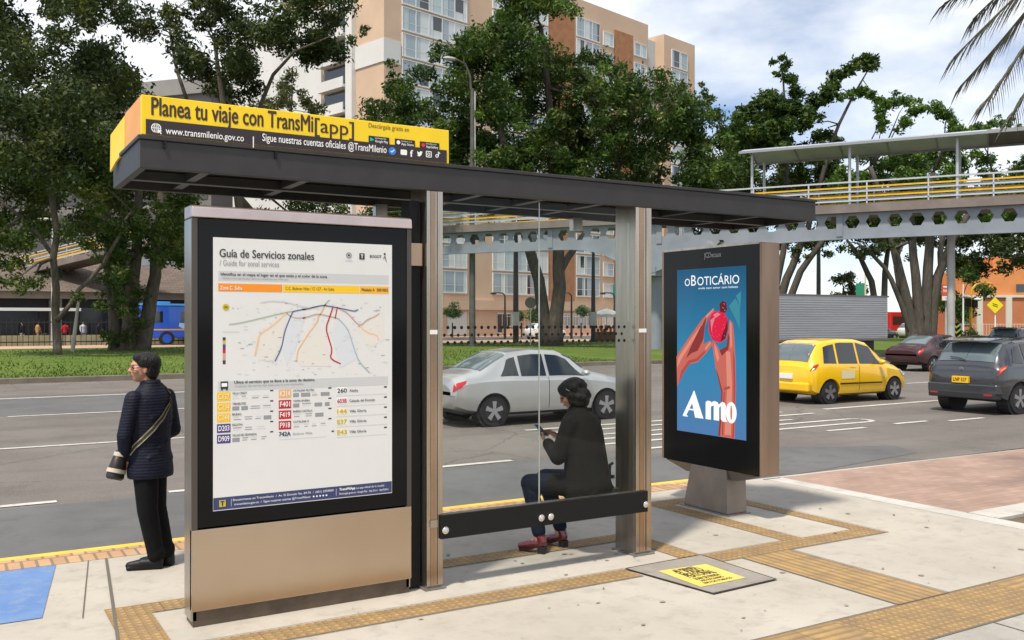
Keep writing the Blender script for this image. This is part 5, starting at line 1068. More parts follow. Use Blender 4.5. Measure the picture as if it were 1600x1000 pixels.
def suv(name, label, paint, loc, detail=True, **k):
    t, c = make_car(name, label, 'car', SV, .88, (.72, 3.24), .335, paint, loc, windows=([(.50, 6.25), (.88, 6.15), (.90, 7.8), (.66, 7.6)], [(.96, 6.15), (1.72, 6.15), (1.72, 7.9), (.98, 7.9)], [(1.80, 6.15), (2.95, 6.2), (2.45, 7.85), (1.80, 7.9)]), rear=[(.13, 8.25), (.13, 10.99), (.46, 10.99), (.46, 8.5)], front=[(2.96, 8.2), (2.96, 10.99), (2.55, 10.99), (2.55, 8.4)], detail=detail, **k)
    for s in (-1, 1):
        b = MB(); c.patch(b, [(.03, 4.9), (.22, 5.2), (.30, 6.0), (.06, 6.2)], s, .014, 4, 4); tl = b.build('tail_light', M_red, t, world=False)
        if detail:
            b = MB(); c.patch(b, [(.06, 5.25), (.20, 5.4), (.24, 5.75), (.09, 5.8)], s, .019, 3, 3); b.build('lamp_core', M_amb, tl, world=False)
            b = MB(); b.tube([(.75, s*.66, 1.575), (.8, s*.67, 1.62), (1.5, s*.68, 1.645), (2.1, s*.675, 1.63), (2.2, s*.67, 1.575)], .018, 8); b.build('roof_rail', M_trim, t, world=False, smooth=True)
            b = MB(); b.ell((2.62, s*.98, 1.08), (.08, .10, .07)); b.build('mirror', paint, t, world=False, smooth=True)
            b = MB(); c.patch(b, [(1.78, 1.9), (1.792, 1.9), (1.792, 6.0), (1.78, 6.0)], s, .0035, 1, 8); b.build('door_gap', M_trim, t, world=False)
            b = MB(); c.patch(b, [(.95, 1.3), (2.95, 1.3), (2.95, 2.6), (.95, 2.6)], s, .014, 8, 3); b.build('sill_cladding', M_trim, t, world=False)
    if detail:
        b = MB(); b.prism([(-.035, -.80, .44), (-.055, -.5, .44), (-.055, .5, .44), (-.035, .80, .44), (.16, .86, .44), (.16, -.86, .44)], (0, 0, .20)); b.build('rear_bumper', paint, t, world=False, bevel=.025)
        b = MB(); b.prism([(-.045, -.78, .33), (-.062, -.5, .33), (-.062, .5, .33), (-.045, .78, .33), (.12, .82, .33), (.12, -.82, .33)], (0, 0, .14)); b.build('bumper_cladding', M_trim, t, world=False, bevel=.02)
        b = MB(); b.prism([(.12, -.56, 1.55), (.50, -.62, 1.60), (.50, .62, 1.60), (.12, .56, 1.55)], (0, 0, .03)); b.build('spoiler', paint, t, world=False, bevel=.01)
        p = part_box(t, 'number_plate', M_plate, -.075, -.19, .66, -.005, .19, .80, .004); b = MB(); b.text('LNP 527', (-.0765, .155, .695), (0, -1, 0), (0, 0, 1), .31, .075, 0, .02); b.build('lettering', M_blackm, p, world=False)
        b = MB(); b.tube([(.10, 0, 1.16), (.12, .18, 1.20), (.13, .36, 1.21)], .011, 6); b.build('wiper', M_trim, t, world=False)
        b = MB()
        for dz in (0, .035): b.bar((-.004, -.05, .935+dz), (-.004, 0, .965+dz), .014, .014); b.bar((-.004, .05, .935+dz), (-.004, 0, .965+dz), .014, .014)
        b.build('badge', M_chrome, t, world=False)
        for s in (-1, 1): part_box(t, 'reflector', M_red, -.06, s*.62-.10, .405, -.03, s*.62+.10, .44, .004)
    return t
suv('grey_car', 'dark grey compact car with lit tail lights nearest on the right by the kerb', M_dgrey, (18.85, 12.38, RZ))
p = D(1581, 500, 50); suv('distant_car', 'black estate car farther up the road behind the dark grey compact car', mat('car_black', (.012, .013, .015), .2, .2, coat=1), (p.x-1, p.y, RZ), rz=math.radians(8))
SDN = [(0, .46, .74, .82, .70, .66, .50), (.08, .36, .82, .93, .80, .75, .62), (.3, .28, .88, 1.0, .85, .79, .66), (.62, .23, .91, 1.06, .865, .81, .64), (.95, .21, .92, 1.25, .87, .815, .59), (1.3, .20, .92, 1.405, .87, .82, .58), (1.8, .20, .91, 1.455, .87, .82, .60), (2.4, .20, .90, 1.43, .87, .82, .60), (2.75, .20, .89, 1.30, .87, .815, .59), (3.15, .20, .87, 1.02, .87, .80, .62), (3.55, .21, .82, .93, .86, .77, .64), (3.95, .23, .76, .84, .83, .71, .58), (4.25, .28, .66, .71, .74, .62, .48), (4.33, .38, .58, .60, .62, .52, .42)]
def sedan(name, label, paint, loc, **k):
    t, c = make_car(name, label, 'car', SDN, .87, (.85, 3.48), .30, paint, loc, windows=([(1.02, 6.2), (1.42, 6.15), (1.42, 7.8), (1.24, 7.7)], [(1.48, 6.12), (2.05, 6.12), (2.05, 7.88), (1.50, 7.85)], [(2.12, 6.12), (2.98, 6.2), (2.62, 7.8), (2.12, 7.88)]), rear=[(.66, 8.2), (.66, 10.99), (1.24, 10.99), (1.24, 8.4)], front=[(3.06, 8.2), (3.06, 10.99), (2.58, 10.99), (2.58, 8.4)], **k)
    for s in (-1, 1):
        b = MB(); c.patch(b, [(.03, 4.6), (.24, 5.0), (.30, 6.1), (.06, 6.2)], s, .012, 4, 4); b.build('tail_light', M_red, t, world=False)
        b = MB(); c.patch(b, [(3.95, 4.6), (4.24, 4.8), (4.16, 6.1), (3.85, 6.1)], s, .01, 4, 4); b.build('headlight', M_head, t, world=False)
        b = MB(); b.ell((2.9, s*.95, .97), (.08, .10, .06)); b.build('mirror', paint, t, world=False, smooth=True)
        b = MB(); c.patch(b, [(2.08, 1.9), (2.09, 1.9), (2.09, 6.0), (2.08, 6.0)], s, .0035, 1, 8); b.build('door_gap', M_trim, t, world=False)
        b = MB(); c.patch(b, [(.5, 1.5), (3.1, 1.5), (3.1, 1.8), (.5, 1.8)], s, .012, 8, 1); b.build('sill_strip', M_chrome, t, world=False)
    return t
sedan('silver_car', 'silver saloon car passing behind the shelter glass', M_silver, (7.95, 16.15, RZ))
p = D(1462, 500, 38); sedan('dark_red_car', 'dark red saloon passing in front of the silver truck', M_navy, (p.x-2.2, p.y, RZ))
p = D(1418, 500, 92); suv('white_car', 'white car waiting before the trunk cluster beyond the lawn', M_wcar, (p.x-1.9, p.y-1, .02), detail=False)
p = D(1372, 500, 88); sedan('black_car', 'black saloon parked by the lawn edge behind the truck', MATS['car_black'], (p.x-2.2, p.y, .0), detail=False)
p = D(856, 500, 92); suv('white_offroader', 'white off-road car beyond the lawn behind the forked trunk', M_wcar, (p.x-2.6, p.y-.5, .0), detail=False)
# box truck
TRY = 30.2; TK = thing('box_truck', 'long silver corrugated box truck behind the yellow taxi', 'truck', (33, TRY+1.2, RZ))
M_corr = mat('truck_silver', (.52, .52, .53), .4, .55, var=.12, vscale=.6, stretch=(.3, 1, 2)); x0, x1 = 30.6, 40.0
b = MB(); b.box(x0, TRY+.06, 1.0, x1, TRY+2.4, 3.02); bx2 = b.build('cargo_box', M_corr, TK); bx2['wo'] = TK['wo']; b = MB(); nR_ = 17
for k in range(nR_):
    z = 1.08 + k*1.86/nR_; b.prism([(x0+.06, TRY+.059, z), (x0+.06, TRY+.0, z+.02), (x0+.06, TRY+.0, z+.055), (x0+.06, TRY+.059, z+.075)], (x1-x0-.12, 0, 0))
b.build('corrugation', M_corr, bx2)
b = MB(); b.box(x0-.03, TRY-.02, 3.021, x1+.03, TRY+2.45, 3.10); b.box(x0-.03, TRY-.02, .90, x1+.03, TRY+2.45, .999); b.build('box_frame', mat('truck_frame', (.16, .14, .14), .5, .3), TK)
b = MB(); b.box(x0-2.0, TRY+.7, .35, x1-.2, TRY+1.7, .895); b.build('chassis', M_trim, TK)
b = MB(); b.prism([(x0-.25, TRY+.12, .35), (x0-.25, TRY+.12, 2.45), (x0-1.3, TRY+.12, 2.45), (x0-1.95, TRY+.12, 1.45), (x0-2.05, TRY+.12, .35)], (0, 2.2, 0)); cab = b.build('cab', M_wcar, TK, bevel=.06); cab['wo'] = TK['wo']
b = MB(); b.poly([(x0-.5, TRY+.11, 1.45), (x0-.5, TRY+.11, 2.2), (x0-1.2, TRY+.11, 2.2), (x0-1.6, TRY+.11, 1.45)]); b.build('side_window', M_cglass, cab)
for x in (x0-1.2, x1-2.2, x1-3.3):
    for y in (TRY+.15, TRY+2.3): b = MB(); b.cyl((x, y, .38), (x, y-.28 if y > TRY+1 else y+.28, .38), .48, 20); w = b.build('wheel', M_tyre, TK, smooth=True); w['wo'] = TK['wo']; b = MB(); b.cyl((x, y-.005, .38), (x, y-.02, .38), .24, 14); b.build('rim', M_rim, w)
# blue bus on the busway
bp_ = D(262, 500, 70.5); BX, BY = bp_.x, bp_.y
BU = thing('blue_bus', 'bright blue bus with orange stripe standing behind the big left trunk', 'bus', (BX+2, BY+1.2, .03)); M_bus = mat('bus_blue', (.012, .10, .62), .3, coat=.6); M_busl = mat('bus_roof', (.06, .33, .78), .35, coat=.4)
b = MB(); b.prism([(BX-2.35, BY, .55), (BX-2.45, BY, 1.3), (BX-2.10, BY, 2.75), (BX-1.9, BY, 2.95), (BX+7.5, BY, 2.95), (BX+7.5, BY, .55)], (0, 2.3, 0)); bod = b.build('body', M_bus, BU, bevel=.05); bod['wo'] = BU['wo']
b = MB(); b.box(BX-1.95, BY-.02, 2.96, BX+7.52, BY+2.32, 3.13); b.box(BX-.6, BY+.5, 3.13, BX+.3, BY+1.5, 3.30); b.build('roof', M_busl, BU, bevel=.05)
for xa, xb in ((-1.95, -.35), (.95, 2.6), (2.75, 4.4), (4.55, 6.2)): b = MB(); b.box(BX+xa, BY-.012, 1.72, BX+xb, BY-.002, 2.55); b.build('side_window', M_cglass, BU)
b = MB(); b.box(BX-2.3, BY-.013, 1.12, BX+7.4, BY-.003, 1.22); b.build('stripe', mat('bus_stripe', (.75, .38, .15), .5), BU)
b = MB(); b.poly([(BX+.8, BY-.014, 1.42), (BX+1.1, BY-.014, 1.25), (BX+1.9, BY-.014, 1.3), (BX+2.2, BY-.014, 1.62), (BX+.85, BY-.014, 1.68)]); b.build('decal', mat('bus_decal', (.35, .62, .85), .5), BU)
for x in (BX-.05, BX+5.0): b = MB(); b.cyl((x, BY-.03, .50), (x, BY+.3, .50), .55, 22); w = b.build('wheel', M_tyre, BU, smooth=True); w['wo'] = BU['wo']; b = MB(); b.cyl((x, BY-.05, .50), (x, BY-.031, .50), .34, 16); b.build('rim', M_bus, w)
# red bus far right
p = D(1440, 500, 118); RBU = thing('red_bus', 'red bus far off behind the trunk cluster', 'bus', (p.x, p.y, 0)); b = MB(); b.box(p.x-6, p.y, .5, p.x+9, p.y+2.5, 2.9); b.build('body', mat('bus_red', (.45, .02, .02), .35), RBU, bevel=.1)
for k in range(6): b = MB(); b.box(p.x-5.6+k*2.4, p.y-.02, 1.3, p.x-3.5+k*2.4, p.y-.005, 2.35); b.build('side_window', M_cglass, RBU)
for x in (p.x-3.5, p.x+5): b = MB(); b.cyl((x, p.y-.02, .5), (x, p.y+.3, .5), .5, 16); b.build('wheel', M_tyre, RBU)

# ------------------------------------------------------------------ trees
M_bark = mat('bark', (.125, .10, .078), .95, var=.45, vscale=2.2, bump=.8, bscale=9, bdist=.05, stretch=(3, 3, .8)); M_bark2 = mat('bark_grey', (.085, .072, .06), .95, var=.4, vscale=3, bump=.6, bscale=10, bdist=.04, stretch=(3, 3, .8))
LF_dark = leaf_mat('leaf_dark', (.020, .034, .010), (.036, .062, .014), (.125, .145, .03)); LF_mid = leaf_mat('leaf_mid', (.018, .042, .009), (.042, .088, .013), (.15, .20, .03), .38); LF_bright = leaf_mat('leaf_bright', (.035, .080, .012), (.075, .15, .020), (.17, .25, .04))
LF_olive = leaf_mat('leaf_olive', (.05, .06, .02), (.085, .10, .03), (.15, .16, .06)); LF_yel = leaf_mat('leaf_lower', (.028, .052, .008), (.055, .098, .013), (.15, .16, .025))
def inpoly(x, y, P):
    c = False; j = len(P)-1
    for i in range(len(P)):
        if (P[i][1] > y) != (P[j][1] > y) and x < (P[j][0]-P[i][0])*(y-P[i][1])/(P[j][1]-P[i][1]) + P[i][0]: c = not c
        j = i
    return c
def leaves(name, blobs, density, size, m, parent, seed=0, droop=.0):
    """leaf-sized faces spread through the volume of many clumps: blobs = (centre, radius)"""
    R = np.random.default_rng(seed); Ps = []
    for c, r in blobs:
        n = max(8, int(density * 4.6 * r**2)); d = R.normal(size=(n, 3)); d /= np.linalg.norm(d, axis=1)[:, None]
        rad = r * np.clip(R.beta(3.2, 1.5, n), .05, 1)[:, None] * (1 + .35*R.normal(size=(n, 1))*.6)
        sq = np.array([1.0, 1.0, .78]); Ps.append(np.array(c) + d*rad*sq)
    P = np.concatenate(Ps); n = len(P)
    nrm = R.normal(size=(n, 3)) * .75 + np.array([0, 0, .55]); nrm /= np.linalg.norm(nrm, axis=1)[:, None]
    a = np.cross(nrm, R.normal(size=(n, 3))); a /= np.linalg.norm(a, axis=1)[:, None]; b_ = np.cross(nrm, a)
    s = size * .74 * R.uniform(.55, 1.4, (n, 1)); L_ = a*s; Wd = b_*s*.42
    V = np.stack([P - L_, P + Wd - L_*.1, P + L_, P - Wd - L_*.1], 1).reshape(-1, 3) - np.array(parent['wo'])
    me = bpy.data.meshes.new(name); me.vertices.add(n*4); me.vertices.foreach_set('co', V.ravel()); me.loops.add(n*4); me.loops.foreach_set('vertex_index', np.arange(n*4)); me.polygons.add(n); me.polygons.foreach_set('loop_start', np.arange(0, n*4, 4)); me.polygons.foreach_set('loop_total', np.full(n, 4)); me.update(calc_edges=True); me.materials.append(m)
    o = bpy.data.objects.new(name, me); COL.objects.link(o); o.parent = parent; return o
def blobs_poly(poly, n, r0, r1, t, dz, seed, holes=0.):
    R = random.Random(seed); xs = [p[0] for p in poly]; ys = [p[1] for p in poly]; out = []
    while len(out) < n:
        x, y = R.uniform(min(xs), max(xs)), R.uniform(min(ys), max(ys))
        if inpoly(x, y, poly): tt = t + R.gauss(0, dz); out.append((D(x, y, tt), R.uniform(r0, r1)*t/FOC))
    return out
def blobs_path(pts, n, r0, r1, t, seed, jit=4, dz=1.2):
    R = random.Random(seed); out = []; seg = [math.dist(a, b) for a, b in zip(pts, pts[1:])]; T = sum(seg)
    for i in range(n):
        d = (i + R.random())/n*T; k = 0
        while k < len(seg)-1 and d > seg[k]: d -= seg[k]; k += 1
        f = d/seg[k]; x = pts[k][0]*(1-f) + pts[k+1][0]*f + R.gauss(0, jit); y = pts[k][1]*(1-f) + pts[k+1][1]*f + R.gauss(0, jit); out.append((D(x, y, t + R.gauss(0, dz)), R.uniform(r0, r1)*t/FOC))
    return out
def tree(name, label, base_px, t, stems, crowns, zb=.1, bark=None, nlimb=16, seed=1, group=None, dz=0.):
    """stems: list of (picture path, radius px at base, at tip); crowns: (blobs, density, leaf size, material)"""
    p = D(base_px, 500, t); p.z = zb; o = thing(name, label, 'tree', p, group=group); b = MB(); R = random.Random(seed); tips = []
    for path, ra, rb in stems:
        W_ = [D(x, y, t + R.uniform(-1, 1)*dz*(i/len(path))) for i, (x, y) in enumerate(path)]; W_[0].z = min(W_[0].z, zb - .1) if path[0][1] > 515 else W_[0].z
        # subdivide for a gently irregular line
        P = [W_[0]]
        for u_, v_ in zip(W_, W_[1:]): P += [u_*.7 + v_*.3, u_*.3 + v_*.7]
        P.append(W_[-1]); k = len(P); sc = t/FOC
        rad = [sc*(ra*(1-i/(k-1)) + rb*i/(k-1)) * (1.25 if i == 0 else 1) for i in range(k)]
        P = [q + Vector((R.gauss(0, .05), R.gauss(0, .05), 0)) if 0 < i else q for i, q in enumerate(P)]; b.tube(P, rad, 10); tips += [(P[j], rad[j]) for j in range(k//2, k)]
    allb = [q for c in crowns for q in c[0]]; R.shuffle(allb)
    for c, r in allb[:nlimb]:
        q, rd = min(tips, key=lambda s: (s[0]-c).length + R.uniform(0, 1.)); 
        if (q-c).length > 5.5: continue
        m1 = q*.6 + c*.4 + Vector((R.gauss(0,.4), R.gauss(0,.4), R.uniform(0,.6))); b.tube([q, m1, q*.2 + c*.8 + Vector((0,0,R.uniform(-.2,.3))), c], [rd*.55, rd*.38, rd*.22, .015], 6)
    b.build('trunk', bark or M_bark, o, smooth='full')
    for i, (bl, de, sz, m) in enumerate(crowns): leaves('crown', bl, de, sz, m, o, seed*10 + i)
    return o
# left: slim trunk near, spreading crown
tree('tree', 'leafy street tree with one slim trunk at the far left of the lawn', 90, 47,
     [([(90,562),(89,500),(86,430),(84,340),(80,230)], 7, 4), ([(89,500),(120,465),(150,425),(178,385),(205,330)], 4, 2), ([(86,400),(60,360),(20,330),(-20,290)], 3.5, 1.8)],
     [(blobs_poly([(-80,-60),(60,-60),(150,-20),(175,60),(165,160),(190,230),(180,300),(90,300),(-80,330)], 78, 20, 46, 47, 2.8, 3), 80, .19, LF_dark),
      (blobs_poly([(-80,260),(190,225),(185,330),(140,385),(60,330),(40,410),(-80,430)], 48, 12, 28, 47, 2.2, 4), 85, .17, LF_yel),
      (blobs_poly([(110,440),(190,420),(195,500),(150,490),(100,455)], 9, 9, 18, 46, 1, 5), 105, .15, LF_yel), (blobs_path([(-40,440),(40,455),(75,420)], 8, 8, 16, 46, 6), 95, .15, LF_yel), (blobs_poly([(-80,330),(150,330),(170,440),(60,450),(-80,470)], 30, 8, 18, 46, 1.6, 107), 85, .15, LF_yel), (blobs_poly([(-80,-60),(240,-60),(235,60),(200,140),(-80,200)], 46, 12, 28, 48, 3, 106), 75, .18, LF_dark)], seed=2, dz=1.5)
tree('tree', 'big multi stemmed tree with thick grey clustered trunks on the left lawn', 200, 54,
     [([(182,556),(180,500),(176,430),(165,330),(150,180)], 13, 3), ([(200,556),(205,490),(213,420),(214,330),(225,150)], 15, 3), ([(218,556),(232,480),(243,410),(252,320),(262,210)], 13, 4), ([(205,548),(193,470),(188,380),(195,230)], 9, 2)],
     [(blobs_poly([(130,60),(200,120),(190,250),(215,330),(190,330),(120,330),(110,150)], 40, 18, 38, 54, 2.8, 13), 75, .21, LF_dark),
      (blobs_poly([(170,215),(295,300),(300,350),(282,430),(255,400),(215,390),(190,440),(150,350)], 44, 12, 26, 54, 2.2, 14), 85, .18, LF_yel),
      (blobs_poly([(140,440),(215,415),(225,500),(180,545),(150,500)], 14, 9, 18, 53, 1.2, 15), 95, .16, LF_yel), (blobs_poly([(20,240),(290,290),(292,350),(240,420),(190,440),(120,400),(40,380)], 46, 9, 20, 51, 1.8, 115), 85, .16, LF_yel), (blobs_path([(255,330),(250,390),(268,430)], 5, 7, 12, 53, 16), 105, .16, LF_yel)], seed=3, dz=2)
tree('tree', 'tall dark tree spreading over the shelter sign from behind the information panel', 395, 60,
     [([(395,552),(390,460),(378,340),(352,200),(335,60)], 12, 2), ([(390,330),(330,250),(285,150),(262,20)], 6, 1.2), ([(372,280),(400,180),(440,90),(520,55)], 5, 1)],
     [(blobs_poly([(248,60),(262,-60),(560,-60),(545,20),(520,70),(540,92),(500,110),(450,85),(400,70),(385,120),(340,150),(300,130),(262,100)], 110, 12, 30, 60, 3.4, 23), 72, .22, LF_dark),
      (blobs_path([(520,85),(552,62),(586,42)], 6, 7, 14, 60, 24), 95, .18, LF_mid), (blobs_poly([(330,100),(420,100),(400,150),(330,155)], 10, 12, 24, 60, 2, 25), 90, .2, LF_dark),
      (blobs_poly([(255,310),(420,290),(640,330),(640,360),(400,350),(262,400)], 44, 12, 24, 62, 2.4, 26), 90, .19, LF_yel), (blobs_poly([(0,0),(150,-60),(250,-40),(245,40),(205,70),(180,20),(120,60)], 30, 12, 26, 62, 2.8, 27), 75, .22, LF_dark)], seed=4, dz=3, nlimb=26)
tree('small_tree', 'pale feathery young tree poking up just behind the yellow roof sign', 452, 74, [([(452,548),(452,400),(455,260),(456,140)], 4, 1.2)],
     [(blobs_path([(425,170),(450,135),(458,108)], 9, 8, 15, 74, 33, 5), 75, .20, LF_olive), (blobs_path([(400,172),(450,158),(505,172)], 12, 8, 15, 74, 34, 6), 80, .20, LF_olive), (blobs_path([(470,150),(490,165)], 5, 6, 10, 74, 35), 70, .2, LF_olive)], seed=5, bark=M_bark2, nlimb=10)
CEN = [(572,172),(600,140),(655,112),(690,66),(752,52),(772,12),(800,-30),(880,-30),(900,15),(862,45),(850,80),(925,85),(1000,108),(1060,128),(1105,158),(1135,200),(1150,255),(1160,300),(560,300),(548,200)]
tree('tree', 'broad bushy tree with a forked trunk behind the shelter glass', 862, 65,
     [([(858,545),(850,480),(838,420),(820,365),(795,270),(770,150)], 12, 4.5), ([(866,545),(874,470),(872,400),(866,330),(860,180),(845,40)], 13, 4), ([(873,425),(893,392),(915,365),(945,320),(985,230)], 6, 3), ([(846,450),(826,400),(812,350),(760,280)], 4.5, 2.5)],
     [(blobs_poly(CEN, 190, 13, 34, 66, 3.4, 43), 62, .23, LF_mid), (blobs_poly([(850,85),(925,85),(1000,108),(1060,128),(1105,158),(1135,200),(1150,255),(1120,300),(880,300)], 90, 11, 26, 66, 3, 143), 62, .23, LF_mid), (blobs_poly([(572,172),(600,140),(655,112),(690,66),(752,52),(790,20),(850,60),(800,300),(560,300)], 70, 11, 26, 66, 3, 145), 62, .23, LF_mid), (blobs_poly(CEN, 70, 8, 17, 62, 1.8, 44), 80, .20, LF_bright), (blobs_poly(CEN, 50, 12, 26, 64, 2.5, 144), 62, .22, LF_dark), (blobs_path([(795,60),(810,20),(850,0),(890,10)], 8, 12, 22, 65, 45), 85, .22, LF_dark), (blobs_path([(605,150),(610,120),(607,98)], 4, 6, 11, 64, 46, 2), 95, .2, LF_mid),
      (blobs_path([(700,315),(800,345),(860,345),(940,340),(1000,345)], 14, 8, 18, 65, 47, 8), 85, .2, LF_mid), (blobs_path([(1020,330),(1075,350),(1125,352)], 8, 6, 12, 63, 48, 5), 80, .18, LF_mid)], seed=6, dz=2.5, nlimb=34)
tree('tree', 'open crowned tree with long bare leaning arms rising behind the footbridge', 1205, 82,
     [([(1205,545),(1222,450),(1245,400),(1268,340),(1290,250),(1320,170),(1360,105)], 8, .8), ([(1200,545),(1215,430),(1228,380),(1232,270),(1228,180),(1221,100)], 7, .7), ([(1212,545),(1240,440),(1275,388),(1330,320)], 7, 3)],
     [(blobs_poly([(1120,230),(1300,225),(1310,300),(1130,300)], 40, 10, 20, 84, 2.5, 156), 70, .27, LF_mid), (blobs_path([(1217,92),(1232,118),(1245,150),(1225,190)], 28, 6, 12, 82, 53, 5), 70, .27, LF_mid), (blobs_path([(1365,97),(1335,108),(1310,125),(1285,150),(1255,195)], 48, 6, 13, 82, 54, 6), 70, .27, LF_mid), (blobs_path([(1312,155),(1350,142),(1380,160)], 20, 5, 9, 82, 55, 4), 70, .27, LF_bright),
      (blobs_poly([(1120,205),(1150,172),(1195,150),(1235,150),(1262,175),(1240,235),(1180,245),(1125,262)], 110, 8, 17, 82, 2, 56), 70, .28, LF_mid), (blobs_path([(1097,132),(1104,150),(1108,185)], 8, 5, 9, 80, 57, 3), 75, .25, LF_mid), (blobs_path([(1270,210),(1300,215),(1312,230)], 7, 8, 13, 84, 58), 75, .26, LF_mid), (blobs_path([(1225,400),(1265,390),(1300,400)], 7, 6, 11, 82, 59, 6), 70, .24, LF_dark)], seed=7, bark=M_bark2, nlimb=22)
tree('tree', 'gnarled tree of many dark stems standing by the red bus stop sign', 1440, 74,
     [([(1432,545),(1418,470),(1402,410),(1385,340),(1360,260)], 10, 3), ([(1438,545),(1432,450),(1425,380),(1420,290)], 9, 4), ([(1446,545),(1448,440),(1452,360),(1458,270)], 10, 4), ([(1452,545),(1462,450),(1480,390),(1515,330),(1550,270)], 9, 3), ([(1430,530),(1400,450),(1375,405),(1340,380)], 5, 2), ([(1440,500),(1470,430),(1468,380),(1490,300)], 6, 3), ([(1424,480),(1395,430),(1408,385)], 4, 2)],
     [(blobs_poly([(1300,262),(1340,225),(1420,230),(1500,235),(1620,238),(1620,352),(1300,356)], 130, 9, 20, 77, 2.6, 63), 75, .24, LF_bright), (blobs_path([(1380,205),(1372,175),(1395,155),(1425,162)], 26, 5, 11, 74, 64, 4), 75, .23, LF_bright), (blobs_path([(1405,195),(1440,170),(1480,178),(1505,205),(1480,215)], 34, 6, 12, 74, 65, 5), 75, .23, LF_bright), (blobs_path([(1510,205),(1545,195),(1565,190),(1590,195)], 24, 5, 9, 74, 66, 4), 75, .22, LF_bright),
      (blobs_path([(1320,400),(1350,392),(1400,380),(1425,390)], 12, 6, 11, 73, 67, 6), 70, .2, LF_dark), (blobs_poly([(1300,345),(1600,345),(1600,372),(1480,385),(1310,378)], 40, 8, 16, 77, 2, 168), 75, .23, LF_dark), (blobs_poly([(1480,372),(1600,368),(1600,410),(1560,425),(1500,440),(1486,400)], 18, 9, 18, 76, 1.6, 68), 80, .22, LF_dark)], seed=8, bark=M_bark2, nlimb=26)
tree('tree', 'thin two stemmed tree directly behind the truck roof', 1376, 90, [([(1372,545),(1366,450),(1352,415),(1340,395),(1322,375)], 6, 2), ([(1380,545),(1382,440),(1386,390),(1392,340)], 6, 2)],
     [(blobs_path([(1320,388),(1345,396),(1372,388),(1400,384)], 14, 6, 11, 90, 73, 6), 65, .24, LF_dark)], seed=9, bark=M_bark2, nlimb=8)
tree('tree', 'dark leafed tree at the far right edge behind the footbridge', 1640, 70, [([(1640,545),(1635,440),(1620,380),(1590,330)], 12, 5), ([(1630,420),(1600,410),(1560,400)], 3, 1)],
     [(blobs_poly([(1545,380),(1640,360),(1720,380),(1700,440),(1600,430),(1575,410)], 18, 12, 22, 70, 2, 83), 80, .23, LF_dark), (blobs_poly([(1560,250),(1720,240),(1720,340),(1570,330)], 14, 16, 28, 70, 2, 84), 75, .24, LF_mid)], seed=10, bark=M_bark2)
tree('tree', 'rounded olive green tree far off between the poles behind the truck', 1318, 140, [([(1318,525),(1318,480),(1318,450)], 3, 1.5)], [(blobs_poly([(1292,468),(1300,440),(1325,428),(1345,440),(1352,470)], 14, 8, 13, 140, 2, 93), 40, .34, LF_olive)], seed=11, nlimb=4)
tree('tree', 'round low tree behind the white mast on the right', 1500, 104, [([(1500,530),(1500,480)], 4, 2)], [(blobs_poly([(1470,490),(1475,430),(1510,405),(1540,430),(1545,470),(1530,495)], 20, 11, 18, 104, 2, 94), 60, .28, LF_mid)], seed=12, nlimb=5)
# far wood that closes the view behind the bridge
pw = D(1200, 500, 128); pw.z = 0; fw_ = bpy.data.objects.new('far_trees', None)
fake = thing('treeline', 'dark continuous line of far trees seen under and through the footbridge', 'trees', pw); fake['kind'] = 'stuff'
leaves('foliage', blobs_poly([(1100,235),(1300,240),(1310,300),(1600,270),(1600,372),(1280,376),(1180,382),(1080,382),(1080,300)], 190, 12, 24, 128, 4, 95), 42, .36, LF_dark, fake, 95)
leaves('foliage', blobs_poly([(560,250),(700,290),(800,330),(1100,330),(1100,300),(560,200)], 30, 12, 22, 90, 3, 96), 45, .3, LF_dark, fake, 96)
pb_ = D(10, 500, 100); leaves('foliage', blobs_poly([(-80,180),(290,170),(290,330),(-80,400)], 34, 20, 36, 100, 5, 97), 36, .36, LF_dark, fake, 97)
# clipped round shrubs along the far wall, tall shrub between shelter and advert
tall = D(1030, 500, 62); tall.z = .1; ts = thing('tall_shrub', 'tall loose green shrub showing between shelter post and advertising panel', 'shrub', tall); b = MB()
for k in range(5): b.tube([tall + Vector((random.gauss(0,.1), random.gauss(0,.1), -.1)), tall + Vector((random.gauss(0,.4), random.gauss(0,.4), 2.2)), tall + Vector((random.gauss(0,.7), random.gauss(0,.7), 4.4))], [.05, .04, .02], 6)
b.build('stem', M_bark2, ts); leaves('crown', blobs_poly([(1004,425),(1030,410),(1052,420),(1056,535),(1000,535)], 26, 10, 17, 62, 1.2, 98), 75, .2, LF_mid, ts, 98)
for i, (px, py, r, lab) in enumerate(((707, 486, 15, 'clipped round tree nearest the left shelter post'), (815, 492, 11, 'clipped round tree hugging the dark utility pole'), (836, 490, 15, 'clipped round tree behind the round sign'), (908, 488, 12, 'clipped round tree right of the forked trunk'))):
    p = D(px, 500, 100); p.z = 0; o = thing('clipped_tree', lab, 'tree', p, group='clipped trees before the peach block'); b = MB(); b.tube([p, p + Vector((0,0,1.6))], [.10, .08], 8); b.build('trunk', M_bark2, o); leaves('crown', [(D(px + random.gauss(0, r*.35), py + random.gauss(0, r*.25), 100), r*.62*100/FOC) for k in range(9)], 95, .17, LF_bright, o, 100 + i)
for i, (px, t, r) in enumerate(((1520, 60, .5), (1504, 64, .45))):
    p = D(px, 500, t); p.z = .3; o = thing('low_shrub', ('dark low shrub beside the chevron marker', 'second dark shrub behind the chevron marker under the yellow mast')[i], 'shrub', p); leaves('foliage', [(p + Vector((random.gauss(0,.3), random.gauss(0,.2), .35 + random.gauss(0,.2))), r) for k in range(7)], 160, .12, LF_dark, o, 120+i)
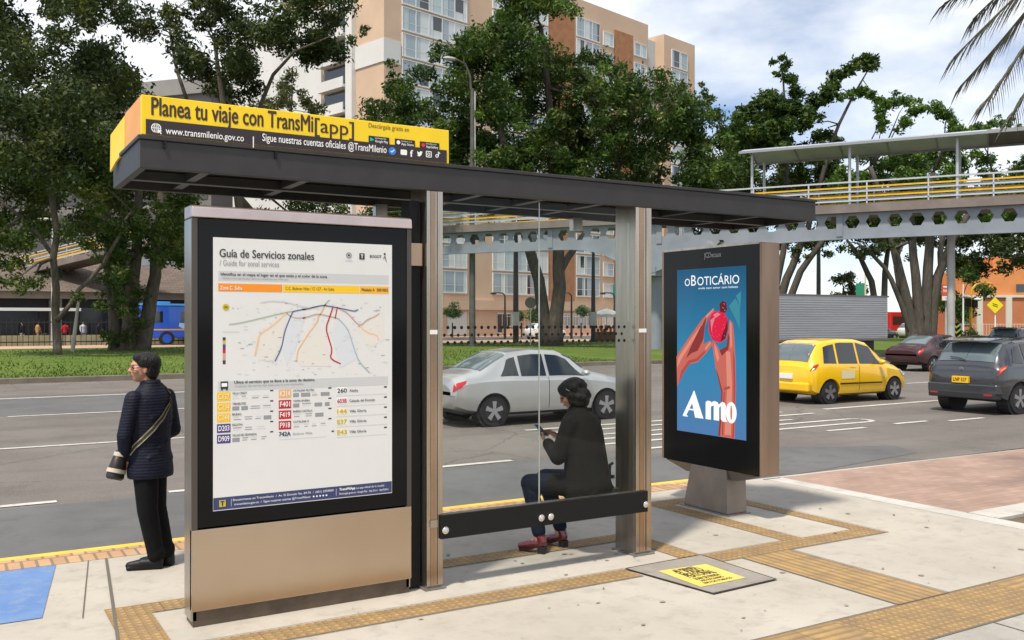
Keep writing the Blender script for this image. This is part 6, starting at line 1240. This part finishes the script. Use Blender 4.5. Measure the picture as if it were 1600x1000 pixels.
# weeds in the soil bed on the right
p = G(1588, 815); o = bpy.data.objects.new('weeds', None)
b = MB()
for i in range(900):
    x, y = random.uniform(8.9, 13), random.uniform(3.6, 5.22); h = random.uniform(.04, .13); a = random.uniform(0, 6.28); w = random.uniform(.008, .02); b.poly([(x-math.cos(a)*w, y-math.sin(a)*w, -.035), (x+math.cos(a)*w, y+math.sin(a)*w, -.035), (x+random.gauss(0,.04), y+random.gauss(0,.04), -.03+h)])
tag(b.build('weeds', MATS['grass_blades']), kind='stuff')
# palm whose drooping fronds hang into the top right corner
pp = D(1735, 500, 10.2); pp.z = -.03; PM = thing('palm_tree', 'palm whose drooping dark fronds hang into the top right corner', 'palm', pp); top = D(1700, -110, 10.2); b = MB(); n_ = 16
b.tube([pp*(1-k/n_) + Vector((top.x, top.y, top.z))*(k/n_) for k in range(n_+1)], [.20 - .05*k/n_ + (.012 if k % 2 else 0) for k in range(n_+1)], 12); b.build('trunk', M_bark2, PM, smooth=True)
M_frond = leaf_mat('palm_frond', (.035, .032, .022), (.055, .052, .035), (.085, .085, .05), .2)
tips = [((1475,5),(1590,-60)), ((1490,90),(1590,-10)), ((1500,135),(1600,30)), ((1540,158),(1620,60)), ((1580,180),(1650,90)), ((1520,30),(1600,-50)), ((1640,210),(1680,100)), ((1720,190),(1720,70)), ((1800,120),(1770,-30)), ((1850,20),(1790,-90)), ((1650,-200),(1680,-180)), ((1560,-120),(1630,-160))]
for k, (tp, md) in enumerate(tips):
    tt = 10.2 + random.uniform(-1.2, 1.0); P0, P1, P2 = top, D(*md, (10.2+tt)/2), D(*tp, tt); spine = []
    for i in range(19): f = i/18; spine.append(P0*(1-f)**2 + P1*2*f*(1-f) + P2*f*f)
    b = MB(); b.tube(spine, [.022*(1-i/20) + .003 for i in range(19)], 5)
    for i in range(3, 19):
        for q in range(3):
            for s in (-1, 1):
                f = (i + q/3)/18; j = min(i, 17); c = spine[j]*(1-q/3) + spine[min(j+1, 18)]*(q/3); d = (spine[min(j+1,18)] - spine[j-1]).normalized(); side = d.cross(Vector((0,0,1))); side = side.normalized()*s if side.length > .01 else Vector((s,0,0)); L_ = random.uniform(.38, .62)*(1.1 - .5*f); e = (d*.75 + side*.45 + Vector((0,0,-.55 - random.random()*.5))).normalized()*L_; w = d.cross(e).normalized()*.0075 + d*.004; m_ = c + e*.5 + Vector((0,0,.03)); b.add([c - w*.6, c + w*.6, m_ + w, c + e, m_ - w], [(0,1,2,3,4)])
    b.build('frond', M_frond, PM)

# ------------------------------------------------------------------ people
M_skin = mat('skin', (.46, .23, .14), .5, var=.12, vscale=9); M_lip = mat('lips', (.30, .09, .07), .45); M_hair = mat('black_hair', (.006, .005, .005), .5, var=.5, vscale=20, bump=1., bscale=90, stretch=(1, 1, .3), spec=.3, bdist=.012); M_eye = mat('eye', (.02, .015, .012), .2); M_gls = mat('spectacle_frame', (.05, .02, .012), .3)
def cloth(name, col, rough=.75, quilt=0.):
    m = mat(name, col, rough, var=.3, vscale=14, bump=.35, bscale=55, bdist=.01, spec=.22)
    if quilt:
        t = m.node_tree; b = t.nodes['Principled BSDF']; c = _n(t, 'ShaderNodeTexCoord'); w = _n(t, 'ShaderNodeTexWave', wave_type='BANDS', bands_direction='Z', wave_profile='SIN'); w.inputs['Scale'].default_value = quilt; w.inputs['Distortion'].default_value = 1.2; w.inputs['Detail'].default_value = 1
        bp = _n(t, 'ShaderNodeBump'); bp.inputs['Strength'].default_value = .28; bp.inputs['Distance'].default_value = .007; t.links.new(c.outputs['Object'], w.inputs['Vector']); t.links.new(w.outputs['Fac'], bp.inputs['Height'])
        old = [l.from_socket for l in t.links if l.to_socket == b.inputs['Normal']]
        if old: t.links.new(old[0], bp.inputs['Normal'])
        t.links.new(bp.outputs[0], b.inputs['Normal'])
    return m
def hand(mb, wrist, d, nrm, curl, thumb, L=.17):
    """palm, four unequal bent fingers and a thumb; d points from wrist to knuckles, nrm out of the palm, thumb +1/-1 picks the side"""
    wrist, d, nrm = Vector(wrist), Vector(d).normalized(), Vector(nrm); nrm = (nrm - d*nrm.dot(d)).normalized(); s = d.cross(nrm).normalized()*thumb
    pc = wrist + d*L*.27; M3 = Matrix((d, s, nrm)).transposed(); mb.ell(pc, (L*.30, L*.235, .0145), M3, 12, 8); mb.capsule(wrist - d*.03, wrist + d*.02, .021, .022, 10)
    for k, (off, ln) in enumerate(((.17, .42), (.06, .47), (-.055, .44), (-.155, .34))):
        p = wrist + d*L*.50 + s*L*off; dir_ = d.copy(); r = .0085 - .0006*k
        for j, f in enumerate((.45, .32, .23)):
            ang = curl*(.5 + .45*j)*(1 + .08*k); dd = (d*math.cos(ang) + nrm*math.sin(ang)).normalized(); q = p + dd*L*ln*f; mb.capsule(p, q, r, r*.93, 8); p = q; r *= .93
    p = wrist + d*L*.14 + s*L*.17; q = p + (d*.55 + s*.62 + nrm*.35).normalized()*L*.22; mb.capsule(p, q, .0115, .0095, 8); e = q + (d*.85 + s*.15 + nrm*(.25 + .35*curl)).normalized()*L*.19; mb.capsule(q, e, .0092, .0080, 8)
def head(mb, hair, lip, eye, c, yaw, pitch=0., scale=1.):
    """c is the centre of the skull; returns a function local->body coordinates"""
    R = Matrix.Rotation(yaw, 3, 'Z') @ Matrix.Rotation(pitch, 3, 'Y'); c = Vector(c); K = lambda x, y, z: c + R @ (Vector((x, y, z))*scale)
    E_ = lambda m_, p, r: m_.ell(K(*p), tuple(v*scale for v in r), R, 16, 12); Cp = lambda m_, a, b_, r0, r1: m_.capsule(K(*a), K(*b_), r0*scale, r1*scale, 10)
    E_(mb, (-.005, 0, .02), (.092, .073, .088)); E_(mb, (.025, 0, -.035), (.066, .058, .075)); E_(mb, (.052, 0, -.082), (.030, .032, .024)); E_(mb, (.045, 0, .015), (.045, .058, .05))
    Cp(mb, (.084, 0, .012), (.104, 0, -.022), .010, .0135); E_(mb, (.098, .011, -.026), (.010, .008, .007)); E_(mb, (.098, -.011, -.026), (.010, .008, .007)); Cp(mb, (.080, .035, .026), (.080, -.035, .026), .013, .013)
    for s in (-1, 1): E_(mb, (.058, s*.040, -.025), (.026, .022, .022)); E_(mb, (-.004, s*.073, -.012), (.020, .009, .032)); E_(mb, (.0, s*.079, -.028), (.009, .006, .010))
    E_(mb, (.083, 0, -.052), (.014, .024, .012))
    for s in (-1, 1): E_(eye, (.076, s*.031, .004), (.013, .014, .008))
    E_(lip, (.094, 0, -.049), (.006, .021, .0045)); E_(lip, (.093, 0, -.057), (.006, .018, .005))
    return K, E_, Cp
# --- woman waiting at the kerb
fx = math.atan2(.60, -.80)
PA = thing('person', 'standing woman with short black hair, navy quilted jacket and black trousers, facing the road', 'person', (1.385, 7.56, 0), fx)
ty = math.radians(-22); hy = math.radians(33); tc_ = (.065, .03)
JK = [(.70, .178, .150), (.74, .182, .152), (.82, .174, .146), (.92, .158, .132), (1.0, .158, .130), (1.10, .168, .134), (1.20, .178, .134), (1.28, .178, .126), (1.335, .155, .112), (1.375, .108, .092), (1.405, .078, .080), (1.445, .070, .074)]
def jsurf(z, th, k=1.04):
    a = float(np.interp(z, [q[0] for q in JK], [q[1] for q in JK])); b_ = float(np.interp(z, [q[0] for q in JK], [q[2] for q in JK])); f, l = b_*math.cos(th)*k, a*math.sin(th)*k
    return Vector((tc_[0] + f*math.cos(ty) - l*math.sin(ty), tc_[1] + f*math.sin(ty) + l*math.cos(ty), z))
Lv = Vector((-math.sin(ty), math.cos(ty), 0)); Fv = Vector((math.cos(ty), math.sin(ty), 0)); T0 = Vector((*tc_, 0))
shL, shR = T0 + Lv*.158 + Vector((0,0,1.305)), T0 - Lv*.158 + Vector((0,0,1.305)); elL, elR = shL + Vector((.04, .058, -.275)), shR + Vector((-.035, -.045, -.265)); wrL, wrR = elL + Vector((.04, -.075, -.17)), elR + Vector((.17, .06, -.10))
bd = MB(); hr = MB(); lp = MB(); ey = MB()
bd.loft([(tc_[0], tc_[1], max(z, .80) + (z - .7)*.001, a*.80, b_*.78, ty) for z, a, b_ in JK], 18); bd.capsule((.075, .035, 1.38), (.085, .042, 1.47), .056, .052)
K, E_, Cp = head(bd, hr, lp, ey, (.105, .055, 1.535), hy)
for s in (-1, 1):
    bd.capsule((.07, .03 + s*.066, .79), (.055, .03 + s*.068, .46), .072, .055); bd.capsule((.055, .03 + s*.068, .46), (.012 if s > 0 else -.022, .05*s, .10), .055, .040)
for a, e_, w in ((shL, elL, wrL), (shR, elR, wrR)): bd.capsule(a, e_, .048, .040); bd.capsule(e_, w, .040, .027)
hand(bd, wrL, (wrL - elL) + Vector((0, 0, -.02)), (-.3, -1, -.2), .75, 1); hand(bd, wrR, (wrR - elR), (.2, 1, 0), .6, -1)
solid('body', bd, M_skin, PA, .0065, 3)
E_(hr, (-.020, 0, .045), (.098, .088, .078)); E_(hr, (-.052, 0, -.015), (.066, .082, .082)); E_(hr, (-.055, 0, -.065), (.045, .062, .048)); E_(hr, (.030, 0, .078), (.052, .070, .036)); E_(hr, (-.045, 0, .035), (.085, .092, .080)); E_(hr, (-.01, .066, .035), (.055, .022, .045)); E_(hr, (-.01, -.066, .035), (.055, .022, .045)); E_(hr, (-.032, .070, -.035), (.022, .016, .050)); E_(hr, (-.032, -.070, -.035), (.022, .016, .050))
solid('hair', hr, M_hair, PA, .009, 4); lp.build('lips', M_lip, PA, world=False, smooth=True); ey.build('eyes', M_eye, PA, world=False, smooth=True)
b = MB()
for s in (-1, 1):
    b.tube([K(.088 + .004*math.cos(q), s*.033 + .024*math.cos(q), .003 + .018*math.sin(q)) for q in np.linspace(0, 2*math.pi, 15)], .0026, 5); b.tube([K(.090, s*.056, .008), K(.05, s*.080, .010), K(-.005, s*.080, .004)], .0028, 5)
b.tube([K(.096, -.010, .006), K(.100, 0, .010), K(.096, .010, .006)], .0026, 5); b.build('spectacles', M_gls, PA, world=False, smooth=True)
jk = MB(); jk.loft([(tc_[0], tc_[1], z, a, b_, ty) for z, a, b_ in JK], 26)
for a, e_, w in ((shL, elL, wrL), (shR, elR, wrR)): jk.capsule(a - Vector((0,0,.0)), e_, .066, .056); jk.capsule(e_, w - (w - e_)*.10, .056, .045)
for z_, th_ in ((1.02, 150), (.98, 200), (.93, 170), (1.12, 215), (.86, 140), (.84, 220), (1.16, 150)): jk.capsule(jsurf(z_, math.radians(th_), .99), jsurf(z_ + .03, math.radians(th_ + 24), .985), .014, .008)
for a, e_ in ((shL, elL), (shR, elR)):
    for f_ in (.55, .75, .92): q_ = a*(1-f_) + e_*f_; jk.ell(q_, (.066 - .006*f_, .064 - .006*f_, .016))
solid('jacket', jk, cloth('navy_quilt', (.008, .0095, .022), .65, 14), PA, .010, 4)
tr = MB()
for s in (-1, 1):
    tr.capsule((.07, .03 + s*.068, .79), (.055, .03 + s*.068, .46), .098, .077); tr.capsule((.055, .03 + s*.068, .46), (.012 if s > 0 else -.022, .050 if s > 0 else -.050, .10), .077, .060); tr.capsule((.01 if s > 0 else -.024, .05*s, .13), (.012 if s > 0 else -.022, .05*s, .10), .066, .064)
tr.capsule((.07, .07, .80), (.07, -.01, .80), .10, .10); solid('trousers', tr, cloth('black_trouser', (.0045, .0045, .005), .9), PA, .011, 4)
fd = Vector((math.cos(math.radians(20)), math.sin(math.radians(20)), 0))
for hx, hy_, dirv in ((-.004, .047, fd), (-.045, -.055, Vector((math.cos(.12), math.sin(.12), 0)))):
    b = MB(); h0 = Vector((hx, hy_, 0)); b.capsule(h0 + Vector((0,0,.045)), h0 + dirv*.11 + Vector((0,0,.045)), .043, .042); b.capsule(h0 + dirv*.10 + Vector((0,0,.042)), h0 + dirv*.205 + Vector((0,0,.034)), .043, .030); b.capsule(h0 + Vector((0,0,.05)), h0 + dirv*.02 + Vector((0,0,.15)), .043, .052); b.bar(h0 - dirv*.035 + Vector((0,0,.013)), h0 + dirv*.225 + Vector((0,0,.013)), .075, .024)
    solid('boot', b, mat('black_boot', (.006, .006, .006), .5, spec=.3), PA, .008, 3)
# her bag with cream bands, carried on a long striped strap
BGc = wrL + Vector((.03, .035, -.045)); rzm = Matrix.Rotation(fx, 4, 'Z'); rzm.translation = Vector((1.385, 7.56, 0)); wb = rzm @ BGc
BG = thing('shoulder_bag', 'small black and cream banded bag at the hip of the navy jacketed woman', 'bag', wb, fx)
ax_ = Vector((.16, .26, -1)).normalized(); b = MB(); c0 = -ax_*.10; b.tube([c0, c0 + ax_*.01, ax_*.02, ax_*.10, ax_*.115], [.045, .055, .072, .078, .06], 16, flat=.8); b.build('pouch', mat('bag_black', (.02, .014, .012), .45, var=.3, vscale=8), BG, world=False, smooth=True)
for f0, r in ((-.088, .060), (.035, .081)): b = MB(); b.tube([ax_*f0, ax_*(f0 + .03)], [r, r*1.04], 16, flat=.8); b.build('cream_band', mat('bag_cream', (.50, .43, .33), .6), BG, world=False, smooth=True)
b = MB(); path = [jsurf(z, math.radians(th), 1.07) for th, z in ((82, .90), (100, .95), (122, 1.0), (150, 1.075), (178, 1.165), (203, 1.255), (222, 1.325), (240, 1.372), (262, 1.402), (292, 1.385), (318, 1.32), (345, 1.22))]; path = [BGc - ax_*.09] + path
path = [p - BGc for p in path]
for k, col in ((0, 'strap_tan'), (1, 'strap_dark')):
    b = MB()
    for i in range(len(path)-1):
        p, q = path[i], path[i+1]; out_ = ((p + q)/2 + BGc - Vector((tc_[0], tc_[1], (p.z + q.z)/2 + BGc.z))); out_.normalize(); d = (q - p).normalized(); sd = d.cross(out_).normalized(); w = .019 if k == 0 else .0085; lift = .0 if k == 0 else .0022
        def sdv(j):
            pp_, nn_ = path[max(0, j-1)], path[min(len(path)-1, j+1)]; o2 = (path[j] + BGc - Vector((tc_[0], tc_[1], path[j].z + BGc.z))).normalized(); return (nn_ - pp_).normalized().cross(o2).normalized(), o2
        (s0_, o0), (s1_, o1) = sdv(i), sdv(i+1); T = .0018; A_ = [p - s0_*w + o0*lift, p + s0_*w + o0*lift, q + s1_*w + o1*lift, q - s1_*w + o1*lift]; b.add(A_ + [A_[0] + o0*T, A_[1] + o0*T, A_[2] + o1*T, A_[3] + o1*T], [(0,1,2,3), (4,5,6,7), (0,1,5,4), (2,3,7,6)])
    if k == 0: st_ = b.build('strap', mat('strap_tan', (.33, .27, .15), .7), BG, world=False)
    else: b.build('strap_stripe', mat('strap_dark', (.02, .018, .02), .7), st_, world=False)
# --- seated woman with a phone
fs_ = math.atan2(.90, -.43); HB = Vector((4.46, 6.245, 0)); PB_ = thing('person', 'seated woman in charcoal coat and burgundy shoes, head bowed to her phone behind the glass', 'person', HB, fs_)
CT = [(.455, -.02, .235, .17), (.50, -.02, .250, .185), (.60, -.01, .235, .175), (.75, .0, .222, .155), (.88, .02, .222, .150), (.98, .035, .224, .145), (1.05, .05, .215, .135), (1.105, .06, .175, .118), (1.145, .068, .115, .095), (1.175, .072, .078, .078), (1.20, .08, .065, .068)]
bd = MB(); hr = MB(); lp = MB(); ey = MB(); bd.loft([(x, 0, z, a*.84, b_*.84, 0) for z, x, a, b_ in CT], 18); bd.capsule((.07, 0, 1.15), (.10, .005, 1.235), .054, .050)
hyw = math.radians(24); K, E_, Cp = head(bd, hr, lp, ey, (.125, .015, 1.285), hyw, math.radians(24))
shL, shR = Vector((.045, .185, 1.055)), Vector((.045, -.185, 1.055)); elL, elR = Vector((.11, .265, .80)), Vector((.11, -.255, .80)); wrL, wrR = Vector((.295, .12, .885)), Vector((.30, -.075, .905))
kn = ((.42, .20, .555), (.43, -.055, .56)); an = ((.31, .235, .115), (.27, -.04, .115)); hp = ((.0, .10, .56), (.0, -.10, .56))
for i in range(2): bd.capsule(hp[i], kn[i], .085, .060); bd.capsule(kn[i], an[i], .055, .040)
for a, e_, w in ((shL, elL, wrL), (shR, elR, wrR)): bd.capsule(a, e_, .046, .040); bd.capsule(e_, w, .038, .026)
hand(bd, wrL, (.10, -.035, .055), (.25, -.55, .8), .55, -1, .165); hand(bd, wrR, (.10, .02, .06), (.1, .7, -.5), .85, 1, .165)
solid('body', bd, M_skin, PB_, .0065, 3)
E_(hr, (-.015, 0, .050), (.112, .100, .085)); E_(hr, (-.058, 0, -.01), (.075, .098, .095)); E_(hr, (-.062, 0, -.075), (.06, .085, .065)); E_(hr, (.040, 0, .070), (.058, .080, .048)); E_(hr, (-.03, 0, .06), (.105, .105, .075)); E_(hr, (-.012, .076, -.01), (.055, .026, .085)); E_(hr, (-.012, -.076, -.01), (.055, .026, .085)); E_(hr, (-.03, .074, -.07), (.045, .026, .05)); E_(hr, (-.03, -.074, -.07), (.045, .026, .05))
for i in range(26): hr.ell(K(-.035 + .085*math.cos(i*2.4), .088*math.sin(i*2.4), .0 + .06*math.sin(i*1.7)), (.034, .032, .032), n=8, m=6)
solid('hair', hr, M_hair, PB_, .009, 3); lp.build('lips', M_lip, PB_, world=False, smooth=True); ey.build('eyes', M_eye, PB_, world=False, smooth=True)
b = MB(); b.tube([K(.012, .108, .065), K(.0, .112, .045), K(-.008, .110, .038)], .002, 6); b.build('hair_highlight', M_chrome, PB_, world=False, smooth=True)  # chrome sliver added as a highlight on the hair
b = MB()
for s in (-1, 1): b.tube([K(.090 + .004*math.cos(q), s*.033 + .024*math.cos(q), .003 + .018*math.sin(q)) for q in np.linspace(0, 2*math.pi, 15)], .0026, 5); b.tube([K(.090, s*.056, .008), K(.05, s*.082, .010), K(-.0, s*.082, .004)], .0028, 5)
b.tube([K(.097, -.010, .006), K(.101, 0, .010), K(.097, .010, .006)], .0026, 5); b.build('spectacles', M_gls, PB_, world=False, smooth=True)
ct = MB(); ct.loft([(x, 0, z, a*1.06, b_, 0) for z, x, a, b_ in CT], 26)
for a, e_, w in ((shL, elL, wrL), (shR, elR, wrR)): ct.capsule(a, e_, .078, .066); ct.capsule(e_, w - (w - e_)*.06, .066, .050)
ct.capsule((.02, .15, .56), (.20, .17, .565), .10, .085); ct.capsule((.02, -.13, .56), (.20, -.10, .565), .10, .085); ct.capsule((-.12, .13, .50), (-.12, -.13, .50), .07, .07); solid('coat', ct, cloth('charcoal_wool', (.011, .0105, .010), .9), PB_, .011, 4)
tr = MB()
for i in range(2): tr.capsule(hp[i], kn[i], .105, .078); tr.capsule(kn[i], Vector(an[i]) + Vector((0, 0, .06)), .074, .058)
solid('jeans', tr, cloth('dark_denim', (.010, .014, .030), .85), PB_, .011, 3)
for i, (hx, hy_) in enumerate(((.275, .235), (.24, -.04))):
    dirv = Vector((math.cos(.12 - .1*i), math.sin(.12 - .1*i), 0)); h0 = Vector((hx, hy_, 0)); b = MB(); b.capsule(h0 + Vector((0,0,.085)), h0 + dirv*.09 + Vector((0,0,.070)), .037, .037); b.capsule(h0 + dirv*.09 + Vector((0,0,.068)), h0 + dirv*.195 + Vector((0,0,.045)), .039, .029); b.capsule(h0 + Vector((0,0,.09)), h0 + dirv*.015 + Vector((0,0,.135)), .040, .042)
    sh_ = solid('shoe', b, mat('burgundy_leather', (.12, .006, .012), .16, coat=.8), PB_, .007, 3)
    b = MB(); b.bar(h0 - dirv*.03 + Vector((0,0,.031)), h0 + dirv*.03 + Vector((0,0,.031)), .062, .060); b.prism([h0 + dirv*f + Vector((-dirv.y*w, dirv.x*w, z)) for f, w, z in ((.03, .032, .05), (.10, .034, .022), (.20, .026, .008), (.215, .0, .010), (.20, -.026, .008), (.10, -.034, .022), (.03, -.032, .05))], (0, 0, .018)); b.build('sole', mat('black_sole', (.012, .011, .011), .5), sh_, world=False)
    b = MB()
    for k in range(3): f = .085 + k*.028; z = .108 - k*.012; b.tube([h0 + dirv*f + Vector((-dirv.y*w, dirv.x*w, z - abs(w)*.25)) for w in (-.022, 0, .022)], .0035, 5)
    b.build('lace', mat('lace_pale', (.5, .35, .35), .6), sh_, world=False)
rs = Matrix.Rotation(fs_, 4, 'Z'); rs.translation = HB; phl = Vector((.405, .045, .975)); PHN = thing('mobile_phone', 'small pale blue mobile phone held by the seated woman behind the glass', 'phone', rs @ phl, fs_)
b = MB(); u_ = Vector((.72, -.1, .55)).normalized(); s_ = Vector((0, 1, 0)); n_ = u_.cross(s_).normalized(); s_ = n_.cross(u_); b.obox((0,0,0), u_*.072, s_*.036, n_*.0045); b.build('case', mat('phone_blue', (.28, .50, .56), .35), PHN, world=False, bevel=.003); b = MB(); b.obox(n_*.0052*(-1 if n_.z > 0 and False else (1 if n_.x < 0 else -1)), u_*.068, s_*.032, n_*.0005); b.build('screen', M_black, PHN, world=False)
# --- people walking far off on the left
def walker(label, px, t, h, top, leg, shoes=(.6, .58, .55), face=0., stride=.16, pybase=541):
    p = D(px, 500, t); p.z = .03; o = thing('person', label, 'person', p, face); k = h/1.7; b = MB()
    b.loft([(0,0,z*k, a*k, c*k, 0) for z, a, c in ((.82,.15,.11), (.95,.16,.115), (1.1,.15,.11), (1.3,.19,.12), (1.4,.17,.10), (1.46,.07,.07))], 12); b.capsule((0,0,1.44*k), (.02,0,1.52*k), .05*k, .05*k); b.ell((.02*k,0,1.60*k), (.095*k,.078*k,.115*k)); b.ell((.11*k,0,1.59*k), (.02*k,.014*k,.02*k))
    for s in (-1, 1):
        b.capsule((0, s*.09*k, .85*k), (.05*s*k + .03, s*.09*k, .47*k), .08*k, .06*k); b.capsule((.05*s*k + .03, s*.09*k, .47*k), (stride*s*k, s*.09*k, .07*k), .055*k, .04*k); b.capsule((0, s*.2*k, 1.36*k), (-.05*s*k, s*.25*k, 1.08*k), .045*k, .04*k); b.capsule((-.05*s*k, s*.25*k, 1.08*k), (.10*k - .05*s*k, s*.23*k, .86*k), .038*k, .03*k); b.ell((.13*k - .05*s*k, s*.23*k, .80*k), (.03*k,.025*k,.055*k))
    solid('body', b, M_skin, o, .018, 2)
    b = MB(); b.loft([(0,0,z*k, a*k, c*k, 0) for z, a, c in ((.80,.185,.14), (.95,.185,.14), (1.1,.175,.13), (1.3,.215,.14), (1.4,.18,.12), (1.46,.085,.085))], 14)
    for s in (-1, 1): b.capsule((0, s*.2*k, 1.36*k), (-.05*s*k, s*.25*k, 1.08*k), .065*k, .055*k); b.capsule((-.05*s*k, s*.25*k, 1.08*k), (.09*k - .05*s*k, s*.235*k, .89*k), .052*k, .045*k)
    solid('jacket', b, top, o, .02, 2)
    b = MB()
    for s in (-1, 1): b.capsule((0, s*.085*k, .86*k), (.05*s*k + .03, s*.09*k, .47*k), .105*k, .08*k); b.capsule((.05*s*k + .03, s*.09*k, .47*k), (stride*s*k, s*.09*k, .12*k), .078*k, .06*k)
    solid('trousers', b, leg, o, .02, 2); b = MB(); b.ell((-.015*k,0,1.645*k), (.105*k,.088*k,.09*k)); b.ell((-.05*k,0,1.58*k), (.06*k,.08*k,.08*k)); b.build('hair', M_hair, o, world=False, smooth='full')
    for s in (-1, 1): b = MB(); b.capsule((stride*s*k - .03, s*.09*k, .045*k), (stride*s*k + .16*k, s*.09*k, .035*k), .045*k, .035*k); b.build('shoe', mat('shoe_%d' % int(shoes[0]*100), shoes, .6), o, world=False, smooth='full')
    return o
walker('distant person in navy top and cream trousers on the far walk', 35, 73, 1.72, cloth('w_navy', (.018, .018, .04)), cloth('w_cream', (.62, .56, .46)), face=2.6)
walker('distant person all in tan beside the leaning bicycle', 59, 73.5, 1.74, cloth('w_tan', (.45, .26, .10)), cloth('w_tan2', (.40, .25, .12)), (.55, .5, .45), face=.4)
walker('distant person in red top and black trousers left of the leaning post', 102, 74, 1.72, cloth('w_red', (.42, .02, .025)), cloth('w_black', (.014, .014, .015)), (.05, .05, .05), face=1.0, stride=.05)
walker('distant person in white top right of the leaning post', 130, 74, 1.75, cloth('w_white', (.62, .64, .68)), cloth('w_denim', (.25, .30, .40)), (.6, .58, .55), face=-1.2)
walker('distant person in dark clothes left of the big clustered trunk', 153, 75, 1.70, cloth('w_dark', (.012, .012, .02)), MATS['w_black'], (.05, .05, .05), face=.3, stride=.08)
bp0 = D(66, 500, 73); bp0.z = .03; BK = thing('bicycle', 'dark bicycle standing beside the person in tan', 'bicycle', bp0, math.radians(-20))
for x in (-.52, .52):
    b = MB(); b.tube([(x + .33*math.cos(a), 0, .35 + .33*math.sin(a)) for a in np.linspace(0, 2*math.pi, 25)], .024, 6, caps=False)
    for k in range(8): a = k*math.pi/4; b.tube([(x, 0, .35), (x + .32*math.cos(a), 0, .35 + .32*math.sin(a))], .004, 4)
    b.build('wheel', M_tyre, BK, world=False)
b = MB()
for p_, q_ in (((-.52,0,.35),(-.12,0,.36)), ((-.12,0,.36),(-.22,0,.82)), ((-.52,0,.35),(-.20,0,.74)), ((-.20,0,.74),(.36,0,.80)), ((-.12,0,.36),(.38,0,.70)), ((.34,0,.88),(.52,0,.35))): b.tube([p_, q_], .02, 6)
b.build('frame', M_poled, BK, world=False); b = MB(); b.ell((-.24,0,.86), (.13,.07,.035)); b.build('saddle', M_blackm, BK, world=False); b = MB(); b.tube([(.36,-.27,.98), (.33,-.12,.97), (.34,0,.92), (.33,.12,.97), (.36,.27,.98)], .014, 6); b.build('handlebar', M_blackm, BK, world=False)

for o in list(bpy.data.objects):
    if 'wo' in o: del o['wo']
